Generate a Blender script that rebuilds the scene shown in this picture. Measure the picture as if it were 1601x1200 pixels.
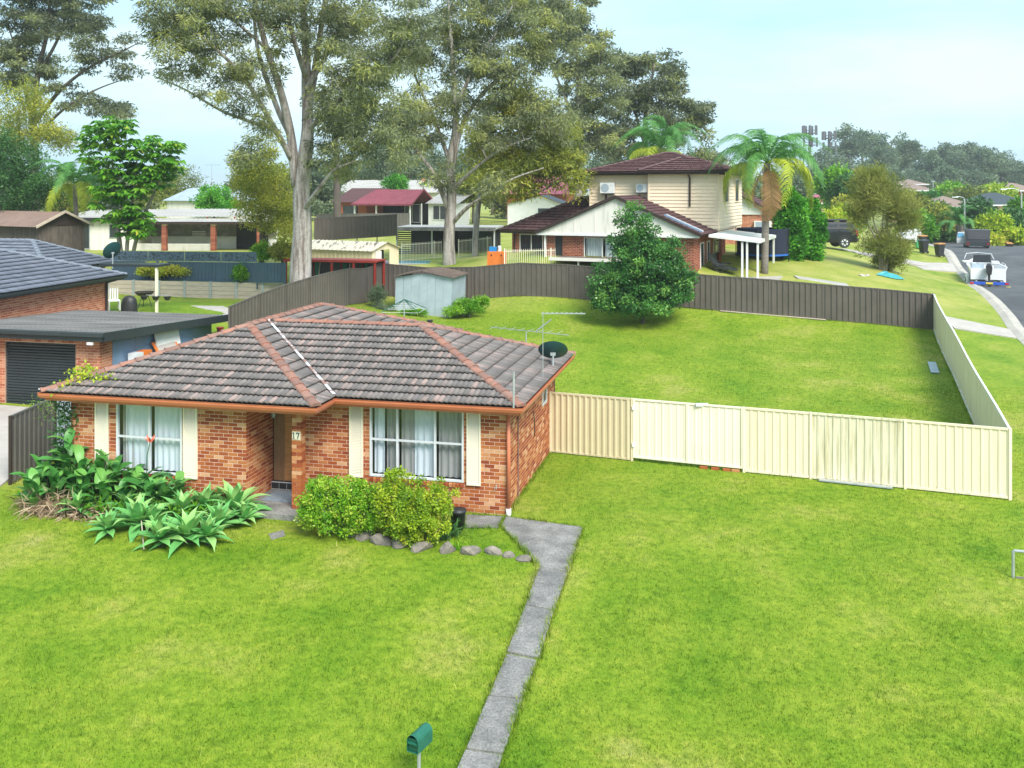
import bpy, bmesh, math, random
import numpy as np
from mathutils import Vector, Matrix
R = math.radians
for o in list(bpy.data.objects): bpy.data.objects.remove(o)
S = bpy.context.scene
COL = S.collection
# ---------------------------------------------------------------- camera
FP, CX, HY, H = 1497.0, 800.5, 295.0, 7.4          # focal length / principal column / horizon row of the photo, camera height
cam = bpy.data.cameras.new('camera'); camo = bpy.data.objects.new('camera', cam); COL.objects.link(camo)
camo.location = (0, 0, H); camo.rotation_euler = (R(90), 0, 0)
cam.sensor_width = 36; cam.lens = 36*FP/1601; cam.shift_y = -(600-HY)/1601
cam.clip_start = .1; cam.clip_end = 6000
S.camera = camo
# ---------------------------------------------------------------- sky
SUN_EL, SUN_AZ = 47, 152                            # elevation, azimuth (clockwise from +Y) the light comes from
w = bpy.data.worlds.new('World'); S.world = w; w.use_nodes = True
nt = w.node_tree; nt.nodes.clear()
out = nt.nodes.new('ShaderNodeOutputWorld'); bg = nt.nodes.new('ShaderNodeBackground')
sky = nt.nodes.new('ShaderNodeTexSky'); sky.sky_type = 'NISHITA'; sky.sun_disc = False
sky.sun_elevation = R(SUN_EL); sky.sun_rotation = R(SUN_AZ); sky.air_density = 1.2; sky.dust_density = 2.5; sky.ozone_density = 1.0
tc = nt.nodes.new('ShaderNodeTexCoord'); mp = nt.nodes.new('ShaderNodeMapping'); mp.inputs['Scale'].default_value = (1.2, 1.2, 5.5)
nz = nt.nodes.new('ShaderNodeTexNoise'); nz.inputs['Scale'].default_value = 1.5; nz.inputs['Detail'].default_value = 6; nz.inputs['Roughness'].default_value = .55
rp = nt.nodes.new('ShaderNodeValToRGB'); rp.color_ramp.elements[0].position = .36; rp.color_ramp.elements[1].position = .66
rp.color_ramp.elements[0].color = (2.25, 3.95, 5.0, 1); rp.color_ramp.elements[1].color = (4.0, 4.95, 5.35, 1)     # thin high cloud veil
mx = nt.nodes.new('ShaderNodeMixRGB'); mx.inputs[0].default_value = .86
nt.links.new(tc.outputs['Generated'], mp.inputs['Vector']); nt.links.new(mp.outputs[0], nz.inputs['Vector'])
nt.links.new(nz.outputs['Fac'], rp.inputs[0]); nt.links.new(rp.outputs[0], mx.inputs['Color2'])
nt.links.new(sky.outputs[0], mx.inputs['Color1']); nt.links.new(mx.outputs[0], bg.inputs[0]); nt.links.new(bg.outputs[0], out.inputs[0])
bg.inputs[1].default_value = .1
# ---------------------------------------------------------------- sun (soft, through thin cloud)
sl = bpy.data.lights.new('sun', 'SUN'); sl.energy = 2.35; sl.angle = R(26); sl.color = (1, .96, .9)
so = bpy.data.objects.new('sun', sl); COL.objects.link(so)
so.rotation_euler = (R(90-SUN_EL), 0, R(180-SUN_AZ)); so.location = (0, -20, 60)
S.view_settings.view_transform = 'Standard'; S.view_settings.look = 'None'
S.view_settings.exposure = 1.28; S.view_settings.gamma = 1; S.view_settings.use_curve_mapping = False
S.render.engine = 'CYCLES'
S.cycles.max_bounces = 6; S.cycles.transparent_max_bounces = 10
# ---------------------------------------------------------------- helpers
rnd = random.Random(7); NP = np.random.default_rng(11)
def at(px, py, d):                                   # a photo position at a chosen distance, in metres
    return Vector(((px-CX)*d/FP, d, H-(py-HY)*d/FP))
def tag(o, label=None, cat=None, group=None, kind=None):
    if label: o['label'] = label
    if cat: o['category'] = cat
    if group: o['group'] = group
    if kind: o['kind'] = kind
    return o
def thing(name, label, cat, loc=(0, 0, 0), rz=0, group=None):
    o = bpy.data.objects.new(name, None); COL.objects.link(o); o.empty_display_size = .2
    o.location = loc; o.rotation_euler = (0, 0, R(rz)); return tag(o, label, cat, group)
def copy_tree(o, parent=None):
    c = o.copy(); COL.objects.link(c); c.parent = parent
    for ch in o.children: copy_tree(ch, c)
    return c
def mesh_obj(name, me, parent=None, loc=None, rot=None):
    o = bpy.data.objects.new(name, me); COL.objects.link(o); o.parent = parent
    if loc is not None: o.location = loc
    if rot is not None: o.rotation_euler = rot
    return o
class B:
    def __init__(s): s.v = []; s.f = []
    def add(s, vs, fs):
        k = len(s.v); s.v += [tuple(p) for p in vs]; s.f += [tuple(i+k for i in q) for q in fs]; return s
    def box(s, x0, x1, y0, y1, z0, z1):
        return s.add([(x0,y0,z0),(x1,y0,z0),(x1,y1,z0),(x0,y1,z0),(x0,y0,z1),(x1,y0,z1),(x1,y1,z1),(x0,y1,z1)],
                     [(0,3,2,1),(4,5,6,7),(0,1,5,4),(1,2,6,5),(2,3,7,6),(3,0,4,7)])
    def bar(s, p, q, w, h=None):                     # square bar from p to q
        h = h or w; p = Vector(p); q = Vector(q); d = (q-p).normalized()
        a = d.cross(Vector((0,0,1))); a = a.normalized() if a.length > 1e-3 else Vector((1,0,0)); b = a.cross(d)
        a = a*w/2; b = b*h/2
        vs = [p-a-b, p+a-b, p+a+b, p-a+b, q-a-b, q+a-b, q+a+b, q-a+b]
        return s.add(vs, [(0,3,2,1),(4,5,6,7),(0,1,5,4),(1,2,6,5),(2,3,7,6),(3,0,4,7)])
    def tube(s, pts, rs, n=8, caps=True):
        pts = [Vector(p) for p in pts]
        if not hasattr(rs, '__len__'): rs = [rs]*len(pts)
        k = len(s.v); a = None
        for i, p in enumerate(pts):
            d = (pts[min(i+1, len(pts)-1)]-pts[max(i-1, 0)])
            d = d.normalized() if d.length > 1e-6 else Vector((0,0,1))
            if a is None: a = d.cross(Vector((.3,.9,.1)));
            a = a-d*a.dot(d); a = a.normalized() if a.length > 1e-5 else d.orthogonal().normalized(); b = d.cross(a)
            for j in range(n):
                t = 2*math.pi*j/n; s.v.append(tuple(p+(a*math.cos(t)+b*math.sin(t))*rs[i]))
        for i in range(len(pts)-1):
            for j in range(n):
                s.f.append((k+i*n+j, k+i*n+(j+1)%n, k+(i+1)*n+(j+1)%n, k+(i+1)*n+j))
        if caps:
            s.f.append(tuple(k+j for j in reversed(range(n)))); m = k+(len(pts)-1)*n; s.f.append(tuple(m+j for j in range(n)))
        return s
    def lathe(s, prof, n=16, c=(0,0,0)):             # profile of (r, z)
        return s.tube([(c[0], c[1], c[2]+z+i*1e-5) for i, (r, z) in enumerate(prof)], [max(r, 1e-4) for r, z in prof], n)
    def prism(s, poly, vec):
        n = len(poly); vec = Vector(vec)
        return s.add([Vector(p) for p in poly]+[Vector(p)+vec for p in poly],
                     [tuple(range(n))[::-1], tuple(range(n, 2*n))]+[(i, (i+1) % n, n+(i+1) % n, n+i) for i in range(n)])
    def quad(s, *p): return s.add(p, [tuple(range(len(p)))])
    def mesh(s, name, mat, smooth=False):
        me = bpy.data.meshes.new(name); me.from_pydata(s.v, [], s.f); me.update()
        if mat: me.materials.append(mat)
        if smooth: me.polygons.foreach_set('use_smooth', [True]*len(me.polygons))
        return me
    def obj(s, name, mat, parent=None, smooth=False, fix=False, loc=None):
        me = s.mesh(name, mat, smooth)
        if fix:
            bm = bmesh.new(); bm.from_mesh(me); bmesh.ops.recalc_face_normals(bm, faces=bm.faces); bm.to_mesh(me); bm.free()
        return mesh_obj(name, me, parent, loc)
def bx(*a): return B().box(*a)
def np_mesh(name, V, F, mat, attrs=None, smooth=False):
    me = bpy.data.meshes.new(name); V = np.asarray(V, np.float32); F = np.asarray(F, np.int32); k = F.shape[1]
    me.vertices.add(len(V)); me.vertices.foreach_set('co', V.ravel())
    me.loops.add(F.size); me.loops.foreach_set('vertex_index', F.ravel())
    me.polygons.add(len(F)); me.polygons.foreach_set('loop_start', np.arange(0, F.size, k, dtype=np.int32))
    me.update(calc_edges=True)
    for nme, arr in (attrs or {}).items():
        a = me.attributes.new(nme, 'FLOAT', 'FACE'); a.data.foreach_set('value', np.asarray(arr, np.float32))
    if smooth: me.polygons.foreach_set('use_smooth', np.ones(len(F), bool))
    me.materials.append(mat); return me
# ---------------------------------------------------------------- materials
def nodes(name):
    m = bpy.data.materials.new(name); m.use_nodes = True; n = m.node_tree; n.nodes.clear()
    o = n.nodes.new('ShaderNodeOutputMaterial'); p = n.nodes.new('ShaderNodeBsdfPrincipled'); n.links.new(p.outputs[0], o.inputs[0])
    return m, n, p, o
def L4(c): return (c[0], c[1], c[2], 1)
def srgb(r, g, b):
    f = lambda v: ((v/255+.055)/1.055)**2.4 if v > 10 else v/255/12.92
    return (f(r), f(g), f(b))
def ramp(n, stops, const=False):
    r = n.nodes.new('ShaderNodeValToRGB'); e = r.color_ramp.elements
    if const: r.color_ramp.interpolation = 'CONSTANT'
    while len(e) < len(stops): e.new(.5)
    for k, (p, c) in enumerate(stops): e[k].position = p; e[k].color = L4(c)
    return r
def noise(n, scale, detail=4, rough=.55, stretch=None, coord='pos'):
    t = n.nodes.new('ShaderNodeTexNoise'); t.inputs['Scale'].default_value = scale; t.inputs['Detail'].default_value = detail; t.inputs['Roughness'].default_value = rough
    if coord == 'pos': g = n.nodes.new('ShaderNodeNewGeometry').outputs['Position']
    else: g = n.nodes.new('ShaderNodeTexCoord').outputs['Object']
    if stretch:
        m = n.nodes.new('ShaderNodeMapping'); m.inputs['Scale'].default_value = stretch; n.links.new(g, m.inputs[0]); g = m.outputs[0]
    n.links.new(g, t.inputs['Vector']); return t
def mixc(n, fac, a, b, mode='MIX'):
    x = n.nodes.new('ShaderNodeMixRGB'); x.blend_type = mode
    for k, v in ((0, fac), (1, a), (2, b)):
        if isinstance(v, (int, float)): x.inputs[k].default_value = v
        elif isinstance(v, tuple): x.inputs[k].default_value = L4(v)
        else: n.links.new(v, x.inputs[k])
    return x.outputs[0]
def bump(n, p, h, strength=.3, dist=.02):
    b = n.nodes.new('ShaderNodeBump'); b.inputs['Strength'].default_value = strength; b.inputs['Distance'].default_value = dist
    n.links.new(h, b.inputs['Height']); n.links.new(b.outputs[0], p.inputs['Normal'])
def mat(name, c, c2=None, scale=3., rough=.7, lo=.35, hi=.65, metal=0, bmp=0, bsc=40, stretch=None, fine=0, spec=None):
    """c..c2 blended by noise, a finer grain on top"""
    m, n, p, o = nodes(name); p.inputs['Roughness'].default_value = rough; p.inputs['Metallic'].default_value = metal
    if spec is not None: p.inputs['Specular IOR Level'].default_value = spec
    t = noise(n, scale, 6, .6, stretch); r = ramp(n, [(lo, c), (hi, c2 or tuple(v*.86 for v in c))]); n.links.new(t.outputs[0], r.inputs[0]); col = r.outputs[0]
    if fine:
        f = noise(n, bsc, 3, .7); fr = ramp(n, [(.3, (1-fine,)*3), (.7, (1, 1, 1))]); n.links.new(f.outputs[0], fr.inputs[0]); col = mixc(n, 1., col, fr.outputs[0], 'MULTIPLY')
    n.links.new(col, p.inputs['Base Color'])
    if bmp: b = noise(n, bsc, 4, .6); bump(n, p, b.outputs[0], bmp)
    return m
def rnd_value(n):                                    # per piece: random per object plus random per mesh island
    oi = n.nodes.new('ShaderNodeObjectInfo'); g = n.nodes.new('ShaderNodeNewGeometry')
    a = n.nodes.new('ShaderNodeMath'); a.operation = 'ADD'; n.links.new(oi.outputs['Random'], a.inputs[0]); n.links.new(g.outputs['Random Per Island'], a.inputs[1])
    f = n.nodes.new('ShaderNodeMath'); f.operation = 'FRACT'; n.links.new(a.outputs[0], f.inputs[0]); return f.outputs[0]
def piece_mat(name, stops, rough=.85, stain=None, sscale=2., fine=.25, fscale=60, bmp=.25, streak=None):
    m, n, p, o = nodes(name); p.inputs['Roughness'].default_value = rough; p.inputs['Specular IOR Level'].default_value = .25
    r = ramp(n, stops, True); n.links.new(rnd_value(n), r.inputs[0]); col = r.outputs[0]
    f = noise(n, fscale, 4, .7); fr = ramp(n, [(.3, (1-fine,)*3), (.75, (1.0+fine*.4,)*3)]); n.links.new(f.outputs[0], fr.inputs[0]); col = mixc(n, 1., col, fr.outputs[0], 'MULTIPLY')
    if stain:
        t = noise(n, sscale, 6, .65, streak); tr = ramp(n, [(.42, (0, 0, 0)), (.68, (.8, .8, .8))]); n.links.new(t.outputs[0], tr.inputs[0]); col = mixc(n, tr.outputs[0], col, stain)
    n.links.new(col, p.inputs['Base Color'])
    if bmp: bump(n, p, f.outputs[0], bmp, .01)
    return m
def leaf_mat(name, stops, rough=.55, trans=.3, k=1.45):      # colour by the leaf's own tone (age of leaf), light passes through
    m, n, p, o = nodes(name); p.inputs['Roughness'].default_value = rough; p.inputs['Specular IOR Level'].default_value = .3
    a = n.nodes.new('ShaderNodeAttribute'); a.attribute_name = 'tone'; r = ramp(n, [(p_, tuple(min(v*k, .6) for v in c_)) for p_, c_ in stops]); n.links.new(a.outputs['Fac'], r.inputs[0])
    n.links.new(r.outputs[0], p.inputs['Base Color'])
    t = n.nodes.new('ShaderNodeBsdfTranslucent'); n.links.new(r.outputs[0], t.inputs[0]); x = n.nodes.new('ShaderNodeMixShader'); x.inputs[0].default_value = trans
    n.links.new(p.outputs[0], x.inputs[1]); n.links.new(t.outputs[0], x.inputs[2]); n.links.new(x.outputs[0], o.inputs[0])
    return m
def glass_mat(name, tint=(.75, .8, .8), refl=.2):
    m, n, p, o = nodes(name); n.nodes.remove(p)
    t = n.nodes.new('ShaderNodeBsdfTransparent'); t.inputs[0].default_value = L4(tint); g = n.nodes.new('ShaderNodeBsdfGlossy'); g.inputs['Roughness'].default_value = .03
    fr = n.nodes.new('ShaderNodeLayerWeight'); fr.inputs[0].default_value = .5; pw = n.nodes.new('ShaderNodeMath'); pw.operation = 'POWER'; pw.inputs[1].default_value = 4; n.links.new(fr.outputs['Facing'], pw.inputs[0])
    ad = n.nodes.new('ShaderNodeMath'); ad.operation = 'MULTIPLY_ADD'; ad.inputs[1].default_value = .6; ad.inputs[2].default_value = refl; n.links.new(pw.outputs[0], ad.inputs[0])
    x = n.nodes.new('ShaderNodeMixShader'); n.links.new(ad.outputs[0], x.inputs[0]); n.links.new(t.outputs[0], x.inputs[1]); n.links.new(g.outputs[0], x.inputs[2])
    n.links.new(x.outputs[0], o.inputs[0]); return m
M = {}
M['mortar'] = mat('mortar', (.74,.54,.43), (.66,.47,.37), 3, .95)
M['brick'] = piece_mat('brick', [(0,(.45,.135,.042)),(.16,(.38,.095,.032)),(.40,(.30,.066,.024)),(.54,(.51,.18,.06)),(.70,(.60,.27,.115)),(.84,(.42,.115,.036)),(.93,(.68,.37,.20))], .88, fine=.4, fscale=45)
M['brick_pale'] = piece_mat('pale_brick', [(0,(.55,.21,.11)),(.3,(.48,.16,.08)),(.55,(.60,.27,.16)),(.8,(.42,.13,.07))], .9)
M['brick_dark'] = piece_mat('dark_brick', [(0,(.27,.07,.035)),(.3,(.33,.09,.045)),(.6,(.22,.05,.03)),(.85,(.38,.12,.06))], .9)
M['tile'] = piece_mat('roof_tile', [(0,(.175,.158,.152)),(.25,(.225,.20,.19)),(.42,(.27,.22,.205)),(.54,(.37,.275,.25)),(.62,(.185,.168,.163)),(.8,(.25,.218,.205)),(.92,(.32,.25,.23))], .9, stain=(.13,.12,.115), sscale=2.2, fine=.35, fscale=35)
M['tile_base'] = mat('roof_underlay', (.035,.028,.025))
M['cap'] = piece_mat('ridge_cap', [(0,(.36,.17,.125)),(.3,(.42,.20,.145)),(.55,(.30,.155,.12)),(.8,(.37,.20,.155))], .9, stain=(.17,.125,.11), sscale=3.5, fine=.3)
M['tile_slate'] = piece_mat('slate_blue_tile', [(0,(.15,.17,.215)),(.4,(.185,.205,.255)),(.7,(.13,.15,.19))], .65, fine=.2)
M['tile_brown'] = piece_mat('brown_tile', [(0,(.115,.06,.062)),(.35,(.14,.078,.08)),(.7,(.095,.05,.052))], .75, fine=.25)
M['cap_brown'] = mat('brown_cap', (.13,.072,.072), (.10,.055,.055), 3, .8)
M['cap_slate'] = mat('slate_cap', (.20,.225,.275), (.16,.18,.22), 3, .7)
M['terra_paint'] = mat('terracotta_paint', (.62,.19,.095), (.54,.16,.08), 2, .45)
M['alu'] = mat('white_aluminium', (.68,.70,.72), (.6,.62,.64), 4, .4)
M['white'] = mat('white_paint', (.78,.78,.76), (.7,.7,.68), 2, .5)
M['cream'] = mat('cream_paint', (.84,.78,.62), (.79,.73,.58), 2, .5)
M['glass'] = glass_mat('window_glass', (.93,.95,.96), .05)
M['dglass'] = mat('dark_glass', (.03,.036,.042), (.045,.05,.055), 2, .08)
M['curtain'] = mat('curtain_white', (.85,.87,.90), (.74,.77,.82), 3, .9, stretch=(9,9,.3))
M['curtain_grey'] = mat('curtain_grey', (.50,.47,.45), (.38,.355,.34), 4, .9, stretch=(9,9,.3))
M['dark'] = mat('dark_interior', (.035,.033,.032), (.025,.024,.024), 2, .9)  # near-black colour standing in for the darkness of unlit interiors
M['wood'] = mat('door_timber', (.60,.29,.11), (.44,.19,.065), 3, .5, stretch=(1,1,14))
M['wood_frame'] = mat('frame_timber', (.36,.20,.10), (.27,.14,.07), 5, .6, stretch=(9,9,1))
M['concrete'] = mat('concrete_weathered', (.36,.345,.325), (.20,.195,.185), 2.2, .95, .34, .64, bmp=.35, bsc=28, fine=.6)
M['concrete_pale'] = mat('concrete_pale', (.50,.46,.42), (.42,.385,.35), 1.5, .95, fine=.2)
M['kerb'] = mat('kerb_concrete', (.52,.48,.42), (.4,.37,.33), 1.2, .95, fine=.2)
M['asphalt'] = mat('asphalt', (.125,.13,.138), (.078,.083,.09), .5, .95, .38, .62, fine=.4, bsc=22)
M['fence_brown'] = mat('fence_brown_steel', (.125,.105,.09), (.10,.085,.073), 1.2, .5)
M['fence_grey'] = mat('fence_grey_steel', (.12,.112,.10), (.095,.09,.08), 1.2, .5)
M['fence_cream'] = mat('fence_cream_steel', (.66,.56,.37), (.60,.51,.34), .9, .5)
M['fence_pale'] = mat('fence_pale_cream', (.82,.71,.52), (.72,.61,.43), 1.6, .5, .45, .8, stretch=(3,3,.4))
M['fence_mould'] = mat('fence_stained_cream', (.74,.67,.50), (.40,.34,.17), 2.6, .6, .46, .74, stretch=(5,5,.3))
M['fence_blue'] = mat('fence_blue_steel', (.065,.11,.155), (.052,.092,.13), 1.2, .5)
M['timber_grey'] = mat('weathered_sleeper', (.66,.55,.45), (.50,.41,.32), 2, .9, stretch=(1.2,1.2,9), fine=.2)
M['galv'] = mat('galvanised_steel', (.50,.53,.54), (.38,.41,.42), 4, .45, metal=.4)
M['tin'] = mat('old_zinc_sheet', (.42,.50,.56), (.34,.41,.46), 1.6, .5, metal=.15)
M['rust_roof'] = mat('rusty_sheet', (.15,.11,.085), (.085,.065,.055), 2, .9)
M['white_roof'] = mat('weathered_white_sheet', (.44,.425,.40), (.33,.315,.295), 1, .7, stretch=(.5,3,3))
M['black'] = mat('black_plastic', (.02,.021,.023), (.03,.03,.032), 6, .5)
M['steel_dark'] = mat('charcoal_steel', (.035,.045,.05), (.028,.036,.04), 2, .45)
M['blue_clad'] = mat('blue_cladding', (.20,.30,.43), (.16,.25,.37), 1.5, .65)
M['siding'] = mat('cream_weatherboard', (.92,.75,.55), (.86,.69,.50), .8, .6)
M['gable'] = mat('stained_white_sheet', (.76,.73,.66), (.5,.49,.42), 1.2, .7, .5, .78, stretch=(2,2,.4))
M['gutter_dark'] = mat('dark_brown_gutter', (.045,.026,.022), (.035,.02,.018), 3, .5)
M['maroon'] = mat('maroon_sheet', (.24,.055,.075), (.19,.04,.06), 1, .6)
M['pink_roof'] = mat('pink_red_sheet', (.42,.11,.16), (.34,.09,.13), 1, .6)
M['red_frame'] = mat('red_oxide_paint', (.36,.035,.02), (.29,.03,.018), 3, .6)
M['rock'] = mat('sandstone_rock', (.30,.26,.215), (.16,.145,.125), 4, .95, bmp=.6, bsc=12, fine=.3)
M['bark'] = mat('gum_bark', (.52,.48,.445), (.20,.155,.13), 1.3, .9, .44, .64, bmp=.7, bsc=9, stretch=(4,4,.35), fine=.4)
M['bark_dark'] = mat('dark_bark', (.13,.105,.09), (.075,.06,.05), 2, .95, bmp=.5, bsc=10, stretch=(3,3,.6))
M['bark_pale'] = mat('pale_bark', (.36,.32,.28), (.26,.22,.19), 2, .9, stretch=(2,2,.6))
M['palm_bark'] = mat('palm_trunk', (.24,.21,.18), (.16,.14,.12), 2, .9, stretch=(1,1,9))
# ---------------------------------------------------------------- terrain
CP = [(-14,12,-.65),(-6,12,-.65),(0,12.5,-.62),(8,12.5,-.6),(16,13,-.6),(-10,3,-1.3),(10,3,-1.2),(0,-8,-1.6),(-24,10,-.6),(26,10,-.7),
      (-6,17.5,-.25),(3,17.5,-.28),(10,17.5,-.25),(-12,22.5,-.03),(-6.5,20.8,-.04),(0,21.6,-.02),(3,24,-.02),(7,24.5,0),(12.2,22.8,0),(1.2,27,0),(17,20,-.1),
      (-10,26,.05),(-4,28,.05),(-3,33,.15),(-7,34,.7),(3,33,.12),(9,33,.18),(15,31,.2),(5,40,.75),(12,40,.6),(-2,42,1.05),(-5.5,46,1.45),
      (-14.5,29,.3),(-20,28,.35),(-15,33,.9),(-12,37,1.75),(-11,41,1.95),(-17,41,1.85),(-22,38,1.4),(-11,33.5,1.25),(20,35,.35),(26,38,-.05),(30,30,-.5)]
PX = [(598,463,50.5),(725,470,49.6),(940,474,48),(1085,485,46.9),(1280,500,45.7),(1460,516,44.6),(470,486,43),(250,468,47.5),(520,472,46),
      (200,470,47.9),(300,471,47.7),(400,472,47.3),(480,473,46.9),(250,470,45),(380,480,44),(703,412,56),(800,418,52),(620,414,58),(960,424,50),(1100,437,50),(1195,428,52),(1230,405,58),(1378,421,58),(1307,389,69),(1250,440,50),(1420,470,50.5),
      (1568,489,50.5),(1540,450,60),(1486,403,72),(1440,412,70),(1472,387,86),(1590,396,93),(1560,381,105),(1420,385,85),(1340,370,85)]
ctrl = [tuple(p) for p in CP]+[tuple(at(*p)) for p in PX]
ctrl += [(-30,60,2.9),(-20,52,2.8),(-10,53,2.9),(-25,75,2.6),(-10,72,2.6),(5,66,3.0),(-12,105,3.2),(15,72,3.4),(22,90,3.2),(10,110,3.4),(-40,45,2.2),(-50,80,2.6),
         (34,60,1.2),(42,72,1.6),(30,120,1.0),(45,125,-.5),(60,110,0),(70,90,.5),(60,60,0),(45,45,-.6),(40,170,-2),(80,170,-3),(0,170,3),(-60,150,3),(-90,90,2.4),(100,110,-1),(-40,20,-.2),(45,15,-1.4),(-25,-5,-1.8),(30,-8,-2)]
ctrl = np.array(ctrl)
def _phi(r): return np.where(r > 0, r*r*np.log(np.maximum(r, 1e-9)), 0)
_n = len(ctrl); _K = _phi(np.linalg.norm(ctrl[:, None, :2]-ctrl[None, :, :2], axis=2))+np.eye(_n)*2.0
_P = np.c_[np.ones(_n), ctrl[:, :2]]; _A = np.block([[_K, _P], [_P.T, np.zeros((3, 3))]])
_w = np.linalg.solve(_A, np.r_[ctrl[:, 2], np.zeros(3)])
def ground_np(x, y):
    x = np.asarray(x, float); y = np.asarray(y, float); xs = np.clip(x, -110, 120); ys = np.clip(y, -20, 190)
    q = np.stack([xs.ravel(), ys.ravel()], 1); o = np.empty(len(q))
    for i in range(0, len(q), 20000):
        b = q[i:i+20000]; o[i:i+20000] = _phi(np.linalg.norm(b[:, None]-ctrl[None, :, :2], axis=2))@_w[:_n]+_w[_n]+b@_w[_n+1:]
    return o.reshape(x.shape)
def gz(x, y): return float(ground_np(np.array([x]), np.array([y]))[0])
def gp(px, d, up=0):                                 # ground point under a photo column at a distance
    x = (px-CX)*d/FP; return Vector((x, d, gz(x, d)+up))
def axis(stops):
    o = []
    for a, b, s in stops: o += list(np.arange(a, b, s))
    return np.array(o+[stops[-1][1]])
gx = axis([(-3000,-400,400),(-400,-110,40),(-110,-40,5),(-40,-20,1.5),(-20,26,.5),(26,60,1.5),(60,120,6),(120,400,40),(400,3000,400)])
gy = axis([(-300,-20,40),(-20,8,3),(8,52,.5),(52,110,1.5),(110,190,6),(190,400,30),(400,3400,500)])
GX, GY = np.meshgrid(gx, gy); GZ = ground_np(GX, GY)
GZ -= .0008*np.clip(np.hypot(GX, GY)-200, 0, 500)
nx, ny = len(gx), len(gy); idx = np.arange(nx*ny).reshape(ny, nx)
F = np.stack([idx[:-1, :-1], idx[:-1, 1:], idx[1:, 1:], idx[1:, :-1]], -1).reshape(-1, 4)
def lawn_material(name, blade=False):
    m, n, p, o = nodes(name); p.inputs['Roughness'].default_value = .75; p.inputs['Specular IOR Level'].default_value = .15
    t = noise(n, .42, 5, .62); r = ramp(n, [(.26,(.10,.215,.010)),(.40,(.16,.27,.015)),(.55,(.22,.31,.025)),(.66,(.29,.335,.055)),(.78,(.38,.37,.13))]); n.links.new(t.outputs[0], r.inputs[0])
    f = noise(n, 5.5, 6, .75); fr = ramp(n, [(.30,(.52,.62,.5)),(.5,(1,1,1)),(.68,(1.45,1.22,1.6))]); n.links.new(f.outputs[0], fr.inputs[0]); col = mixc(n, 1., r.outputs[0], fr.outputs[0], 'MULTIPLY')
    # dry verge beside the road and beyond the back fence
    s = n.nodes.new('ShaderNodeSeparateXYZ'); n.links.new(n.nodes.new('ShaderNodeNewGeometry').outputs['Position'], s.inputs[0])
    a = n.nodes.new('ShaderNodeMapRange'); a.inputs[1].default_value = 46.5; a.inputs[2].default_value = 51; n.links.new(s.outputs[1], a.inputs[0])
    d = noise(n, .33, 4, .6); dr = ramp(n, [(.33,(.0,.0,.0)),(.60,(.85,.85,.85))]); n.links.new(d.outputs[0], dr.inputs[0])
    k = n.nodes.new('ShaderNodeMath'); k.operation = 'MULTIPLY'; n.links.new(a.outputs[0], k.inputs[0]); n.links.new(dr.outputs[0], k.inputs[1])
    col = mixc(n, k.outputs[0], col, (.44,.42,.13))
    if blade:
        at_ = n.nodes.new('ShaderNodeAttribute'); at_.attribute_name = 'tone'; br = ramp(n, [(0,(.48,.58,.45)),(.5,(1.0,1.02,1)),(.84,(1.35,1.22,1.6)),(.93,(1.9,1.5,4))]); n.links.new(at_.outputs['Fac'], br.inputs[0]); col = mixc(n, 1., col, br.outputs[0], 'MULTIPLY')
        n.links.new(col, p.inputs['Base Color'])
        tr = n.nodes.new('ShaderNodeBsdfTranslucent'); n.links.new(col, tr.inputs[0]); x = n.nodes.new('ShaderNodeMixShader'); x.inputs[0].default_value = .3
        n.links.new(p.outputs[0], x.inputs[1]); n.links.new(tr.outputs[0], x.inputs[2]); n.links.new(x.outputs[0], o.inputs[0])
    else:
        g = noise(n, 55, 3, .7); gr = ramp(n, [(.3,(.55,.6,.5)),(.7,(1.15,1.1,1.1))]); n.links.new(g.outputs[0], gr.inputs[0]); col = mixc(n, 1., col, gr.outputs[0], 'MULTIPLY')
        n.links.new(col, p.inputs['Base Color']); bump(n, p, g.outputs[0], .35, .01)
    return m
M['lawn'] = lawn_material('lawn'); M['blade'] = lawn_material('grass_blade', True)
ground = mesh_obj('ground', np_mesh('ground', np.stack([GX.ravel(), GY.ravel(), GZ.ravel()], 1), F, M['lawn'], smooth=True))
tag(ground, 'green lawns and dry verges of the block', kind='structure')
# ---------------------------------------------------------------- road, kerbs, crossovers
def cr(P, n):                                        # smooth polyline through points
    P = [np.array(p, float) for p in P]; P = [2*P[0]-P[1]]+P+[2*P[-1]-P[-2]]; o = []
    for i in range(1, len(P)-2):
        for t in np.linspace(0, 1, n, endpoint=False):
            a, b, c, d = P[i-1:i+3]; o.append(.5*((2*b)+(c-a)*t+(2*a-5*b+4*c-d)*t*t+(3*b-a-3*c+d)*t**3))
    return np.array(o+[P[-2]])
redge = cr([(17.5,20),(20.2,33),(23.9,45),(25.9,50.5),(28.9,60),(33,72),(38.3,86),(42,98),(43,112),(39,124),(28,134),(10,140)], 8)
tan = np.gradient(redge, axis=0); tan /= np.linalg.norm(tan, axis=1)[:, None]; nor = np.stack([tan[:, 1], -tan[:, 0]], 1)
def strip(o0, o1, z0, z1, name, m, label=None, parent=None, k=8):
    V = [];
    for t in np.linspace(0, 1, k):
        q = redge+nor*(o0+(o1-o0)*t); V.append(np.c_[q, ground_np(redge[:, 0], redge[:, 1])*(1-t*0)+z0+(z1-z0)*t])
    V = np.concatenate(V); n = len(redge); F = []
    for a in range(k-1):
        for i in range(n-1): F.append((a*n+i, (a+1)*n+i, (a+1)*n+i+1, a*n+i+1))
    o = mesh_obj(name, np_mesh(name, V, F, m, smooth=True), parent); return o
road = strip(.45, 9.0, .03, .03, 'road', M['asphalt'], k=6); tag(road, 'grey asphalt street running up to a crest', kind='structure')
kb = B(); n_ = len(redge); gzr = ground_np(redge[:, 0], redge[:, 1])
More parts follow.
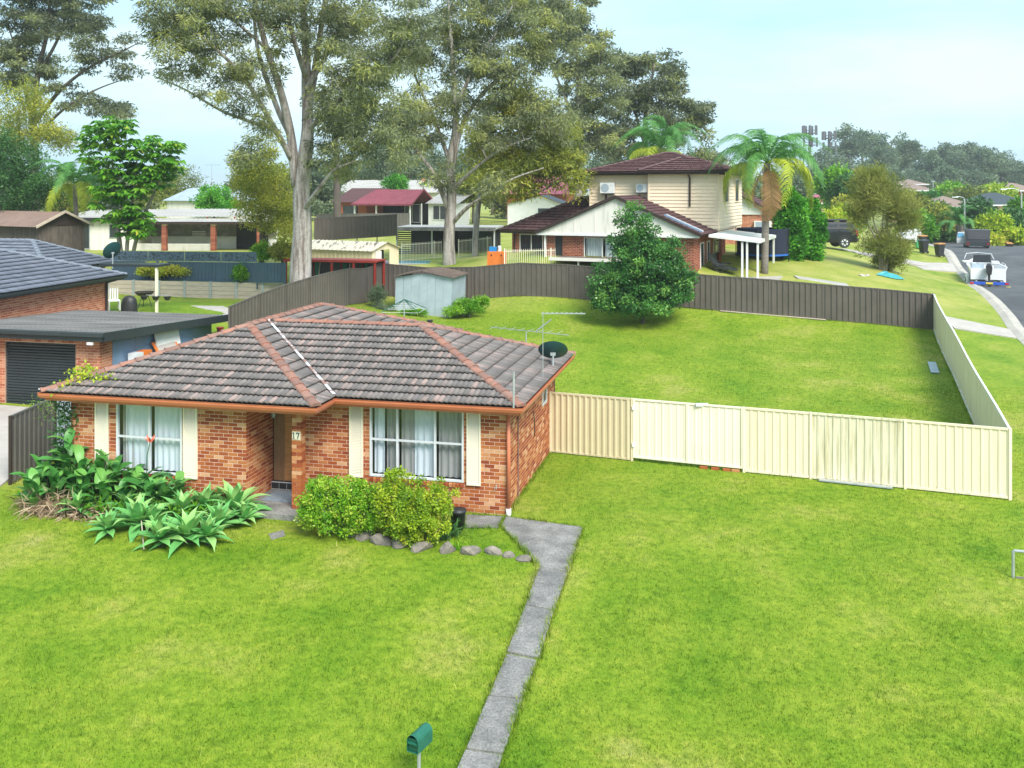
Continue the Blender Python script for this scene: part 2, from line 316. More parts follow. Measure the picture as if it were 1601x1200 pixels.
def kerb(off, sgn, name, lab):
    b = B(); prof = [(-.30,.05),(0,.15),(.12,.14),(.2,.035),(.46,.026),(.46,-.3),(-.30,-.3)]
    k = len(prof)
    for i in range(n_):
        for (u, z) in prof:
            q = redge[i]+nor[i]*(off+sgn*u); b.v.append((q[0], q[1], gzr[i]+z+.0))
    for i in range(n_-1):
        for j in range(k): b.f.append((i*k+j, i*k+(j+1) % k, (i+1)*k+(j+1) % k, (i+1)*k+j))
    tag(b.obj(name, M['kerb'], fix=True), lab, kind='structure')
kerb(0, 1, 'kerb', 'pale concrete kerb on the near side of the street'); kerb(9.45, -1, 'kerb', 'pale concrete kerb on the far side of the street')
def slab(name, pts, m, up=.03, thick=.25, parent=None, kind='structure', label=None):
    b = B(); top = [(x, y, gz(x, y)+up) for x, y in pts]; b.prism([(x, y, z-thick) for x, y, z in top], (0, 0, thick))
    o = b.obj(name, m, parent, fix=True)
    if kind and parent is None: tag(o, label, kind=kind)
    return o
def px_pts(L): return [tuple(at(*p))[:2] for p in L]
# crossover beside the cream fence
slab('crossover', [(20.9,45.2),(23.3,44.2),(24.0,46.2),(21.1,47.9)], M['concrete_pale'], .05, label='pale concrete crossover between side fence and kerb')
slab('crossover', [(28.0,65.2),(31.0,66.2),(32.4,70.2),(28.4,69)], M['concrete_pale'], .04, label='pale concrete crossover beyond the wispy tree')
slab('driveway', [(17.5,72),(24.2,70.4),(24.8,67.8),(30.5,66.5),(31.5,68.5),(25,71.5),(18,75)], M['concrete_pale'], .035, label='concrete driveway under the black parked car')
def hit(px, py):                                     # where the line of sight meets the ground
    lo, hi = 9., 140.
    for d in np.arange(9, 140, .5):
        p = at(px, py, d)
        if p.z < gz(p.x, p.y): hi = d; lo = d-.5; break
    for _ in range(25):
        m = (lo+hi)/2; p = at(px, py, m)
        if p.z < gz(p.x, p.y): hi = m
        else: lo = m
    return at(px, py, hi)
# front path
path = bpy.data.objects.new('path', None); COL.objects.link(path); tag(path, 'weathered concrete slab path crossing the front lawn', kind='structure')
for k, poly in enumerate([[(790,809),(911,825.5),(888,895),(843,887),(783,822.5)],[(842.5,888.5),(887.5,897),(866.3,956),(821.5,947)],[(821,949),(865.7,958),(842.5,1031),(792.5,1021)],
        [(792,1024),(839,1034),(818,1093),(764,1089)],[(763,1091),(817,1096),(787,1180),(729,1172)],[(727,1176),(785,1185),(765,1250),(700,1240)],[(727.5,806),(787,808.5),(779,826),(727,825)]]):
    pts = [hit(*p) for p in poly]; b = B(); z = .035+.008*(k % 3)
    b.prism([(p.x, p.y, p.z-.25) for p in pts], (0, 0, .25+z)); o = b.obj('slab', M['concrete'], path, fix=True)
    bm = bmesh.new(); bm.from_mesh(o.data); bmesh.ops.bevel(bm, geom=[e for e in bm.edges], offset=.012, segments=1, affect='EDGES'); bm.to_mesh(o.data); bm.free()
# ---------------------------------------------------------------- tiles
TW, TG = .25, .335                                   # tile cover width and gauge
def tile_geo(roll=.03, lift=.05, n=5):
    vs = []; fs = []                                 # two rolls, each its own strip
    for h in (0, 1):
        k = len(vs)
        for (y, dz) in ((-.02, lift), (TG, 0)):
            for i in range(n):
                u = i/(n-1); vs.append(((h+u)*TW/2, y, dz+roll*(.5-.5*math.cos(2*math.pi*u))))
        for i in range(n): x, y, z = vs[k+i]; vs.append((x, y+.05, z-.055))
        for i in range(n-1): fs.append((k+i, k+i+1, k+n+i+1, k+n+i)); fs.append((k+2*n+i, k+2*n+i+1, k+i+1, k+i))
    return vs, fs
TV, TF = tile_geo(); TVs, TFs = tile_geo(.034, .05, 3)
def tiled_plane(poly, roof, mats, ind=0, name='roof_tile', simple=False, gap=.02):
    """poly: eave edge first (poly[0]->poly[1] along the eave, seen from outside left to right), local coords"""
    P = [Vector(p) for p in poly]; O = P[0]; u = (P[1]-P[0]).normalized(); n = None
    for q in P[2:]:
        c = u.cross(q-O)
        if c.length > 1e-3: n = c.normalized(); break
    v = n.cross(u)
    Q = [((p-O).dot(u), (p-O).dot(v)) for p in P]
    def inside(x, y, m=0):
        for i in range(len(Q)):
            a, c = Q[i], Q[(i+1) % len(Q)]; ex, ey = c[0]-a[0], c[1]-a[1]; l = math.hypot(ex, ey)
            if l < 1e-6: continue
            if (ex*(y-a[1])-ey*(x-a[0]))/l < m: return False
        return True
    u0 = min(q[0] for q in Q); u1 = max(q[0] for q in Q); v1 = max(q[1] for q in Q)
    vs0, fs0 = (TVs, TFs) if simple else (TV, TF)
    Mx = Matrix((tuple(u)+(0,), tuple(v)+(0,), tuple(n)+(0,), (0, 0, 0, 1))).transposed()
    full = []; edge = []
    for r in range(int(v1/TG)+1):
        y = r*TG; x = u0-TW*((r % 2)*.5)
        while x < u1:
            cs = [(x, y+.002), (x+TW, y+.002), (x, y+TG), (x+TW, y+TG)]; k = sum(inside(*c) for c in cs)
            k2 = sum(inside(x+TW*a, y+TG*c) for a in (.25,.5,.75) for c in (.25,.5,.75))
            if k == 4: full.append((x, y))
            elif k or k2: edge.append((x, y))
            x += TW
    tm = B(); tm.add(vs0, fs0)
    if ind:
        cand = sorted(full, key=lambda c: c[1])[:ind]; me = tm.mesh(name, mats, True)
        for (x, y) in cand:
            o = bpy.data.objects.new(name, me); COL.objects.link(o); o.parent = roof
            jit = (rnd.random()-.5)*.012
            o.matrix_basis = Matrix.Translation(O+u*x+v*y+n*(gap+jit*.4)) @ Mx
        full = sorted(full, key=lambda c: c[1])[ind:]
    b = B()
    for (x, y) in full: b.add([(x+a, y+c, d) for a, c, d in vs0], fs0)
    e = B()
    for (x, y) in edge: e.add([(x+a, y+c, d) for a, c, d in vs0], fs0)
    bm = bmesh.new(); bm.from_mesh(e.mesh('t', None))
    for i in range(1, len(Q)):
        a, c = Q[i], Q[(i+1) % len(Q)]
        if math.hypot(c[0]-a[0], c[1]-a[1]) < 1e-5: continue
        bmesh.ops.bisect_plane(bm, geom=bm.verts[:]+bm.edges[:]+bm.faces[:], plane_co=(a[0], a[1], 0), plane_no=(c[1]-a[1], -(c[0]-a[0]), 0), clear_outer=True)
    e2 = bpy.data.meshes.new('t'); bm.to_mesh(e2); bm.free()
    b.add([tuple(q.co) for q in e2.vertices], [tuple(f.vertices) for f in e2.polygons])
    if b.f:
        me = b.mesh(name+'s', mats, True); me.transform(Matrix.Translation(O+n*gap) @ Mx); tag(mesh_obj(name+'s', me, roof), kind='stuff')
    return n
def cap_mesh(name, m, r=.125, L=.40):
    b = B(); n = 9
    for y, rr, up in ((0, r*1.06, .012), (.05, r*1.06, .012), (.051, r*.97, .002), (L, r*.92, -.008)):
        for i in range(n):
            t = math.pi*i/(n-1); b.v.append((math.cos(t)*rr, y, math.sin(t)*rr*.62+up))
    for a in range(3):
        for i in range(n-1): b.f.append((a*n+i, (a+1)*n+i, (a+1)*n+i+1, a*n+i+1))
    b.f.append(tuple(range(n)))
    return b.mesh(name, m)
def caps(a, c, roof, me, L=.37, up=.0, name='ridge_cap'):
    a = Vector(a); c = Vector(c); d = (c-a); l = d.length; d.normalize(); x = d.cross(Vector((0,0,1))).normalized(); z = x.cross(d)
    k = max(1, round(l/L))
    for i in range(k):
        o = bpy.data.objects.new(name, me); COL.objects.link(o); o.parent = roof
        p = a+d*(l*i/k)+z*up+x*(rnd.random()-.5)*.012
        o.matrix_basis = Matrix.Translation(p) @ Matrix((tuple(x)+(0,), tuple(d)+(0,), tuple(z)+(0,), (0,0,0,1))).transposed() @ Matrix.Diagonal((1, l/k/.37, 1, 1))
# ---------------------------------------------------------------- brick walls
BL, BH, BT = .24, .086, .055
def box5(b, x0, x1, z0, z1, y0, y1):                 # brick: front and four sides
    b.add([(x0,y0,z0),(x1,y0,z0),(x1,y0,z1),(x0,y0,z1),(x0,y1,z0),(x1,y1,z0),(x1,y1,z1),(x0,y1,z1)], [(0,1,2,3),(1,5,6,2),(5,4,7,6),(4,0,3,7),(3,2,6,7),(4,5,1,0)])
_fb = None
def brick_wall(parent, O, u, L, z0, z1, holes=(), mats=('mortar', 'brick'), ind=None, name='wall', thick=.11, mj=.0062, off=0, bl=BL, bh=BH):
    """wall of length L from O along unit u; outside is to the right of u (u x z). holes (a0,a1,z0,z1)"""
    global _fb
    O = Vector(O); u = Vector(u); n = u.cross(Vector((0,0,1)))      # outward
    T = Matrix((tuple(u)+(0,), tuple(-n)+(0,), (0,0,1,0), (0,0,0,1))).transposed(); T = Matrix.Translation(O) @ T
    xs = sorted({0, L}|{h[0] for h in holes}|{h[1] for h in holes}); zs = sorted({z0, z1}|{h[2] for h in holes}|{h[3] for h in holes})
    b = B()
    for i in range(len(xs)-1):
        for j in range(len(zs)-1):
            mx_, mz = (xs[i]+xs[i+1])/2, (zs[j]+zs[j+1])/2
            if 0 <= mx_ <= L and z0 <= mz <= z1 and not any(h[0] < mx_ < h[1] and h[2] < mz < h[3] for h in holes): b.box(max(xs[i], .012), min(xs[i+1], L-.012), .004, thick, zs[j], zs[j+1])
    me = b.mesh(name, M[mats[0]]); me.transform(T); wall = mesh_obj(name, me, parent)
    rest = B(); k = 0; z = z0
    while z < z1-.02:
        zt = min(z+bh, z1); segs = [(0, L)]
        for h in holes:
            if h[2] < z+bh*.6 and h[3] > z+bh*.4:
                s2 = []
                for s in segs:
                    if h[1] <= s[0] or h[0] >= s[1]: s2.append(s); continue
                    if h[0] > s[0]: s2.append((s[0], h[0]))
                    if h[1] < s[1]: s2.append((h[1], s[1]))
                segs = s2
        for (a, c) in segs:
            x = math.floor((a-off)/bl)*bl+off-(bl/2 if k % 2 else 0); cuts = [a]
            while x < c-.06:
                if x > a+.06: cuts.append(x)
                x += bl
            cuts.append(c)
            for p, q in zip(cuts[:-1], cuts[1:]):
                if ind is not None and ind[0] > 0 and abs(q-p-bl) < .001 and zt-z > bh-.001:
                    if _fb is None:
                        t = B(); box5(t, 0, bl-2*mj, 0, bh-2*mj, 0, .05); _fb = t.mesh('brick', M[mats[1]])
                    o = bpy.data.objects.new('brick', _fb); COL.objects.link(o); o.parent = wall; ind[0] -= 1
                    o.matrix_basis = T @ Matrix.Translation((p+mj, (rnd.random()-.5)*.003, z+mj))
                else: box5(rest, p+mj, q-mj, z+mj, zt-mj, (rnd.random()-.5)*.003, .05)
        z += bh; k += 1
    if rest.f:
        me = rest.mesh('bricks', M[mats[1]]); me.transform(T); tag(mesh_obj('bricks', me, wall), kind='stuff')
    return wall
# ---------------------------------------------------------------- windows
def window(parent, x0, x1, z0, z1, y, cols, transom=None, m='alu', depth=.05, name='window', fw=.045, pane='glass', mirror=False):
    """frame in the plane y (outside towards -y)"""
    b = B(); xs = [x0]+list(cols)+[x1]
    b.box(x0, x0+fw, y-depth, y+.03, z0, z1); b.box(x1-fw, x1, y-depth, y+.03, z0, z1)
    b.box(x0+fw, x1-fw, y-depth, y+.03, z0, z0+fw); b.box(x0+fw, x1-fw, y-depth, y+.03, z1-fw, z1)
    for c in cols: b.box(c-fw*.5, c+fw*.5, y-depth+.004, y+.026, z0+fw, z1-fw)
    fr = b.obj(name, M[m], parent)
    for i in range(len(xs)-1):
        a = xs[i]+(fw if i == 0 else fw*.5); c = xs[i+1]-(fw if i == len(xs)-2 else fw*.5)
        rows = [(z0+fw, z1-fw)] if transom is None else [(z0+fw, transom-.02), (transom+.02, z1-fw)]
        for k, (p, q) in enumerate(rows): bx(a, c, y-.006+.012*(k == 0), y+.002+.012*(k == 0), p, q).obj('pane', M[pane], fr)
        if transom: bx(a, c, y-depth+.01, y+.02, transom-.02, transom+.02).obj('transom', M[m], fr)
    return fr
def curtain(parent, x0, x1, z0, z1, y, m, k=None, amp=.03, name='curtain'):
    b = B(); n = max(12, int((x1-x0)*36));
    for i in range(n+1):
        t = i/n; yy = y+amp*math.sin(t*(x1-x0)*(k or 40)+rnd.random()*.5)
        b.v += [(x0+(x1-x0)*t, yy, z0), (x0+(x1-x0)*t, yy*.7+.3*y, z1)]
    b.f = [(2*i, 2*i+2, 2*i+3, 2*i+1) for i in range(n)]
    return b.obj(name, M[m], parent, True)
# ================================================================ front house
HO = Vector((-.125, 21.75, 0)); HR = -13
house = thing('brick_house', 'small orange brick house numbered 17 with hipped grey and pink tiled roof', 'house', HO, HR)
IND = [300]; W1, W2 = .66, 2.36; ZW = 2.44
brick_wall(house, (-5.2,0,-.3+.0), (1,0,0), 5.2, .042, ZW+.3, [(5.2-3.30, 5.2-1.01, W1+.3-.09, W2+.3)], ind=IND)
brick_wall(house, (0,0,-.3), (0,1,0), 6.1, .042, ZW+.3, [(4.15,4.75,1.55+.3,2.25+.3)], off=.12)
brick_wall(house, (-10.6,-1,-.3), (1,0,0), 4.66, .042, ZW+.3, [(10.6-9.34, 10.6-7.59, W1+.3-.09, W2+.3)])
brick_wall(house, (-5.94,-1,-.3), (0,1,0), 1.33, .042, ZW+.3)
brick_wall(house, (-10.6,9.6,-.3), (0,-1,0), 10.6, .042, ZW+.3)
brick_wall(house, (-4.5,.35,0), (0,-1,0), .35, .1, ZW)
brick_wall(house, (-4.4,6.1,-.3), (0,1,0), 3.5, .042, ZW+.3)
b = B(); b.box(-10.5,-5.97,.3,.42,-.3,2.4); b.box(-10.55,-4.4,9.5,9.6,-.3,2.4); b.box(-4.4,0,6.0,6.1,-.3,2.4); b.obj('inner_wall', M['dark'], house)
# porch
col = bx(-4.79,-4.58,-.99,-.78,.1,ZW).obj('column', M['mortar'], house)
b = B()
for k in range(27):
    z = .105+k*.0862
    if k % 2: box5(b, -4.80,-4.57, z, z+.077, -1.0,-.94); b.box(-4.80,-4.57,-.93,-.77,z,z+.077)
    else: b.box(-4.80,-4.69,-1.0,-.77,z,z+.077); b.box(-4.68,-4.57,-1.0,-.77,z,z+.077)
tag(b.obj('bricks', M['brick'], col), kind='stuff')
bx(-6.05,-4.42,-1.42,.36,-.3,.1).obj('porch_slab', M['concrete'], house)
b = B(); b.box(-5.94,-4.5,.24,.36,.1,.28); st = b.obj('door_step', M['alu'], house)
for i in range(7): bx(-5.93+i*.2,-5.93+i*.2+.188,.232,.242,.115,.262).obj('step_tile', M['black'], st); bx(-5.93+i*.2,-5.93+i*.2+.188,.25,.35,.278,.286).obj('step_tile', M['black'], st)
dz0, dz1 = .30, 2.34
bx(-5.94,-4.5,.36,.42,.28,2.44).obj('door_surround', M['wood_frame'], house)
door = B(); dx0, dx1 = -5.62, -4.78
door.box(dx0, dx0+.17, .315, .355, dz0, dz1); door.box(dx1-.17, dx1, .315, .355, dz0, dz1)
lz = [.52, .93, 1.34, 1.75, 2.14]
prev = dz0
for z in lz: door.box(dx0+.17, dx1-.17, .318, .353, prev, z); prev = z+.12
door.box(dx0+.17, dx1-.17, .318, .353, prev, dz1)
door = door.obj('door', M['wood'], house)
for z in lz: bx(dx0+.17, dx1-.17, .33, .34, z, z+.12).obj('glass_strip', M['dglass'], door)
B().tube([(dx1-.09,.30,1.28),(dx1-.09,.27,1.28),(dx1-.2,.27,1.28)], .012, 6).obj('handle', M['galv'], door)
bx(dx0-.04,dx0,.30,.36,.28,2.38).obj('door_jamb', M['wood_frame'], house); bx(-5.0,-4.5,.3,.36,.28,2.38).obj('door_jamb', M['wood_frame'], house)
lamp = B().lathe([(.0,0),(.05,.005),(.06,.05),(.06,.15),(.04,.19),(.02,.2)], 10, (-5.82,.12,1.86)).obj('porch_lamp', M['galv'], house, True)
bx(-5.94,-5.82,.10,.14,2.05,2.08).obj('bracket', M['galv'], lamp)
# number 17
pl = bx(-4.785,-4.585,-1.012,-1.002,1.69,1.87).obj('number_plate', M['cream'], house)
b = B(); y0, y1 = -1.018, -1.0125
b.box(-4.755,-4.737,y0,y1,1.71,1.85); b.box(-4.773,-4.719,y0-.001,y1,1.71,1.722); b.add([(-4.756,y0,1.85),(-4.778,y0,1.828),(-4.778,y0,1.815),(-4.756,y0,1.828)], [(0,1,2,3)]); b.obj('digit', M['black'], pl)
b = B(); b.box(-4.685,-4.605,y0,y1,1.828,1.85); b.box(-4.685,-4.673,y0-.001,y1,1.805,1.85); b.prism([(-4.628,y0,1.83),(-4.606,y0,1.83),(-4.642,y0,1.71),(-4.664,y0,1.71)], (0,.005,0)); b.obj('digit', M['black'], pl)
bx(-5.75,-4.95,-.62,.1,.103,.12).obj('door_mat', mat('door_mat_blue', (.13,.19,.26), (.25,.28,.30), 9, .95), house)
# windows
wr = window(house, -3.30,-1.01,W1,W2,.035,[-2.62,-1.70],1.53)
curtain(wr, -3.24,-2.97,W1+.05,W2-.05,.15,'curtain'); curtain(wr, -2.95,-2.64,W1+.05,W2-.05,.19,'curtain_grey'); curtain(wr, -2.58,-2.2,W1+.05,W2-.05,.19,'curtain_grey'); curtain(wr, -2.24,-1.72,W1+.05,W2-.05,.14,'curtain')
curtain(wr, -1.66,-1.12,W1+.05,W2-.05,.17,'curtain_grey')
wl = window(house, -9.34,-7.59,W1,W2,-.965,[-8.46],1.50)
curtain(wl, -9.2,-8.5,W1+.05,W2-.05,-.84,'curtain'); curtain(wl, -8.42,-7.7,W1+.05,W2-.05,-.84,'curtain'); curtain(wl, -9.3,-9.0,W1+.05,W2-.05,-.80,'curtain_grey')
bx(-3.6,-.7,.32,.36,.3,2.5).obj('room_backing', M['dark'], house); bx(-9.6,-7.3,-.68,-.64,.3,2.5).obj('room_backing', M['dark'], house)  # dark sheets behind the curtains paint in the room's darkness
for (x0, x1, y) in ((-3.30,-1.01,0),(-9.34,-7.59,-1)):
    k = int((x1-x0)/.086)
    for i in range(k):
        t = B(); a = x0+i*(x1-x0)/k; t.add([(a+.004,y-.035,W1-.115),(a+.078,y-.035,W1-.115),(a+.078,y+.05,W1-.09),(a+.004,y+.05,W1-.09),(a+.004,y-.04,W1-.035),(a+.078,y-.04,W1-.035),(a+.078,y+.05,W1-.004),(a+.004,y+.05,W1-.004)], [(0,3,2,1),(4,5,6,7),(0,1,5,4),(1,2,6,5),(2,3,7,6),(3,0,4,7)])
        t.obj('sill_brick', M['brick'], house)
def shutter(x0, x1, y, z0=.62, z1=2.4):
    b = B(); b.box(x0, x0+.035, y-.05, y-.002, z0, z1); b.box(x1-.035, x1, y-.05, y-.002, z0, z1); b.box(x0+.035, x1-.035, y-.05, y-.002, z0, z0+.05); b.box(x0+.035, x1-.035, y-.05, y-.002, z1-.05, z1)
    s = b.obj('shutter', M['cream'], house); t = B(); z = z0+.05
    while z < z1-.06: t.add([(x0+.035,y-.042,z),(x1-.035,y-.042,z),(x1-.035,y-.012,z+.034),(x0+.035,y-.012,z+.034)], [(0,1,2,3)]); z += .036
    tag(t.obj('louvres', M['cream'], s), kind='stuff')
shutter(-3.80,-3.46,0); shutter(-.93,-.60,0); shutter(-9.90,-9.54,-1); shutter(-7.54,-7.18,-1)
# small side window under the eave
b = B(); b.box(.0,.03,4.15,4.2,1.55,2.25); b.box(.0,.03,4.7,4.75,1.55,2.25); b.box(.0,.03,4.2,4.7,1.55,1.6); b.box(.0,.03,4.2,4.7,2.2,2.25); sw = b.obj('window', M['alu'], house); bx(-.02,.005,4.2,4.7,1.6,2.2).obj('pane', M['dglass'], sw)
# soffit, fascia, gutters
b = B(); zs = 2.40
b.quad((-11.0,-1.4,zs),(-4.05,-1.4,zs),(-4.05,10.1,zs),(-11,10.1,zs)); b.quad((-4.05,-.4,zs+.003),(.4,-.4,zs+.003),(.4,6.5,zs+.003),(-4.05,6.5,zs+.003)); b.obj('soffit', M['terra_paint'], house)
def gutter_run(p, q, parent, m, zt=2.55, name='gutter', h=.12, wd=.11, fascia=True):
    p = Vector(p); q = Vector(q); d = (q-p).normalized(); o = d.cross(Vector((0,0,1)))      # outward
    b = B(); prof = [(0,-h),(wd*.75,-h),(wd,-h*.45),(wd,-.02),(wd+.012,0),(wd-.012,0),(wd-.012,-h*.4),(wd*.7,-h+.012),(.012,-h+.012),(.012,-.01),(0,-.01)]
    k = len(prof); e = d*.0
    for pt, s in ((p, -1), (q, 1)):
        for (a, z) in prof: t = pt+o*a+d*(s*a); b.v.append((t.x, t.y, zt+z))
    for j in range(k): b.f.append((j, (j+1) % k, k+(j+1) % k, k+j))
    b.f += [tuple(range(k)), tuple(range(2*k-1, k-1, -1))]
    g = b.obj(name, m, parent, fix=True)
    if fascia:
        f = B(); n = o*.018; f.prism([p-d*.0+Vector((0,0,zt-.19-p.z)), q+Vector((0,0,zt-.19-q.z)), q+Vector((0,0,zt-.012-q.z)), p+Vector((0,0,zt-.012-p.z))], -n); f.obj('fascia', m, parent, fix=True)
    return g
GT = M['terra_paint']
for p, q in [((-11.0,-1.4,0),(-4.06,-1.4,0)),((-4.06,-1.4,0),(-4.06,-.4,0)),((-4.06,-.4,0),(.4,-.4,0)),((.4,-.4,0),(.4,6.5,0)),((-11,10.1,0),(-11,-1.4,0))]: gutter_run(p, q, house, GT)
# roof
ZE = 2.535; K = .345
hL, hR = 3.525, 3.5; zL, zR = ZE+hL*K, ZE+hR*K
xl, xr, xm = -11.05, -4.0, -7.525; rx = .45
AF, AR_, AE = (xm, 2.075, zL), (xm, 6.7, zL), (rx-hR, 3.05, zR)
VJ = (xm+.01, 3.05, zR)
b = B()
b.quad((xl,-1.45,ZE),(xr,-1.45,ZE),AF); b.quad((xr,-1.45,ZE),(xr,-.45,ZE),VJ,AF); b.quad((xr,-.45,ZE),(rx,-.45,ZE),AE,VJ); b.quad((rx,-.45,ZE),(rx,6.55,ZE),AE)
b.quad((rx,6.55,ZE),(xr,6.55,ZE),VJ,AE); b.quad((xr,6.55,ZE),(xr,10.2,ZE),AR_,AF,VJ); b.quad((xr,10.2,ZE),(xl,10.2,ZE),AR_); b.quad((xl,10.2,ZE),(xl,-1.45,ZE),AF,AR_)
roof = b.obj('roof', M['tile_base'], house)
tiled_plane([(xr,-.45,ZE),(rx,-.45,ZE),AE,VJ], roof, M['tile'], ind=175)
tiled_plane([(xl,-1.45,ZE),(xr,-1.45,ZE),AF], roof, M['tile'], ind=125)
tiled_plane([(rx,-.45,ZE),(rx,6.55,ZE),AE], roof, M['tile'])
tiled_plane([(xr,-1.45,ZE),(xr,-.45,ZE),VJ,AF], roof, M['tile'])
tiled_plane([(xr,6.55,ZE),(xr,10.2,ZE),AR_,(xm,3.06,zL),VJ], roof, M['tile'])
tiled_plane([(xl,10.2,ZE),(xl,-1.45,ZE),AF,AR_], roof, M['tile'], simple=True)
tiled_plane([(rx,6.55,ZE),(xr,6.55,ZE),VJ,AE], roof, M['tile'], simple=True)
CM = cap_mesh('ridge_cap', M['cap'])
u = .035
for a, c in [((xl,-1.45,ZE),AF),((xr,-1.45,ZE),AF),(AF,AR_),((rx,-.45,ZE),AE),((rx,6.55,ZE),AE),(AE,(xm+.3,3.05,zR)),((xr,10.2,ZE),AR_)]: caps(a, c, roof, CM, up=u)
# valley flashing, patched with white
vb = B(); a = Vector((xr,-.45,ZE)); c = Vector(VJ); d = (c-a).normalized(); s = Vector((.7,.7,0))
vb.quad(a-s*.04+Vector((0,0,.108)), a+s*.035+Vector((0,0,.108)), c+s*.03+Vector((0,0,.108)), c-s*.04+Vector((0,0,.108)))
vb.obj('valley_flashing', mat('flashing_patched', (.60,.62,.66), (.27,.16,.13), 4.5, .7, .47, .55), roof)
# downpipes
dp = B().tube([(.06,-.05,2.42),(.06,-.05,.15)], .045, 10).obj('downpipe', GT, house, True); B().tube([(.06,-.05,.16),(.06,-.05,-.06)], .06, 10).obj('elbow', M['white'], dp, True)
B().tube([(.02,1.15,2.42),(.02,1.15,.0)], .02, 6).obj('conduit', M['cap'], house)
B().tube([(.03,2.9,1.7),(.05,2.88,1.5),(.05,2.92,1.2),(.03,3.0,1.05)], .015, 6).obj('pipe_hook', M['gutter_dark'], house)
B().tube([(-.22,-.03,.66),(-.22,-.09,.66),(-.22,-.1,.6)], .014, 6).obj('garden_tap', M['galv'], house)
# vent pipe at the corner of the roof
pz = B().tube([(.28,-.5,2.55),(.28,-.48,3.35)], .022, 8); tag(pz.obj('vent_pipe', M['galv'], house))
# ================================================================ fences
def sheet_panel(p, q, h, m, parent, O, pitch=.2, depth=.028, name='panel', lift=.03, flip=1):
    """ribbed steel sheet between two base points p, q (world), parallel to the ground"""
    p = Vector(p); q = Vector(q); L = math.hypot(q.x-p.x, q.y-p.y); d = Vector((q.x-p.x, q.y-p.y, 0))/L; n = Vector((d.y, -d.x, 0))*flip
    prof = []; s = .03; e = L-.03
    while s < e-pitch*.5: prof += [(s, 0), (s+pitch*.62, 0), (s+pitch*.70, depth), (s+pitch*.92, depth)]; s += pitch
    prof.append((e, 0)); prof = [(min(a, e), b) for a, b in prof]
    b = B(); k = len(prof)
    for zz in (lift, h-.04):
        for a, c in prof: t = p.lerp(q, a/L); b.v.append(tuple(Vector((t.x, t.y, t.z+zz))+n*c-O))
    b.f = [(i, i+1, k+i+1, k+i) for i in range(k-1)]
    return b.obj(name, m, parent)
def post(p, h, m, parent, O, w=.065, name='post', below=.3):
    p = Vector(p)-O; return bx(p.x-w/2, p.x+w/2, p.y-w/2, p.y+w/2, p.z-below, p.z+h).obj(name, m, parent)
def fence(name, label, cat, pts, h, mats, group=None, pitch=.2, pm=None, depth=.028, flip=1, top=True, zs=None, rail=None):
    P = [Vector((x, y, gz(x, y) if zs is None else zs[i])) for i, (x, y) in enumerate(pts)]; O = P[0].copy()
    for v in P[1:-1]: v.z += rnd.uniform(-.018,.018); v.x += rnd.uniform(-.012,.012); v.y += rnd.uniform(-.012,.012)
    t = thing(name, label, cat, O, 0, group); mats = mats if isinstance(mats, list) else [mats]*(len(P)-1); pm = pm or mats[0]
    for i in range(len(P)-1):
        sheet_panel(P[i], P[i+1], h, M[mats[i]], t, O, pitch, depth, flip=flip)
        a = P[i]-O; c = P[i+1]-O; d = (c-a).normalized()*.034
        for zz in ((.05, h-.02) if top else (.05,)): B().bar(a+d+Vector((0,0,zz)), c-d+Vector((0,0,zz)), .055, .05).obj('rail', M[rail or mats[i]], t)
    for p in P: post(p, h+.01, M[pm], t, O)
    return t
def split(a, c, n): return [(a[0]+(c[0]-a[0])*i/n, a[1]+(c[1]-a[1])*i/n) for i in range(n+1)]
FA, FB, FD, FE = (1.07,26.9), (11.85,22.8), (19.65,44.6), (-6.83,50.5)
def on_line(px, A=FA, C=FB):
    k = (px-CX)/FP; t = (k*A[1]-A[0])/((C[0]-A[0])-k*(C[1]-A[1])); return (A[0]+(C[0]-A[0])*t, A[1]+(C[1]-A[1])*t)
FH = 1.7
fence('cream_fence', 'single cream steel fence panel, rib shade coloured in as tan, joined to the brick house wall', 'fence', [on_line(861), on_line(988)], FH, 'fence_cream', depth=.035, pitch=.17)  # darker tan puts the shade of the angled ribs into the colour
fence('cream_fence', 'long pale cream steel fence of three panels, the middle one mould stained', 'fence', [on_line(1163), on_line(1267), on_line(1416), on_line(1579)], FH, ['fence_pale', 'fence_mould', 'fence_pale'], pitch=.19, depth=.016)
M['gatewhite'] = mat('gate_cream_white', (.86,.78,.63), (.80,.72,.58), 1, .5)
for (a, c, lab) in ((991,1074,'white steel gate leaf beside the tan-shaded fence panel'),(1076,1160,'white steel gate leaf carrying the latch, beside the mould stained fence')):
    p, q = on_line(a), on_line(c); P, Q = (Vector((x, y, gz(x, y)+.1)) for x, y in (p, q)); g = thing('gate', lab, 'gate', P, 0, 'double gate leaves'); O = P
    sheet_panel(P, Q, FH-.1, M['gatewhite'], g, O, .2, .01, lift=.03)
    e = Q-P; d = e.normalized()*.02
    for zz in (.02, FH-.12): B().bar(d+Vector((0,0,zz)), e-d+Vector((0,0,zz)), .05, .045).obj('frame_rail', M['gatewhite'], g)
    for s in (Vector((0,0,0)), e): bx(s.x-.022, s.x+.022, s.y-.03, s.y+.03, s.z, s.z+FH-.1).obj('frame_stile', M['gatewhite'], g)
    if a > 1000:
        t = e*.1+Vector((.05,-.05,FH-.13)); bx(t.x, t.x+.32, t.y-.06, t.y, t.z-.03, t.z+.05).obj('latch', M['alu'], g)
    else:
        for zz in (.3, 1.3): bx(-.05,.02,-.06,-.03,zz,zz+.1).obj('hinge', M['white'], g)
fence('side_fence', 'long cream steel fence running back along the street side of the yard', 'fence', split(FB, FD, 10)[0:], FH, 'fence_pale', pitch=.78, depth=.02, flip=-1, rail='white')
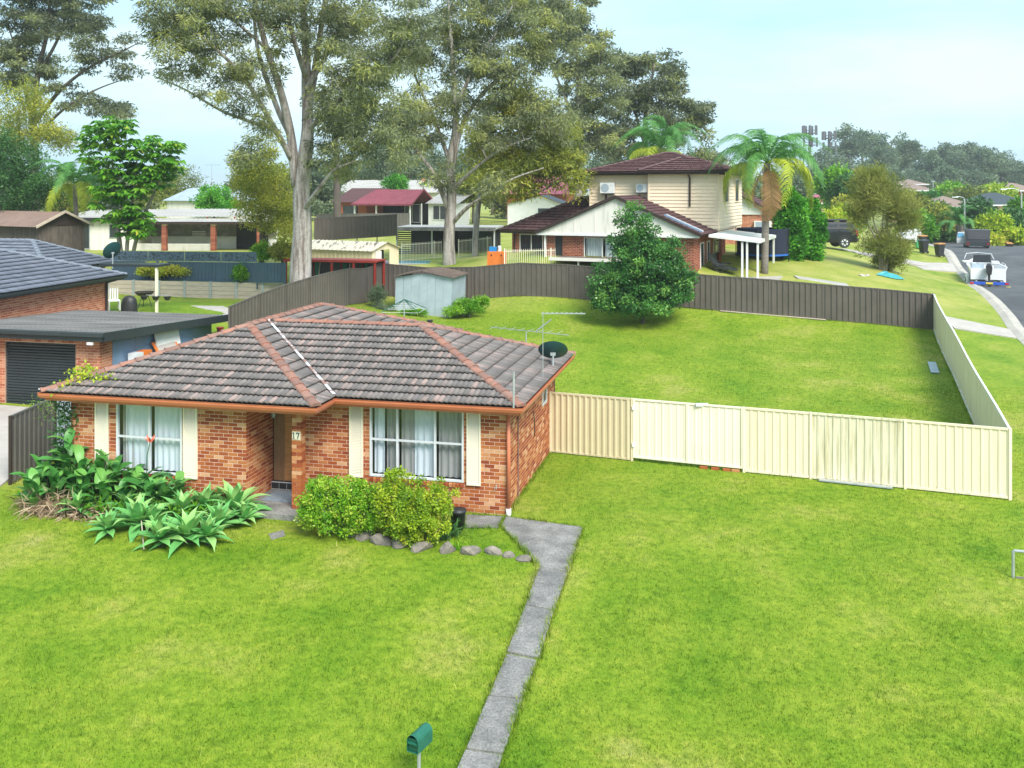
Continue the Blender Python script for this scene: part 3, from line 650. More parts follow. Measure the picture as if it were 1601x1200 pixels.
fence('back_fence', 'long brown steel fence across the back of the yard', 'fence', split(FD, FE, 11), FH, 'fence_brown', pitch=.26, depth=.05, flip=-1)
fence('boundary_fence', 'brown steel fence stepping down beside the gum tree towards the house', 'fence', split(FE, (-10.3,34.9), 7), FH+.05, 'fence_brown', pitch=.26, depth=.04, flip=-1)
fence('grey_fence', 'short grey steel fence with a red-brown end post beside the garden bed', 'fence', [(-12.55,23.95),(-12.35,25.9)], 1.72, 'fence_grey', depth=.03, pm='gutter_dark')
fence('sheet_fence', 'pale sheet panel closing the gap beside the vine covered house corner', 'fence', [(-12.3,25.95),(-10.75,25.6)], 1.8, 'tin', pitch=.4)
# loose plank and bricks at the foot of the cream fence
def plank(p, q, m, name, lab, cat, w=.14, up=.04):
    P = Vector((*p, gz(*p)+up)); Q = Vector((*q, gz(*q)+up)); b = B().bar((0,0,0), Q-P, w, .03); tag(b.obj(name, m, loc=P), lab, cat)
pq = on_line(1278), on_line(1392)
plank((pq[0][0],pq[0][1]-.12), (pq[1][0],pq[1][1]-.14), M['galv'], 'offcut_sheet', 'grey metal offcut lying under the mould stained fence panel', 'offcut')
for px, lab in ((1100,'loose orange brick under the gate, nearest the gate middle'),(1118,'loose orange brick second from the middle under the gate'),(1136,'loose orange brick second from the gate post'),(1150,'loose orange brick closest to the stained fence, under the gate')):
    x, y = on_line(px); o = bx(-.1,.1,-.05,.05,0,.07).obj('loose_brick', M['brick'], loc=(x, y-.02, gz(x, y)-.01)); o.rotation_euler = (0, 0, R(-20+rnd.uniform(-5,5))); tag(o, lab, 'brick', 'bricks under the white gate')
plank((16.0,36.2), (16.7,38.1), M['tin'], 'loose_board', 'pale board lying inside the street side fence', 'board', .3)
qa, qb = on_line(1290, FD, FE), on_line(1125, FD, FE)
plank((qa[0],qa[1]-.1), (qb[0],qb[1]-.1), M['timber_grey'], 'edging_board', 'weathered board lying along the foot of the back fence', 'board', .12, .05)
# sleeper retaining wall in the neighbouring yard
RA, RB_ = at(170,437,49.0), at(535,445,47.6)
rw = thing('retaining_wall', 'weathered timber sleeper retaining wall with steel posts', 'wall', (RA.x, RA.y, 0))
n = 9; zt = lambda t: RA.z+(RB_.z-RA.z)*t
for i in range(n):
    for k in range(5):
        p = Vector(((RB_.x-RA.x)*i/n, (RB_.y-RA.y)*i/n, zt(i/n)-.11-k*.215)); q = Vector(((RB_.x-RA.x)*(i+1)/n, (RB_.y-RA.y)*(i+1)/n, zt((i+1)/n)-.11-k*.215))
        B().bar(p, q, .075+.01*((k+i) % 2), .2).obj('sleeper', M['timber_grey'], rw)
for i in range(n+1):
    p = Vector(((RB_.x-RA.x)*i/n, (RB_.y-RA.y)*i/n, zt(i/n))); bx(p.x-.06, p.x+.06, p.y-.09, p.y+.05, p.z-1.5, p.z+.03).obj('post', M['galv'], rw)
# blue fence with a perforated screen on top
bp = [at(px, 437, 50.4-.6*i)[:2] for i, px in enumerate((176,232,289,346,402,446))]
zb = [at(px, 438+i, 50.4-.6*i).z for i, px in enumerate((176,232,289,346,402,446))]
bf = fence('blue_fence', 'dark blue steel fence behind the sleeper wall, with perforated screen on top', 'fence', bp, 1.02, 'fence_blue', pitch=.2, zs=zb)
sm = B(); P0 = Vector((*bp[0], zb[0]))
for i in range(4):
    p = Vector((*bp[i], zb[i]+1.04))-P0; q = Vector((*bp[i+1], zb[i+1]+1.04))-P0; q = p.lerp(q, .985)
    s = B().bar(p+Vector((0,0,.26)), q+Vector((0,0,.26)), .02, .50).obj('screen', mat('screen_steel', (.085,.13,.175), (.07,.11,.15), 2, .5), bf)
    t = B()
    for _ in range(70):
        c = p.lerp(q, rnd.uniform(.03,.97))+Vector((0,-.016,rnd.uniform(.06,.46))); r = rnd.uniform(.03,.065); a = rnd.random()*6
        t.quad(*[c+Vector((math.cos(a+j*2.1)*r, 0, math.sin(a+j*2.1)*r)) for j in range(3)])
    tag(t.obj('perforations', M['black'], s), kind='stuff')
# pool fence of white pickets
def pickets(a, c, za, zc, h, name, lab, gap=.11):
    a = Vector((*a, za)); c = Vector((*c, zc)); t = thing(name, lab, 'fence', a); e = c-a; n = int(e.length/gap)
    me = bx(-.011,.011,-.011,.011,.06,h).mesh('picket', M['cream'])
    for i in range(n+1): mesh_obj('picket', me, t, e*i/n)
    for zz in (.1, h-.1): B().bar(Vector((0,0,zz)), e+Vector((0,0,zz)), .03).obj('rail', M['cream'], t)
    for i in range(0, n+1, 22): bx(-.03,.03,-.03,.03,0,h+.04).obj('post', M['cream'], t, loc=e*i/n)
def w2(px, py, d): v = at(px, py, d); return (v.x, v.y), v.z
(a, za), (c, zc) = w2(628,409,60), w2(690,404,62); pickets(a, c, za, zc, 1.15, 'pool_fence', 'cream picket pool fence beside the cream shed')
(a, za), (c, zc) = w2(717,404,61), w2(768,398,63); pickets(a, c, za, zc, 1.2, 'pool_fence', 'cream picket pool fence between the gum trunk and the orange cabinet')
(a, za), (c, zc) = w2(789,419,51.5), w2(868,418,51.2); pickets(a, c, za, zc, 1.02, 'picket_fence', 'cream picket fence beside the orange cabinet, in front of the brick wing')
# pool
v = at(655,411,58.5); slab_ = B().box(-2.6,2.6,-.9,1.6,-.4,.04); pc = slab_.obj('pool', M['concrete_pale'], loc=v); tag(pc, 'pale paved surround of the swimming pool beside cream shed', kind='structure')
bx(-2.2,2.2,-.7,1.2,.02,.06).obj('water', mat('pool_water', (.12,.52,.62), (.1,.45,.56), 2, .08), pc)
# ================================================================ other buildings
def hip_roof(parent, x0, x1, y0, y1, ze, k, tm, cm, name='roof', gut=None, simple=True):
    w_, d_ = x1-x0, y1-y0; h = min(w_, d_)/2; z = ze+h*k
    if w_ >= d_: A, C = (x0+h, (y0+y1)/2, z), (x1-h, (y0+y1)/2, z)
    else: A, C = ((x0+x1)/2, y0+h, z), ((x0+x1)/2, y1-h, z)
    c = [(x0,y0,ze),(x1,y0,ze),(x1,y1,ze),(x0,y1,ze)]
    if w_ >= d_: pl = [[c[0],c[1],C,A],[c[1],c[2],C],[c[2],c[3],A,C],[c[3],c[0],A]]; hips = [(c[0],A),(c[1],C),(c[2],C),(c[3],A),(A,C)]
    else: pl = [[c[0],c[1],A],[c[1],c[2],C,A],[c[2],c[3],C],[c[3],c[0],A,C]]; hips = [(c[0],A),(c[1],A),(c[2],C),(c[3],C),(A,C)]
    b = B()
    for p in pl: b.quad(*p)
    rf = b.obj(name, M['tile_base'], parent)
    for p in pl: tiled_plane(p, rf, M[tm], simple=simple)
    me = cap_mesh('ridge_cap', M[cm])
    for a, e in hips:
        if Vector(a) != Vector(e): caps(a, e, rf, me, up=.04)
    if gut:
        for i in range(4):
            p, q = Vector(c[i]), Vector(c[(i+1) % 4]); i_ = Vector(((x0+x1)/2, (y0+y1)/2, ze)); s = lambda v: v+Vector((math.copysign(.05, i_.x-v.x), math.copysign(.05, i_.y-v.y), 0))
            gutter_run(s(p), s(q), parent, M[gut], ze+.02)
        bx(x0+.1,x1-.1,y0+.1,y1-.1,ze-.16,ze-.14).obj('soffit', M[gut], parent)
    return rf
def ribbed(parent, c00, c10, c01, c11, m, pitch=.2, rib=.03, name='roof_sheet', thick=.03):
    """corrugated sheet; ribs run from edge c00-c10 to edge c01-c11"""
    c00, c10, c01, c11 = map(Vector, (c00, c10, c01, c11)); n = (c10-c00).cross(c01-c00).normalized(); n = n if n.z > 0 else -n
    k = max(2, int((c10-c00).length/pitch)); b = B()
    for i in range(k+1):
        for o, t in (((i)/k, 0), (min((i+.7)/k, 1), 0), (min((i+.78)/k, 1), rib), (min((i+.93)/k, 1), rib)):
            b.v += [tuple(c00.lerp(c10, o)+n*t), tuple(c01.lerp(c11, o)+n*t)]
    q = len(b.v)//2; b.f = [(2*i, 2*i+2, 2*i+3, 2*i+1) for i in range(q-1)]
    return b.obj(name, m, parent)
def simple_window(parent, x0, x1, z0, z1, y, m='white', cols=1, name='window'):
    b = B(); f = .06
    b.box(x0,x0+f,y-.05,y,z0,z1); b.box(x1-f,x1,y-.05,y,z0,z1); b.box(x0+f,x1-f,y-.05,y,z0,z0+f); b.box(x0+f,x1-f,y-.05,y,z1-f,z1)
    for i in range(1, cols): c = x0+(x1-x0)*i/cols; b.box(c-.025,c+.025,y-.048,y,z0+f,z1-f)
    fr = b.obj(name, M[m], parent)
    for i in range(cols):
        a = x0+f+(x1-x0-2*f)*i/cols; bx(a+.03*(i > 0), a+(x1-x0-2*f)/cols-.03*(i < cols-1), y-.02, y-.008, z0+f, z1-f).obj('pane', M['dglass'], fr)
    return fr
def side_window(parent, x, y0, y1, z0, z1, m='white'):
    b = B(); f = .06; b.box(x,x+.05,y0,y0+f,z0,z1); b.box(x,x+.05,y1-f,y1,z0,z1); b.box(x,x+.05,y0+f,y1-f,z0,z0+f); b.box(x,x+.05,y0+f,y1-f,z1-f,z1)
    fr = b.obj('window', M[m], parent); bx(x+.005,x+.02,y0+f,y1-f,z0+f,z1-f).obj('pane', M['dglass'], fr); return fr
# ---------------------------------------------------------------- neighbouring brick house with slate-blue tiles
nb = thing('neighbour_house', 'pale orange brick house with slate blue tiled hip roof', 'house', (-16.45,40.8,0), -10)
brick_wall(nb, (-.5,-15.5,1.0), (0,1,0), 15.0, 0, 2.72, mats=('mortar','brick_pale'))
brick_wall(nb, (-.5,-.5,1.0), (-1,0,0), 3, 0, 2.72, mats=('mortar','brick_pale'))
hip_roof(nb, -10, 0, -16, 0, 3.72, .36, 'tile_slate', 'cap_slate', gut='steel_dark')
B().tube([(.0,-.75,3.6),(-.42,-.75,3.45),(-.42,-.75,1.3)], .05, 8).obj('downpipe', M['black'], nb)
B().lathe([(.16,0),(.16,.3),(.2,.32),(.2,.4),(.05,.5)], 12, (-3.1,-6.2,4.78)).obj('roof_vent', M['black'], nb)
nb2 = thing('rear_wing', 'slate blue tiled wing standing behind the pale brick house', 'house', (-22.4,46.1,0), -10)
bx(-13.5,-.5,.5,5.5,1.6,3.4).obj('wall', M['brick_pale'], nb2); hip_roof(nb2, -14, 0, 0, 6, 3.42, .43, 'tile_slate', 'cap_slate', gut='steel_dark')
# patio roof, post with hanging pots, dish
pt = thing('patio_cover', 'dark patio roof on a single pale post behind the slate tiled house', 'shelter', (-16.6,42.3,0), -10)
bx(-1.6,1.25,-.3,.7,3.98,4.09).obj('cover', M['steel_dark'], pt); bx(1.05,1.15,-.25,-.15,1.7,3.98).obj('post', M['cream'], pt)
b = B(); b.bar((.6,-.2,2.75),(1.7,-.2,2.75),.03); b.obj('pot_arm', M['galv'], pt)
for x, lab in ((.55,'dark hanging pot nearest the brick wall on patio post'),(1.1,'dark hanging pot in the middle of the patio post arm'),(1.65,'dark hanging pot on the lawn end of the post arm')):
    o = B().lathe([(.09,0),(.16,.14),(.17,.16)], 10).obj('hanging_pot', M['black'], loc=Vector((-16.6,42.3,2.55))+Matrix.Rotation(R(-10),3,'Z')@Vector((x,-.28,0))); tag(o, lab, 'pot', 'pots on the patio post')
# garage
ga = thing('garage', 'orange brick garage with flat dark roof and roller door', 'garage', (-12.87,29.9,.0), -13)
brick_wall(ga, (-7.4,0,.3), (1,0,0), 7.4, 0, 2.5, [(3.94,6.53,-.1,2.22)], mats=('mortar','brick_pale'))
brick_wall(ga, (0,0,.3), (0,1,0), .62, 0, 2.5, mats=('mortar','brick_pale'))
for i in range(5): bx(-.06,.0+.004*(i%2),.63+i*1.19,.63+(i+1)*1.19-.008,.2,2.55).obj('cladding_sheet', M['blue_clad'], ga)
rd = bx(-3.46,-.87,.10,.13,.3,2.52).obj('roller_door', M['steel_dark'], ga)
me = B().tube([(0,0,0),(2.55,0,0)], .045, 6).mesh('door_slat', M['steel_dark'])
for i in range(24): mesh_obj('door_slat', me, rd, (-3.44,.095,.36+i*.089))
bx(-2.25,-2.1,.03,.06,1.02,1.06).obj('door_handle', M['alu'], rd); bx(-3.6,-3.46,.02,.1,.3,2.52).obj('door_jamb', M['dark'], ga)
bx(-7.2,-.1,6.4,6.5,.2,2.4).obj('rear_wall', M['dark'], ga)
zf = lambda y: 2.92-.052*y
ribbed(ga, (-8.2,-.42,zf(-.42)),(.42,-.42,zf(-.42)),(-8.2,7.2,zf(7.2)),(.42,7.2,zf(7.2)), mat('dark_roof_sheet',(.24,.235,.23),(.11,.107,.105),.9,.8,.38,.66,stretch=(.5,3,3),fine=.25), .15, .02)
b = B(); b.box(-8.2,.42,-.46,-.40,2.70,2.98); b.obj('front_fascia', M['steel_dark'], ga); bx(-8.2,.5,-.56,-.46,2.86,2.97).obj('gutter', M['steel_dark'], ga)
b = B(); b.prism([(.40,-.4,2.70),(.40,7.2,zf(7.2)-.22),(.40,7.2,zf(7.2)+.04),(.40,-.4,2.98)], (.06,0,0)); b.obj('side_fascia', M['steel_dark'], ga, fix=True); bx(-.1,.1,-.5,-.44,2.6,2.68).obj('floodlight', M['white'], ga)
# things leaning on the blue wall
def leaning(name, lab, cat, y, w_, h, m, z=1.7, inner=None, tilt=.25):
    o = thing(name, lab, cat, Vector((-12.87,29.9,z))+Matrix.Rotation(R(-13),3,'Z')@Vector((.05,y,0)), -13)
    b = B(); b.prism([(tilt,0,0),(tilt,w_,0),(.0,w_,h),(.0,0,h)], (.04,0,0)); b.obj('board', M[m], o, fix=True)
    if inner: b = B(); i = .12; b.prism([(tilt*(1-i)+.045,i,i*h),(tilt*(1-i)+.045,w_-i,i*h),(tilt*i+.045,w_-i,h*(1-i)),(tilt*i+.045,i,h*(1-i))], (.006,0,0)); b.obj('inlay', M[inner], o, fix=True)
M['orange'] = mat('orange_paint', (.75,.20,.03), (.62,.16,.025), 2, .5)
rack = thing('storage_rack', 'low grey shelf under the leaning boards on the blue garage wall', 'shelf', Vector((-12.87,29.9,.3))+Matrix.Rotation(R(-13),3,'Z')@Vector((.05,.9,0)), -13)
bx(.02,.5,0,4.2,1.35,1.4).obj('shelf', M['galv'], rack)
for y in (.05,2.1,4.15): bx(.05,.1,y-.03,y+.03,0,1.35).obj('leg', M['galv'], rack); bx(.42,.47,y-.03,y+.03,0,1.35).obj('leg', M['galv'], rack)
leaning('white_board', 'white board leaning on the blue garage wall', 'board', 2.75, 1.4, .88, 'white', tilt=.18); leaning('orange_board', 'orange framed board leaning in front of the white one', 'board', 2.6, 1.3, .5, 'orange', inner='concrete_pale', tilt=.34)
for y, m_, lab in ((1.25,'alu','grey box on the shelf beside the blue wall'),(1.72,'orange','orange box beside the grey box on garage shelf')):
    o = bx(.12,.45,y,y+.36,0,.36).obj('storage_box', M[m_], loc=Vector((-12.87,29.9,1.7))+Matrix.Rotation(R(-13),3,'Z')@Vector((.0,0,0))); o.rotation_euler = (0,0,R(-13)); tag(o, lab, 'box')
slab('driveway', [(-22,24.5),(-12.7,23.4),(-13.0,29.7),(-20.2,31.2)], M['concrete_pale'], .02, label='concrete driveway in front of the roller door')
slab('patio', [(-17.2,38.5),(-11.6,39.5),(-11.9,41.6),(-13.2,43.8),(-18,44.5)], M['concrete_pale'], .05, label='pale concrete patio behind the garage')
# ---------------------------------------------------------------- two-storey house
ts = thing('two_storey_house', 'brick house with white gable and cream weatherboard upper storey', 'house', (9.52,50.2,2.4), -23)
GW = 8.3; ze = 2.52
brick_wall(ts, (-GW,0,-.6), (1,0,0), GW, 0, 3.12, [(.55,1.0,.6,3.0),(2.25,4.35,1.35,2.95)], mats=('mortar','brick_dark'))
brick_wall(ts, (0,0,-.6), (0,1,0), 9.0, 0, 3.12, mats=('mortar','brick_dark'), off=.1)
brick_wall(ts, (-GW-3.4,3.2,-.6), (1,0,0), 3.4, 0, 3.12, [(.5,2.0,1.3,2.9)], mats=('mortar','brick_dark'))
bx(-GW-3.3,-.15,3.35,9,-.5,2.5).obj('core_wall', M['dark'], ts); bx(-GW,-.15,.9,3.3,-.5,2.5).obj('core_wall', M['dark'], ts)
g = window(ts, -GW+2.25,-GW+4.35,.75,2.35,.03,[-GW+3.3],1.1, m='white'); curtain(g, -GW+2.3,-GW+3.2,.8,2.3,.25,'curtain'); curtain(g, -GW+3.4,-GW+4.3,.8,2.3,.25,'curtain')
window(ts, -GW-2.9,-GW-1.4,.7,2.3,3.23,[-GW-2.15], None, m='white', pane='dglass'); bx(-GW+.55,-GW+1.0,.04,.08,0,2.4).obj('door', M['dglass'], ts); bx(-GW+.0,-GW+.1,-.25,-.15,-.5,2.5).obj('veranda_post', M['white'], ts)
side_window(ts, .0, 1.6, 2.5, .5, 2.1); side_window(ts, .0, 3.4, 4.1, 0, 2.1); side_window(ts, .0, 5.2, 6.6, .7, 2.1)
# gable front
ov = .5; gx0, gx1 = -GW-ov, ov; gm = (gx0+gx1)/2; gr = ze+2.02
b = B(); b.prism([(gx0+.1,-.35,ze),(gx1-.1,-.35,ze),(gm,-.35,gr-.06)], (0,.06,0)); gb = b.obj('gable', M['gable'], ts, fix=True)
for i in range(1, 8):
    x = gx0+(gx1-gx0)*i/8; hgt = (1-abs(x-gm)/((gx1-gx0)/2))*2.0; bx(x-.02,x+.02,-.372,-.352,ze+.02,ze+max(.1,hgt-.12)).obj('cover_strip', M['gable'], gb)
bx(gx0+.1,gx1-.1,-.40,-.352,ze-.08,ze+.03).obj('gable_trim', M['white'], ts)
b = B(); b.quad((gx0,-.45,ze+.02),(gm,-.45,gr),(gm,7,gr),(gx0,7,ze+.02)); b.quad((gm,-.45,gr),(gx1,-.45,ze+.02),(gx1,9.5,ze+.02),(gm,9.5,gr)); gr_ = b.obj('gable_roof', M['tile_base'], ts)
tiled_plane([(gx1,-.45,ze+.04),(gx1,9.4,ze+.04),(gm,9.4,gr+.02),(gm,-.45,gr+.02)], gr_, M['tile_brown'], simple=True)
tiled_plane([(gx0,7,ze+.04),(gx0,-.45,ze+.04),(gm,-.45,gr+.02),(gm,7,gr+.02)], gr_, M['tile_brown'], simple=True)
for a, c in (((gx0,-.47,ze+.06),(gm,-.47,gr+.05)),((gm,-.47,gr+.05),(gx1,-.47,ze+.06))): B().bar(a, c, .1, .16).obj('barge_board', M['gutter_dark'], ts)
# left wing roof
wr_ = B(); wx0, wx1 = -GW-4.0, -1; wy0, wy1 = 2.7, 10.5; wh = 3.9*.5
wr_.quad((wx0,wy0,ze),(wx1,wy0,ze),(wx1,wy0+3.9,ze+wh),(wx0+3.9,wy0+3.9,ze+wh)); wr_.quad((wx0,wy1,ze),(wx0,wy0,ze),(wx0+3.9,wy0+3.9,ze+wh)); wo = wr_.obj('wing_roof', M['tile_base'], ts)
tiled_plane([(wx0,wy0,ze),(wx1,wy0,ze),(wx1,wy0+3.9,ze+wh),(wx0+3.9,wy0+3.9,ze+wh)], wo, M['tile_brown'], simple=True)
caps((wx0,wy0,ze),(wx0+3.9,wy0+3.9,ze+wh), wo, cap_mesh('ridge_cap', M['cap_brown']), up=.04); caps((wx0+3.9,wy0+3.9,ze+wh),(wx1,wy0+3.9,ze+wh), wo, cap_mesh('ridge_cap', M['cap_brown']), up=.04)
gutter_run((wx0+.05,wy0+.05,0),(-GW-.4,wy0+.05,0), ts, M['gutter_dark'], ze+.03); B().tube([(-GW-3.2,3.12,2.4),(-GW-3.2,3.12,-.4)], .045, 6).obj('downpipe', M['gutter_dark'], ts)
# upper storey
uy, ub, uxm, uxr, uxl, ut = 4.4, 3.9, -3.45, .55, -7.15, 5.95
def boards(parent, p, q, z0, z1, step=.2, name='weatherboard', m='siding'):
    p = Vector(p); q = Vector(q); d = (q-p).normalized(); n = Vector((d.y,-d.x,0)); z = z0; L = (q-p).length
    b = B(); b.add([p*0+Vector((0,0,0)), d*L, d*L+Vector((0,0,step)), Vector((0,0,step)), n*.045, d*L+n*.045, d*L+n*.006+Vector((0,0,step)), n*.006+Vector((0,0,step))], [(4,5,6,7),(0,1,5,4),(1,2,6,5),(0,4,7,3),(3,7,6,2)])
    me = b.mesh(name, M[m])
    while z < z1-.01: mesh_obj(name, me, parent, Vector((p.x, p.y, z))); z += step
uc = bx(uxl+.02,uxm,uy+.02,11.5,ze+.3,ut).obj('upper_wall', M['siding'], ts); bx(uxm,uxr-.02,ub+.02,11.5,ze+.0,ut).obj('upper_wall', M['siding'], ts)
boards(uc, (uxl,uy,0), (uxm,uy,0), ze+.25, ut); boards(uc, (uxm,ub,0), (uxr,ub,0), ze+.25, ut); boards(uc, (uxr,ub,0), (uxr,11.5,0), ze+.25, ut, m='siding')
for x, y in ((uxl,uy),(uxm,ub),(uxr,ub)): bx(x-.04,x+.04,y-.045,y+.03,ze+.2,ut).obj('corner_trim', M['siding'], uc)
side_window(ts, uxr+.03, 5.3, 6.7, 4.2, 5.6, 'siding'); side_window(ts, uxr+.03, 8.8, 10.2, 4.2, 5.6, 'siding')
hip_roof(ts, uxl-.4, uxr+.55, uy-.55, 12.0, ut+.02, .295, 'tile_brown', 'cap_brown', 'upper_roof', gut='gutter_dark')
b = B(); b.quad((uxm-.5,ub-.5,ut+.05),(uxr+.6,ub-.5,ut+.05),(uxr-1.4,ub+1.5,ut+.8),(uxm+1.5,ub+1.5,ut+.8)); b.quad((uxm-.5,ub+1.4,ut+.05),(uxm-.5,ub-.5,ut+.05),(uxm+1.5,ub+1.5,ut+.8)); pr = b.obj('roof_bay', M['tile_base'], ts)
tiled_plane([(uxm-.5,ub-.5,ut+.05),(uxr+.6,ub-.5,ut+.05),(uxr-1.4,ub+1.5,ut+.8),(uxm+1.5,ub+1.5,ut+.8)], pr, M['tile_brown'], simple=True)
caps((uxm-.5,ub-.5,ut+.07),(uxm+1.5,ub+1.5,ut+.82), pr, cap_mesh('ridge_cap', M['cap_brown']), up=.05)
gutter_run((uxm-.45,ub-.45,0),(uxr+.55,ub-.45,0), ts, M['gutter_dark'], ut+.08)
B().tube([(uxr-1.6,ub-.5,ut-.1),(uxr-1.6,ub-.08,ut-.35),(uxr-1.6,ub-.08,4.0)], .055, 8).obj('downpipe', M['gutter_dark'], ts); B().tube([(uxl+1.0,uy-.07,4.7),(uxl+1.0,uy-.07,3.1)], .05, 8).obj('downpipe', M['gutter_dark'], ts)
def aircon(loc, rz, lab, s=1):
    a = thing('air_conditioner', lab, 'air conditioner', loc, rz); bx(-.42*s,.42*s,-.32,0,0,.62*s).obj('case', M['white'], a)
    f = B(); f.tube([(-.12*s,-.322,.31*s),(-.12*s,-.33,.31*s)], .25*s, 20); f.obj('fan_grille', M['tin'], a); bx(.2*s,.36*s,-.326,-.321,.42*s,.5*s).obj('badge', M['alu'], a); bx(-.36,.36,-.3,-.0,-.06,-.01).obj('bracket', M['black'], a)
def tsw(x, y, z): return Vector((9.52,50.2,2.4))+Matrix.Rotation(R(-23),3,'Z')@Vector((x,y,z))
aircon(tsw(uxl+1.15,uy-.05,4.75), -23, 'white air conditioner with round fan on the cream weatherboard wall'); aircon(tsw(uxm-.45,uy-.05,4.8), -23, 'air conditioner tucked in the corner of the upper wall', .8)
# ladder lying on the gable roof
ld = thing('ladder', 'blue and silver ladder lying on the tiled gable roof', 'ladder', tsw(gx1-2.1,.15,gr-1.08+.16), -23)
dr = Vector((2.0,0,-2.02/((gx1-gx0)/2)*2.0));
for o_ in (0,.42): B().bar(Vector((0,o_,0)), dr+Vector((0,o_,0)), .05, .09).obj('stile', M['blue_clad'] if o_ == 0 else M['alu'], ld)
for i in range(7): B().bar(dr*(i+.5)/7, dr*(i+.5)/7+Vector((0,.42,0)), .03).obj('rung', M['alu'], ld)
# white patio cover on posts
pc = thing('patio_cover', 'white flat patio cover on slim white posts beside the two-storey house', 'shelter', tsw(.55,0,0), -23)
ribbed(pc, (0,1.2,2.55),(0,7.5,2.55),(2.6,1.2,2.3),(2.6,7.5,2.3), M['white'], .25, .02); bx(2.58,2.66,1.2,7.5,2.15,2.32).obj('edge_beam', M['white'], pc)
b = B(); b.prism([(0,1.2,2.42),(2.62,1.2,2.17),(2.62,1.2,2.3),(0,1.2,2.56)], (0,-.04,0)); b.obj('front_beam', M['white'], pc, fix=True)
for x, y in ((1.75,1.3),(2.0,1.3),(2.55,1.3),(2.55,4.4),(2.55,7.3)): bx(x-.05,x+.05,y-.05,y+.05,-.3,2.2).obj('post', M['white'], pc)
o = bx(-.3,3.6,-.2,8,-.4,.02).obj('patio', M['concrete_pale'], loc=tsw(.55,.0,.3)); o.rotation_euler = (0,0,R(-23)); tag(o, 'pale concrete patio under the white cover', kind='structure')
# low rusty-topped lean-to in front of the house
lt = thing('lean_to', 'low flat rusty roof on posts in front of the brick wall', 'shelter', tsw(-6.6,-2.2,-.35), -23)
bx(-.6,3.9,0,1.6,1.62,1.68).obj('roof_sheet', M['rust_roof'], lt); bx(-.65,3.95,-.04,.0,1.55,1.72).obj('edge', M['gable'], lt)
for x in (.9,3.7): bx(x,x+.07,.1,.17,-.3,1.62).obj('post', M['white'], lt)
bx(.2,3.8,1.2,1.3,-.3,1.4).obj('stored_timber', M['dark'], lt)
# ---------------------------------------------------------------- brick house beyond with white gable
bh = thing('gabled_house', 'orange brick house with a white gable behind the palm tree', 'house', tuple(at(1209,395,68)[:2])+(at(1209,397,68).z,), -18)
brick_wall(bh, (-9,0,-.5), (1,0,0), 9, 0, 3.3, mats=('mortar','brick_pale')); bx(-.02,.0,0,9,-.5,2.8).obj('side_wall', M['brick_pale'], bh)
b = B(); b.prism([(-9.2,-.1,2.8),(.3,-.1,2.8),(-4.5,-.1,5.1)], (0,.06,0)); b.obj('gable', M['white'], bh, fix=True)
b = B(); b.quad((.5,-.4,2.78),(.5,9,2.78),(-4.5,9,5.15),(-4.5,-.4,5.15)); b.quad((-9.4,9,2.78),(-9.4,-.4,2.78),(-4.5,-.4,5.15),(-4.5,9,5.15)); rr = b.obj('roof', M['tile_base'], bh)
tiled_plane([(.5,-.4,2.8),(.5,9,2.8),(-4.5,9,5.17),(-4.5,-.4,5.17)], rr, M['tile_brown'], simple=True); B().bar((.55,-.42,2.8),(-4.5,-.42,5.2),.08,.14).obj('barge_board', M['gutter_dark'], bh)
ac = bx(-1.3,-.1,-.3,-.01,1.75,2.35).obj('window_air_conditioner', M['white'], bh); b = B(); [b.box(-1.2,-.25,-.315,-.302,1.83+i*.08,1.87+i*.08) for i in range(6)]; b.obj('grille', M['blue_clad'], ac)
# ---------------------------------------------------------------- long low house with white sheet roof
lo = thing('low_house', 'long low pale house with white sheet roof and brick piered veranda', 'house', at(415,393,74), -3)
X = lambda px: (px-415)*74/FP
Z = lambda py: (393-py)*74/FP
bx(X(85),0,3.0,3.2,-.5,Z(350)).obj('back_wall', M['white'], lo); bx(X(85),X(207),.0,3.0,-.5,Z(346)).obj('wall', M['gable'], lo)
bx(X(207),0,2.8,2.9,Z(372),Z(350)).obj('painted_shade_wall', M['concrete'], lo); bx(X(350),X(402),2.7,2.78,-.4,Z(352)).obj('dark_bay', M['dark'], lo)  # grey sheet painted in for the shade under the veranda roof
for p0, p1, q0, q1 in ((90,103,352,390),(106,134,350,390),(165,178,350,373)): w_ = simple_window(lo, X(p0), X(p1), Z(q1), Z(q0), -.002, 'galv')
ribbed(lo, (X(82),-.5,Z(341)),(X(208),-.5,Z(341)),(X(82),6,Z(341)+.55),(X(208),6,Z(341)+.55), M['white_roof'], .35, .03); ribbed(lo, (X(205),.8,Z(339)),(.4,.8,Z(339)),(X(205),6,Z(339)+.5),(.4,6,Z(339)+.5), M['white_roof'], .35, .03)
ribbed(lo, (X(205),-.6,Z(347)),(.4,-.6,Z(347)),(X(205),.9,Z(342)),(.4,.9,Z(342)), M['white_roof'], .35, .03)
bx(X(205),.4,-.66,-.6,Z(350),Z(346)).obj('fascia', M['gutter_dark'], lo); bx(X(82),X(208),-.56,-.5,Z(344),Z(340)).obj('fascia', M['black'], lo)
for p in (257,335,408):
    bp_ = bx(X(p)-.17,X(p)+.17,-.5,-.16,-.6,Z(350)).obj('pier', M['mortar'], lo); b = B()
    for k in range(28):
        z = -.55+k*.098
        if z < Z(351)-.09: b.box(X(p)-.18,X(p)+.18,-.51,-.15,z,z+.082)
    tag(b.obj('bricks', M['brick_dark'], bp_), kind='stuff')
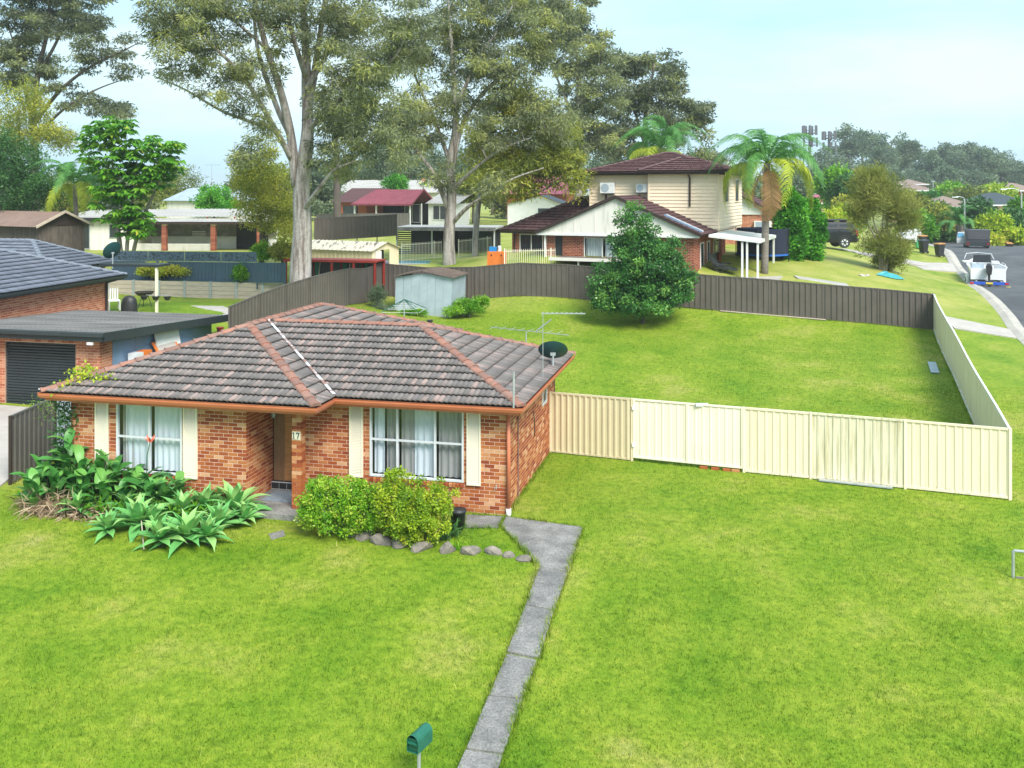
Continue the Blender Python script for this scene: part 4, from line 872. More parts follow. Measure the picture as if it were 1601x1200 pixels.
for p0, p1 in ((209,253),(262,331)):
    b = B(); x0, x1, z0, z1 = X(p0), X(p1), Z(394), Z(382); n = int((x1-x0)/.14); hh = z1-z0
    for i in range(-4, n):
        for s in (1, -1):
            a, c = (x0+i*.14, z0), (x0+i*.14+hh, z1)
            if a[0] < x0: a = (x0, z0+(x0-a[0]))
            if c[0] > x1: c = (x1, z1-(c[0]-x1))
            if c[0] > a[0]: b.bar((a[0], -.33, a[1] if s > 0 else z1+z0-a[1]), (c[0], -.33, c[1] if s > 0 else z1+z0-c[1]), .02, .045)
    b.box(x0,x1,-.36,-.3,z1,z1+.06); tag(b.obj('lattice', M['gable'], lo), kind='stuff')
for i in range(5): bx(X(278),X(300),2.55,2.6,Z(376)+i*.14,Z(376)+.05+i*.14).obj('shutter_slat', M['white'], lo)
# brown timber shed roof at the edge
sh = thing('brown_shed', 'brown timber shed with pale brown gable roof behind the slate roofs', 'shed', at(66,380,56), -30)
bx(-6,-.3,0,3,-1,1.0).obj('wall', M['bark_dark'], sh); b = B(); b.prism([(-.28,-.0,1.0),(-.28,3.0,1.0),(-.28,1.5,1.7)], (.03,0,0)); b.obj('gable', M['gutter_dark'], sh, fix=True)
brs = mat('brown_roof_sheet', (.24,.16,.13), (.19,.125,.10), 1, .8); ribbed(sh, (-6.5,-.4,.95),(.0,-.4,.95),(-6.5,1.5,1.8),(0,1.5,1.8), brs, .3); ribbed(sh, (-6.5,1.5,1.8),(0,1.5,1.8),(-6.5,3.4,.95),(0,3.4,.95), brs, .3)
for a, c in (((.02,-.4,.95),(.02,1.5,1.83)),((.02,1.5,1.83),(.02,3.4,.95))): B().bar(a, c, .06, .14).obj('barge_board', M['timber_grey'], sh)
# ---------------------------------------------------------------- cream shed
cs = thing('cream_shed', 'low cream steel shed with streaky pale gable roof and open door', 'shed', at(582,415,54.5), -27)
def ribwall(parent, p, q, z0, z1, m, name='wall'):
    return sheet_panel(Vector(p)+Vector((0,0,z0)), Vector(q)+Vector((0,0,z0)), z1-z0+.04, m, parent, Vector((0,0,0)), .3, .02, name, 0)
ribwall(cs, (-6.2,0,0), (0,0,0), -.6, .85, M['fence_cream'])
b = B(); b.prism([(0,0,-.6),(0,.8,-.6),(0,.8,.85),(0,0,.85)],(-.03,0,0)); b.prism([(0,1.75,-.6),(0,2.7,-.6),(0,2.7,.85),(0,1.75,.85)],(-.03,0,0)); b.prism([(0,0,.85),(0,2.7,.85),(0,1.35,1.25)],(-.03,0,0)); b.obj('end_wall', M['fence_pale'], cs, fix=True)
bx(-.5,-.45,.7,1.8,-.6,.85).obj('dark_inside', M['black'], cs); bx(.02,.05,.25,.85,-.6,.8).obj('door', M['white'], cs)
shr = mat('streaky_roof', (.60,.55,.45), (.16,.13,.11), 1.6, .7, .56, .62, stretch=(2.5,.6,.6)); ribbed(cs, (-6.4,-.15,.82),(.15,-.15,.82),(-6.4,1.35,1.28),(.15,1.35,1.28), shr, .3, .03); ribbed(cs, (-6.4,1.35,1.28),(.15,1.35,1.28),(-6.4,2.85,.82),(.15,2.85,.82), shr, .3, .03)
# ---------------------------------------------------------------- old zinc garden shed
zs_ = thing('zinc_shed', 'old dented zinc garden shed with rusty roof in the corner of the yard', 'shed', at(617,488,46.6), -13)
sw_, sd, h1, h2 = 2.85, 2.4, 1.72, 1.98
for i in range(7):
    x0, x1 = sw_*i/7, sw_*(i+1)/7; yo = .012*(i % 2)+rnd.uniform(0,.015); b = B(); b.prism([(x0+.004,yo,-.3),(x1-.004,yo,-.3),(x1-.004+.03,yo+.05,h1+.2*(1-abs(2*(i+1)/7-1))),(x0+.034,yo+.05,h1+.2*(1-abs(2*i/7-1)))], (0,.02,0)); b.obj('wall_sheet', M['tin'], zs_, fix=True)
for i in range(6):
    y0, y1 = sd*i/6, sd*(i+1)/6; xo = .012*(i % 2); b = B(); b.prism([(sw_+xo,y0+.04,-.3),(sw_+xo,y1+.03,-.3),(sw_+xo+.04,y1+.06,h1),(sw_+xo+.04,y0+.07,h1)], (-.02,0,0)); b.obj('wall_sheet', M['tin'], zs_, fix=True)
bx(.05,.1,.1,sd,-.3,h1).obj('wall_sheet', M['tin'], zs_)
ribbed(zs_, (sw_+.18,-.12,h1+.02),(sw_+.18,sd+.2,h1+.02),(sw_/2+.04,-.12,h2+.06),(sw_/2+.04,sd+.2,h2+.06), M['rust_roof'], .22, .03); ribbed(zs_, (-.1,sd+.2,h1+.02),(-.1,-.12,h1+.02),(sw_/2+.04,sd+.2,h2+.06),(sw_/2+.04,-.12,h2+.06), M['rust_roof'], .22, .03)
# ---------------------------------------------------------------- red framed aviary
av = thing('aviary', 'red framed wire aviary behind the sleeper wall beside the gum trunk', 'aviary', at(447,441,50.0), -12)
aw, ah = 4.9, 1.1
for x in (0,1.0,2.55,3.75,aw): bx(x-.05,x+.05,-.05,.05,-.2,ah).obj('post', M['red_frame'], av); bx(x-.05,x+.05,1.3,1.4,-.2,ah).obj('post', M['red_frame'], av)
bx(-.1,aw+.1,-.1,-.02,ah,ah+.12).obj('beam', M['red_frame'], av); bx(-.1,aw+.1,-.02,1.45,ah+.02,ah+.1).obj('roof', M['red_frame'], av)
for x in (.1,1.08,2.65,3.85): bx(x,x+.22,1.22,1.26,-.2,ah-.02).obj('panel', mat('green_panel', (.03,.2,.12), None, 2, .6), av)
for x, y in ((1.5,.6),(2.1,.9),(3.2,.5)): B().tube([(x,y,-.2),(x+.15,y,ah-.1)], .03, 6).obj('perch', M['timber_grey'], av)
bx(.0,aw,1.42,1.46,-.3,ah).obj('backing', M['fence_grey'], av)
# ---------------------------------------------------------------- carport with slatted screen
cpo = thing('carport', 'flat roofed carport with dark slatted screen behind the gum trunk', 'carport', at(618,402,70), -6)
bx(-.1,7.4,-.5,5,2.05,2.2).obj('roof', M['white_roof'], cpo); bx(-.15,7.45,-.58,-.5,1.98,2.24).obj('fascia', M['concrete'], cpo); bx(.2,7.2,4.6,4.7,-.5,2.05).obj('back_wall', M['dark'], cpo)  # back wall coloured near-black for the shade inside the carport
for i in range(13): bx(.1,2.6,.4,.43,.05+i*.155,.15+i*.155).obj('slat', M['black'], cpo); bx(4.3,7.2,2.4,2.43,.05+i*.155,.15+i*.155).obj('slat', M['steel_dark'], cpo)
for x in (.05,2.65,4.2,7.25): bx(x-.05,x+.05,.3,.4,-.5,2.05).obj('post', M['alu'], cpo)
# grey fence running down behind the cream shed
q0, q1 = at(492,371,62), at(620,362,66); fence('rear_fence', 'dark brown steel fence sloping up behind the cream shed', 'fence', split((q0.x,q0.y),(q1.x,q1.y),4), 1.5, 'fence_brown', pitch=.3, depth=.04, zs=[at(492+32*i,371-2*i,62+i).z-.25 for i in range(5)])
q0, q1 = at(495,352,92), at(640,350,96); fence('rear_fence', 'grey-brown steel fence below the maroon roofed pergola', 'fence', split((q0.x,q0.y),(q1.x,q1.y),4), 1.7, 'fence_grey', pitch=.35, depth=.04, zs=[at(495,362,92).z]*5)
# ---------------------------------------------------------------- maroon roofed house
mh = thing('maroon_house', 'house with maroon sheet roofed gable pergola and brick side', 'house', at(641,350,104), -24)
X = lambda px: (px-641)*104/FP/.91
bx(X(505),X(560),1,6,-1,2.4).obj('brick_wall', M['brick_pale'], mh); bx(X(560),0,4.5,4.7,-1,2.3).obj('back_wall', M['dark'], mh)
sl_ = simple_window(mh, X(598),X(625),0,2.1,4.45,'alu',2); bx(X(520),X(545),.9,.98,.2,1.9).obj('window', M['dglass'], mh)
for x in (0,X(585),X(548)): bx(x-.07,x+.07,-.07,.07,-1,2.2).obj('post', M['white'], mh)
bx(-.05,.05,2.5,2.6,-1,2.2).obj('post', M['white'], mh); bx(-.05,.05,4.9,5.0,-1,2.2).obj('post', M['white'], mh)
x0 = X(545); ribbed(mh, (x0,-.4,2.15),(.4,-.4,2.15),(x0+1.5,2.3,3.75),(.4,2.3,3.75), M['maroon'], .35, .04); ribbed(mh, (x0+1.5,2.3,3.75),(.4,2.3,3.75),(x0,5.2,2.15),(.4,5.2,2.15), M['maroon'], .35, .04)
bx(x0,.4,-.5,-.4,2.0,2.18).obj('gutter', M['maroon'], mh); B().bar((.42,-.4,2.15),(.42,2.3,3.78),.06,.2).obj('barge_board', M['maroon'], mh); B().bar((.42,2.3,3.78),(.42,5.2,2.15),.06,.2).obj('barge_board', M['maroon'], mh)
ribbed(mh, (X(500),.6,2.3),(X(568),.6,2.3),(X(500),5,3.9),(X(568),5,3.9), M['tile_brown'], .3, .05)
bx(.6,4.2,3,6,-1,2.2).obj('annex_wall', M['white'], mh); w_ = simple_window(mh, 1.2,3.8,.4,2.0,2.98,'white',3); ribbed(mh, (.4,2.6,2.2),(4.6,2.6,2.2),(.4,6,3.3),(4.6,6,3.3), M['white_roof'], .4, .03)
fh = thing('far_house', 'pale grey roofed house behind the maroon roof', 'house', at(612,330,128), -10); bx(-8,9,0,8,-2,2.6).obj('wall', M['gable'], fh); ribbed(fh, (-8.5,-.5,2.5),(9.5,-.5,2.5),(-7,4,4.2),(8,4,4.2), M['white_roof'], .5, .04)
o = B().add([(-.5,-.5,-.3),(.5,-.5,-.3),(.5,.5,-.3),(-.5,.5,-.3),(0,0,.45)], [(0,1,4),(1,2,4),(2,3,4),(3,0,4)]).obj('roof_finial', M['brick_pale'], fh, loc=(3.4,3.9,4.1))
# pink roofed house and white gabled shed between gum and two-storey house
ph = thing('pink_house', 'house with a pinkish red roof between the gum crown and two-storey house', 'house', at(845,318,112), -12); bx(-4,3,0,6,-2,1.2).obj('wall', M['brick_pale'], ph)
ribbed(ph, (-4.5,-.5,1.1),(3.5,-.5,1.1),(-3.5,4,3.4),(2.5,4,3.4), M['pink_roof'], .4, .05)
ws = thing('white_shed', 'white gabled shed with dark roller door beyond the tiled wing', 'shed', at(835,331,92), -12); bx(-2.6,2.6,0,5,-2,.8).obj('wall', M['white'], ws); b = B(); b.prism([(-2.6,-.02,.8),(2.6,-.02,.8),(.6,-.02,1.55)], (0,.05,0)); b.obj('gable', M['white'], ws, fix=True); bx(.4,2.0,-.05,-.01,-1.4,.35).obj('roller_door', M['steel_dark'], ws)
b = B(); b.quad((-2.9,-.3,.75),(.6,-.3,1.62),(.6,5,1.62),(-2.9,5,.75)); b.quad((.6,-.3,1.62),(2.9,-.3,.75),(2.9,5,.75),(.6,5,1.62)); b.obj('roof', M['steel_dark'], ws)
# pale shed roofs on the left skyline
g1 = thing('grey_shed', 'pale grey gabled shed above the long white roof', 'shed', at(290,335,90), -22); bx(-2.2,3.4,0,5,-2,1.4).obj('wall', M['gable'], g1); b = B(); b.quad((-2.5,-.3,1.3),(3.6,-.3,1.3),(3.0,2.5,2.5),(-1.6,2.5,2.5)); b.quad((-2.5,5.3,1.3),(-2.5,-.3,1.3),(-1.6,2.5,2.5)); b.obj('roof', M['tin'], g1)
g2 = thing('grey_shed', 'pale house gable and flue beside the clipped round tree', 'shed', at(352,332,92), -10); bx(-1.5,3,0,5,-2,1.2).obj('wall', M['gable'], g2); b = B(); b.quad((-1.8,-.3,1.1),(3.3,-.3,1.1),(3,2.5,2.2),(-1.5,2.5,2.2)); b.obj('roof', M['tin'], g2); B().tube([(.8,-.5,-1),(.8,-.5,2.4)], .3, 10).obj('flue', M['galv'], g2)
g3 = thing('red_pergola', 'low red-brown pergola roof under the clipped round tree', 'shelter', at(345,333,87), -8); bx(-1.6,4,0,1.5,0,.15).obj('roof', M['red_frame'], g3); [bx(x,x+.1,.1,.2,-2.5,0).obj('post', M['red_frame'], g3) for x in (-1.4,1.2,3.8)]
# far houses on the right
def far_house(px, py, d, w_, h, wall, roof, lab, rz=0, rk=.35, wins=(), dp=8, rise=None):
    f = thing('far_house', lab, 'house', at(px, py, d), rz); wl_ = bx(-w_/2,w_/2,0,dp,-3,h).obj('wall', M[wall], f)
    q = min(w_, dp)/2; z = h+q*rk; b = B(); e = .5; a, c = (-w_/2+q, dp/2, z), (w_/2-q, dp/2, z); k = [(-w_/2-e,-e,h-.1),(w_/2+e,-e,h-.1),(w_/2+e,dp+e,h-.1),(-w_/2-e,dp+e,h-.1)]
    if rk > 0:
        b.quad(k[0],k[1],c,a); b.quad(k[1],k[2],c); b.quad(k[2],k[3],a,c); b.quad(k[3],k[0],a); rf = b.obj('roof', M[roof], f)
        bx(-w_/2-e,w_/2+e,-e-.1,-e,h-.25,h-.05).obj('gutter', M['white'], f)
    for (x0, x1, z0, z1) in wins: simple_window(f, x0, x1, z0, z1, -.01, 'white', 2 if x1-x0 > 1.5 else 1)
    return f
M['peach'] = mat('peach_render', (.72,.50,.38), (.64,.44,.33), .5, .9); M['tan_roof'] = mat('tan_roof', (.26,.19,.155), (.2,.15,.125), 1, .9, stretch=(1,6,6))
far_house(1424,322,175,7.5,3.0,'peach','tan_roof','peach two-storey house on the rise beyond the wispy tree', -20, .35, [(-2.4,-.6,.9,2.2),(.8,2.6,.9,2.2)])
f_ = far_house(1421,300,181,6.0,1.6,'peach','tan_roof','upper storey of the peach house on the rise', -20, .3, [(-2.2,-.8,.3,1.4),(.6,2.0,.3,1.4)])
far_house(1464,321,185,3.8,2.4,'white','white','square white rendered house beside the peach house', -12, 0, [(-1.5,-.6,.3,1.8),(-.3,.5,.3,1.8),(.9,1.6,.3,1.8)])
far_house(1577,345,150,9.5,2.6,'peach','steel_dark','peach house with dark grey hip roof at the far end of the street', 8, .45, [(-3.6,-2.0,.8,2.0),(-.5,.6,.8,2.0)])
far_house(1598,316,205,9,2.6,'brick_dark','tan_roof','brown house under the wooded hill at the far side', 5, .4, [(-2.5,-1,.8,2)])
far_house(1488,346,150,8,2.4,'peach','tan_roof','brown roofed house showing over the curve of the street', -6, .4, [(-2,-.6,.6,1.8)])
far_house(1484,352,132,4.5,1.6,'pink_roof','white','low pink walled shed in front of the brown roofed house', -6, .1)
far_house(1292,326,150,7,1.0,'peach','pink_roof','pink roofed house beyond the cypress', -12, .5)
far_house(1555,322,190,5,2.2,'white','tan_roof','small pale house among the shrubs below the hill', 0, .4, [(-1.5,-.3,.6,1.7)])
# ================================================================ small things
def V3(*a): return Vector(a)
GRN = mat('green_enamel', (.012,.13,.08), (.022,.17,.11), 9, .45, fine=.3)
# mailbox
p = Vector(((655-CX)*12.9/FP, 12.9, 0)); g0 = gz(p.x, p.y); zt_ = at(655,1158,12.9).z
mb = thing('mailbox', 'green round-topped metal mailbox on a slim post in the front lawn', 'mailbox', (p.x, p.y, g0), -28)
B().tube([(0,0,-.2),(0,0,zt_-g0-.1)], .025, 8).obj('post', M['galv'], mb)
b = B(); n = 12; w_ = .088
prof = [(w_*math.cos(math.pi*i/n), w_*math.sin(math.pi*i/n)) for i in range(n+1)]+[(-w_,-.14),(w_,-.14)]
zc = zt_-g0+.06
for y in (-.16,.2):
    for x, z in prof: b.v.append((x, y, zc+z))
k = len(prof); b.f = [(i, (i+1) % k, k+(i+1) % k, k+i) for i in range(k)]+[tuple(range(k, 2*k))]; b.obj('box', GRN, mb, fix=True)
bx(-.08,.08,-.135,-.125,zc-.13,zc+.035).obj('door', mat('green_dark', (.012,.10,.065), None, 3, .4), mb); bx(-.075,.075,-.165,-.125,zc-.03,zc-.015).obj('flap', GRN, mb)
# low rail at the edge of the lawn
p = hit(1584,903); t = thing('low_rail', 'low galvanised tube rail at the edge of the front lawn', 'rail', p, -14)
B().tube([(0,0,-.1),(0,0,.50),(.015,0,.53),(1.6,0,.53),(1.615,0,.5),(1.615,0,-.1)], .028, 8).obj('frame', M['galv'], t); bx(.05,1.5,-.02,.02,0,.03).obj('foot_rail', M['rock'], t)
# rocks and stepping slab
rockn = [0]
def rock(px, py, w_, h, lab, m='rock', nm='garden_rock', dep=None):
    p = hit(px, py); bm = bmesh.new(); bmesh.ops.create_icosphere(bm, subdivisions=2, radius=1); rockn[0] += 1; r_ = random.Random(rockn[0]*13)
    ax = [Vector((r_.uniform(-1,1), r_.uniform(-1,1), r_.uniform(-.6,1))).normalized() for _ in range(12)]
    for v in bm.verts:
        for a in ax:
            dd = v.co.dot(a)
            if dd > .58: v.co -= a*(dd-.58)
    for v in bm.verts: v.co = Vector((v.co.x*w_/1.6, v.co.y*(dep or w_*.7)/1.6, v.co.z*h/1.6+.02))
    me = bpy.data.meshes.new(nm); bm.to_mesh(me); bm.free(); me.materials.append(M[m]); o = mesh_obj(nm, me, None, p); o.rotation_euler = (0,0,r_.uniform(-.5,.5)); tag(o, lab, 'rock', 'rocks edging the garden')
rock(699,862,.42,.42,'pointed sandstone rock nearest the strappy plant'); rock(739,864,.44,.36,'flat sandstone rock second from the hedge'); rock(769,864,.40,.34,'round grey rock in the middle of the row'); rock(794,870,.30,.20,'small low rock beside the path pad'); rock(818,874,.34,.16,'flat broken stone touching the path pad')
for i, (px, py, w_) in enumerate(((520,827,.5),(547,834,.5),(572,840,.5),(597,848,.6),(625,852,.5),(655,858,.5))):
    rock(px, py, w_, .34, ['squarish edging rock under the pale end of the hedge','second edging rock along under the hedge','edging rock under the middle of the hedge','large pale edging rock standing upright under the hedge','edging rock under the yellow-green bush','last edging rock beside the strappy leaves'][i])
s_ = [hit(*q) for q in ((420,835),(443,829),(446,838),(424,844))]; b = B(); b.prism([(q.x, q.y, q.z-.1) for q in s_], (0,0,.115)); tag(b.obj('stepping_slab', M['concrete'], fix=True), 'small square concrete slab lying in the lawn before the porch', 'slab')
# black pot
p = hit(716,826); pot = thing('plant_pot', 'black plastic pot at the end of the hedge', 'pot', p)
B().lathe([(.13,0),(.17,.36),(.19,.37),(.19,.42),(.165,.42),(.15,.3),(.01,.3)], 18).obj('pot', M['black'], pot, True)
# dish on the roof edge of the front house
Hm = Matrix.Translation(HO) @ Matrix.Rotation(R(HR),4,'Z')
def dish(loc, rz, lab, r=.42, tilt=50, mast=.75):
    t = thing('satellite_dish', lab, 'dish', loc, rz); B().tube([(0,0,-.1),(0,0,mast)], .028, 8).obj('mast', M['galv'], t)
    b = B(); rings = 6; n = 24
    for k in range(rings+1):
        rr = r*k/rings
        for j in range(n): a = 2*math.pi*j/n; b.v.append((rr*math.cos(a)*1.0, -.22*(rr*rr/r)+.1, rr*math.sin(a)*.92))
    for k in range(rings):
        for j in range(n): b.f.append((k*n+j, k*n+(j+1) % n, (k+1)*n+(j+1) % n, (k+1)*n+j))
    me = b.mesh('reflector', mat('dish_teal', (.012,.06,.065), (.02,.075,.08), 5, .4), True); me.transform(Matrix.Translation((0,.05,mast+.1)) @ Matrix.Rotation(R(180),4,'Z') @ Matrix.Rotation(R(-tilt),4,'X')); mesh_obj('reflector', me, t)
    B().tube([(0,.06,mast),(0,.25,mast-.1),(0,.55,mast+.12)], .012, 6).obj('feed_arm', M['galv'], t); bx(-.04,.04,.5,.6,mast+.08,mast+.18).obj('feed', M['alu'], t); bx(-.07,.07,-.02,.12,mast-.06,mast+.1).obj('bracket', M['galv'], t)
dish(Hm @ V3(.30,4.15,2.58), -4, 'dark teal satellite dish on the roof edge above the tan-shaded fence', .40, 42, .40)
dish(Vector((-17.6,42.2,4.0)), 60, 'dark satellite dish behind the slate blue roof', .45, 25, .6)
# roof antenna
t = thing('roof_antenna', 'long thin television antenna on a mast at the roof edge', 'antenna', Hm @ V3(.33,2.6,2.55), -13)
B().tube([(0,0,0),(0,0,1.75)], .009, 6).obj('mast', M['galv'], t); b = B(); b.bar((-.05,0,1.7),(1.05,.22,1.7),.028,.028); b.obj('boom', M['galv'], t)
for i in range(8): B().tube([(.1+i*.12,.02+.024*i-.12,1.72),(.1+i*.12,.02+.024*i+.12,1.72)], .008, 4).obj('element', M['galv'], t)
t = thing('roof_antenna', 'low wide television antenna behind the roof ridge', 'antenna', Hm @ V3(-.75,5.6,2.75), -20)
B().tube([(0,0,0),(0,0,.55)], .02, 6).obj('mast', M['galv'], t); B().bar((-1.2,.3,.6),(1.3,-.1,.55),.018).obj('boom', M['galv'], t)
for i in range(8): B().tube([(-1.1+i*.3,.28-.045*i-.3,.6),(-1.1+i*.3,.28-.045*i+.3,.6)], .006, 4).obj('element', M['galv'], t)
B().tube([(.3,-.0,.6),(.75,.0,.95)], .02, 5).obj('arm', M['galv'], t)
# rotary clotheslines
def hoist(loc, lab, m, r, h, down=.2, rz=10, folded=False):
    t = thing('clothesline', lab, 'clothesline', loc, rz); B().tube([(0,0,-.1),(0,0,h)], .03, 8).obj('mast', M['galv'], t)
    for k in range(4):
        a = k*math.pi/2+.5; e = V3(math.cos(a)*r, math.sin(a)*r, h-down); B().tube([(0,0,h-.25 if not folded else h),e], .018, 6).obj('arm', m, t); B().tube([(0,0,h),e*.55+V3(0,0,(h-down)*.45+.1)], .012, 5).obj('strut', m, t)
        for f in (.5,.75,1):
            a2 = a+math.pi/2; B().tube([V3(math.cos(a)*r*f, math.sin(a)*r*f, h-.25+(.25-down)*f if not folded else h-down*f), V3(math.cos(a2)*r*f, math.sin(a2)*r*f, h-.25+(.25-down)*f if not folded else h-down*f)], .008, 4).obj('line', M['alu'], t)
hoist(gp(632,43.5), 'green armed clothesline drooping beside the zinc shed', mat('dark_green_arm', (.012,.11,.075), None, 3, .5), 1.2, 1.0, .5, folded=True)
hoist(V3(*at(556,372,78)), 'white rotary clothesline beyond the cream shed', M['white'], 2.0, 1.3, -.15);
# lantern post near the clothesline
t = thing('garden_light', 'small dark solar light standing near the zinc shed', 'light', gp(672,41.5)); B().tube([(0,0,-.1),(0,0,.5)], .015, 6).obj('stake', M['black'], t); bx(-.13,.13,-.13,.13,.5,.56).obj('cap', M['black'], t); B().lathe([(.09,0),(.1,.12),(.05,.2)], 8, (0,0,.36)).obj('lamp', M['gutter_dark'], t)
# antenna frame lying on the neighbouring lawn
t = thing('lawn_sprinkler', 'thin grey frame standing on the neighbouring lawn', 'frame', V3(*at(356,487,39.5)), 15); [B().tube([(0,0,.35),(math.cos(a)*.35, math.sin(a)*.35, 0)], .014, 5).obj('leg', M['galv'], t) for a in (.3,1.9,3.5,5.0)]; B().tube([(-.15,0,.2),(.8,.1,.16)], .02, 5).obj('arm', M['galv'], t)
# covered barbecue and fire bowl, white chair
p = at(202,482,41); t = thing('covered_barbecue', 'kettle barbecue under a black cover on the patio', 'barbecue', p); b = B(); prof = [(.32,0),(.34,.2),(.33,.5),(.31,.62),(.28,.74),(.2,.84),(.06,.88)]; b.lathe(prof, 14); o = b.obj('cover', M['black'], t, True)
for v in o.data.vertices: a = math.atan2(v.co.y, v.co.x); s = 1+.06*math.sin(a*7)*(1-v.co.z*.6); v.co.x *= s; v.co.y *= s*.8
B().tube([(.4,-.3,.1),(.4,-.22,.1)], .1, 12).obj('wheel', M['black'], t)
p = at(226,470,43.2); t = thing('fire_bowl', 'rusty round fire bowl on thin legs beside the covered barbecue', 'fire bowl', p); B().lathe([(.05,.45),(.3,.5),(.42,.64),(.44,.66),(.40,.64),(.28,.53),(.02,.48)], 16).obj('bowl', M['rust_roof'], t, True)
for a in (0,2.1,4.2): B().tube([(math.cos(a)*.15,math.sin(a)*.15,.5),(math.cos(a)*.36,math.sin(a)*.36,-.1)], .015, 5).obj('leg', M['black'], t)
p = at(178,470,42.6); t = thing('garden_chair', 'white garden chair against the brick house corner', 'chair', p, 30); bx(-.25,.25,-.25,.25,.4,.45).obj('seat', M['white'], t); b = B(); [b.box(-.25+i*.1,-.19+i*.1,.22,.26,.45,.95) for i in range(5)]; b.obj('backrest', M['white'], t); [bx(x-.025,x+.025,y-.025,y+.025,0,.4).obj('leg', M['white'], t) for x in (-.22,.22) for y in (-.22,.22)]
o = B().lathe([(.1,0),(.14,.2),(.15,.22)], 10).obj('red_pot', M['red_frame'], loc=at(344,515,37.5)); tag(o, 'small red pot on the neighbouring lawn', 'pot')
# orange cabinet with blue and white tubs on it
p = at(777,414,52.2); oc = thing('orange_cabinet', 'bright orange cabinet beside the picket fence', 'cabinet', p, -10); bx(-.5,.5,-.2,.25,-.3,.75).obj('case', M['orange'], oc); [bx(x,x+.06,-.22,-.2,.5,.6).obj('latch', M['gutter_dark'], oc) for x in (-.3,.25)]
o = bx(-.42,-.02,-.12,.2,0,.24).obj('blue_tub', mat('blue_plastic', (.02,.22,.55), None, 3, .4), loc=p+V3(0,0,.75)); tag(o, 'blue tub on top of the orange cabinet', 'tub'); o = B().lathe([(.1,0),(.1,.26),(.05,.3)], 10).obj('white_tub', M['white'], loc=p+V3(.14,.05,.75)); tag(o, 'white canister on top of the orange cabinet', 'canister')
# trampoline with net, recliner
t = thing('trampoline', 'trampoline with blue pad and dark safety net behind the patio', 'trampoline', tsw(2.2,8.9,.35), -23)
NET = mat('dark_net', (.012,.018,.04), None, 2, .9); b = B(); n = 16; r = 1.5
for z in (.75,2.3):
    for j in range(n): b.v.append((math.cos(2*math.pi*j/n)*r, math.sin(2*math.pi*j/n)*r, z))
b.f = [(j, (j+1) % n, n+(j+1) % n, n+j) for j in range(n)]; b.obj('net', NET, t); B().lathe([(1.2,.7),(1.55,.7),(1.55,.8),(1.2,.8)], 16).obj('pad', mat('blue_pad', (.02,.13,.5), None, 2, .6), t); [B().tube([(math.cos(a)*1.55,math.sin(a)*1.55,-.2),(math.cos(a)*1.55,math.sin(a)*1.55,2.35)], .03, 6).obj('leg', M['black'], t) for a in (0,1.57,3.14,4.71)]
t = thing('recliner', 'dark padded recliner chair on the patio', 'chair', tsw(1.15,1.9,.33), 55); DK = mat('dark_vinyl', (.035,.045,.05), (.05,.06,.065), 3, .5)
b = B(); b.prism([(-.3,-.35,.35),(-.3,.3,.42),(-.3,.3,.54),(-.3,-.35,.5)], (.6,0,0)); b.obj('seat', DK, t, fix=True); b = B(); b.prism([(-.3,.22,.5),(-.3,.62,1.15),(-.3,.72,1.1),(-.3,.36,.42)], (.6,0,0)); b.obj('backrest', DK, t, fix=True)
for x in (-.38,.3): bx(x,x+.08,-.35,.4,.6,.68).obj('armrest', DK, t)
b = B(); b.prism([(-.28,-.75,.3),(-.28,-.35,.42),(-.28,-.35,.52),(-.28,-.75,.4)], (.56,0,0)); b.obj('footrest', DK, t, fix=True); [B().tube([(x,-.3,0),(x,.35,.4)], .02, 6).obj('leg', M['black'], t) for x in (-.3,.3)]; [B().tube([(x,.35,0),(x,-.3,.4)], .02, 6).obj('leg', M['black'], t) for x in (-.3,.3)]
t = thing('side_chair', 'brown cushioned chair behind the recliner on the patio', 'chair', tsw(.8,4.3,.33), 90); bx(-.3,.3,-.3,.3,.3,.5).obj('seat', M['gutter_dark'], t); bx(-.3,.3,.24,.36,.5,1.1).obj('backrest', M['brick_dark'], t); [bx(x-.03,x+.03,y-.03,y+.03,0,.3).obj('leg', M['black'], t) for x in (-.25,.25) for y in (-.25,.25)]
# ---------------------------------------------------------------- wheelie bins
def make_bin(lidm):
    t = thing('wheelie_bin', 'x', 'bin'); b = B()
    lo_, hi_ = [(-.2,-.2),(.2,-.2),(.2,.2),(-.2,.2)], [(-.28,-.30),(.28,-.30),(.28,.28),(-.28,.28)]
    b.add([(x,y,.08) for x,y in lo_]+[(x,y,.96) for x,y in hi_], [(3,2,1,0),(0,1,5,4),(1,2,6,5),(2,3,7,6),(3,0,4,7)]); b.obj('body', M['black'], t)
    l = B(); l.add([(-.3,-.33,.965),(.3,-.33,.965),(.3,.3,.975),(-.3,.3,.975),(-.28,-.28,1.03),(.28,-.28,1.03),(.28,.28,1.06),(-.28,.28,1.06)], [(0,3,2,1),(4,5,6,7),(0,1,5,4),(1,2,6,5),(2,3,7,6),(3,0,4,7)]); l.obj('lid', lidm, t)
    bx(-.25,.25,.28,.36,.9,.94).obj('handle', M['black'], t)
    for x in (-.25,.19): B().tube([(x,.2,.1),(x+.06,.2,.1)], .1, 12).obj('wheel', M['black'], t)
    return t
M['lid'] = mat('amber_lid', (.48,.22,.05), (.42,.19,.045), 3, .5); b1 = make_bin(M['lid']); b2 = make_bin(M['steel_dark']); GB = 'wheelie bins put out along the street'
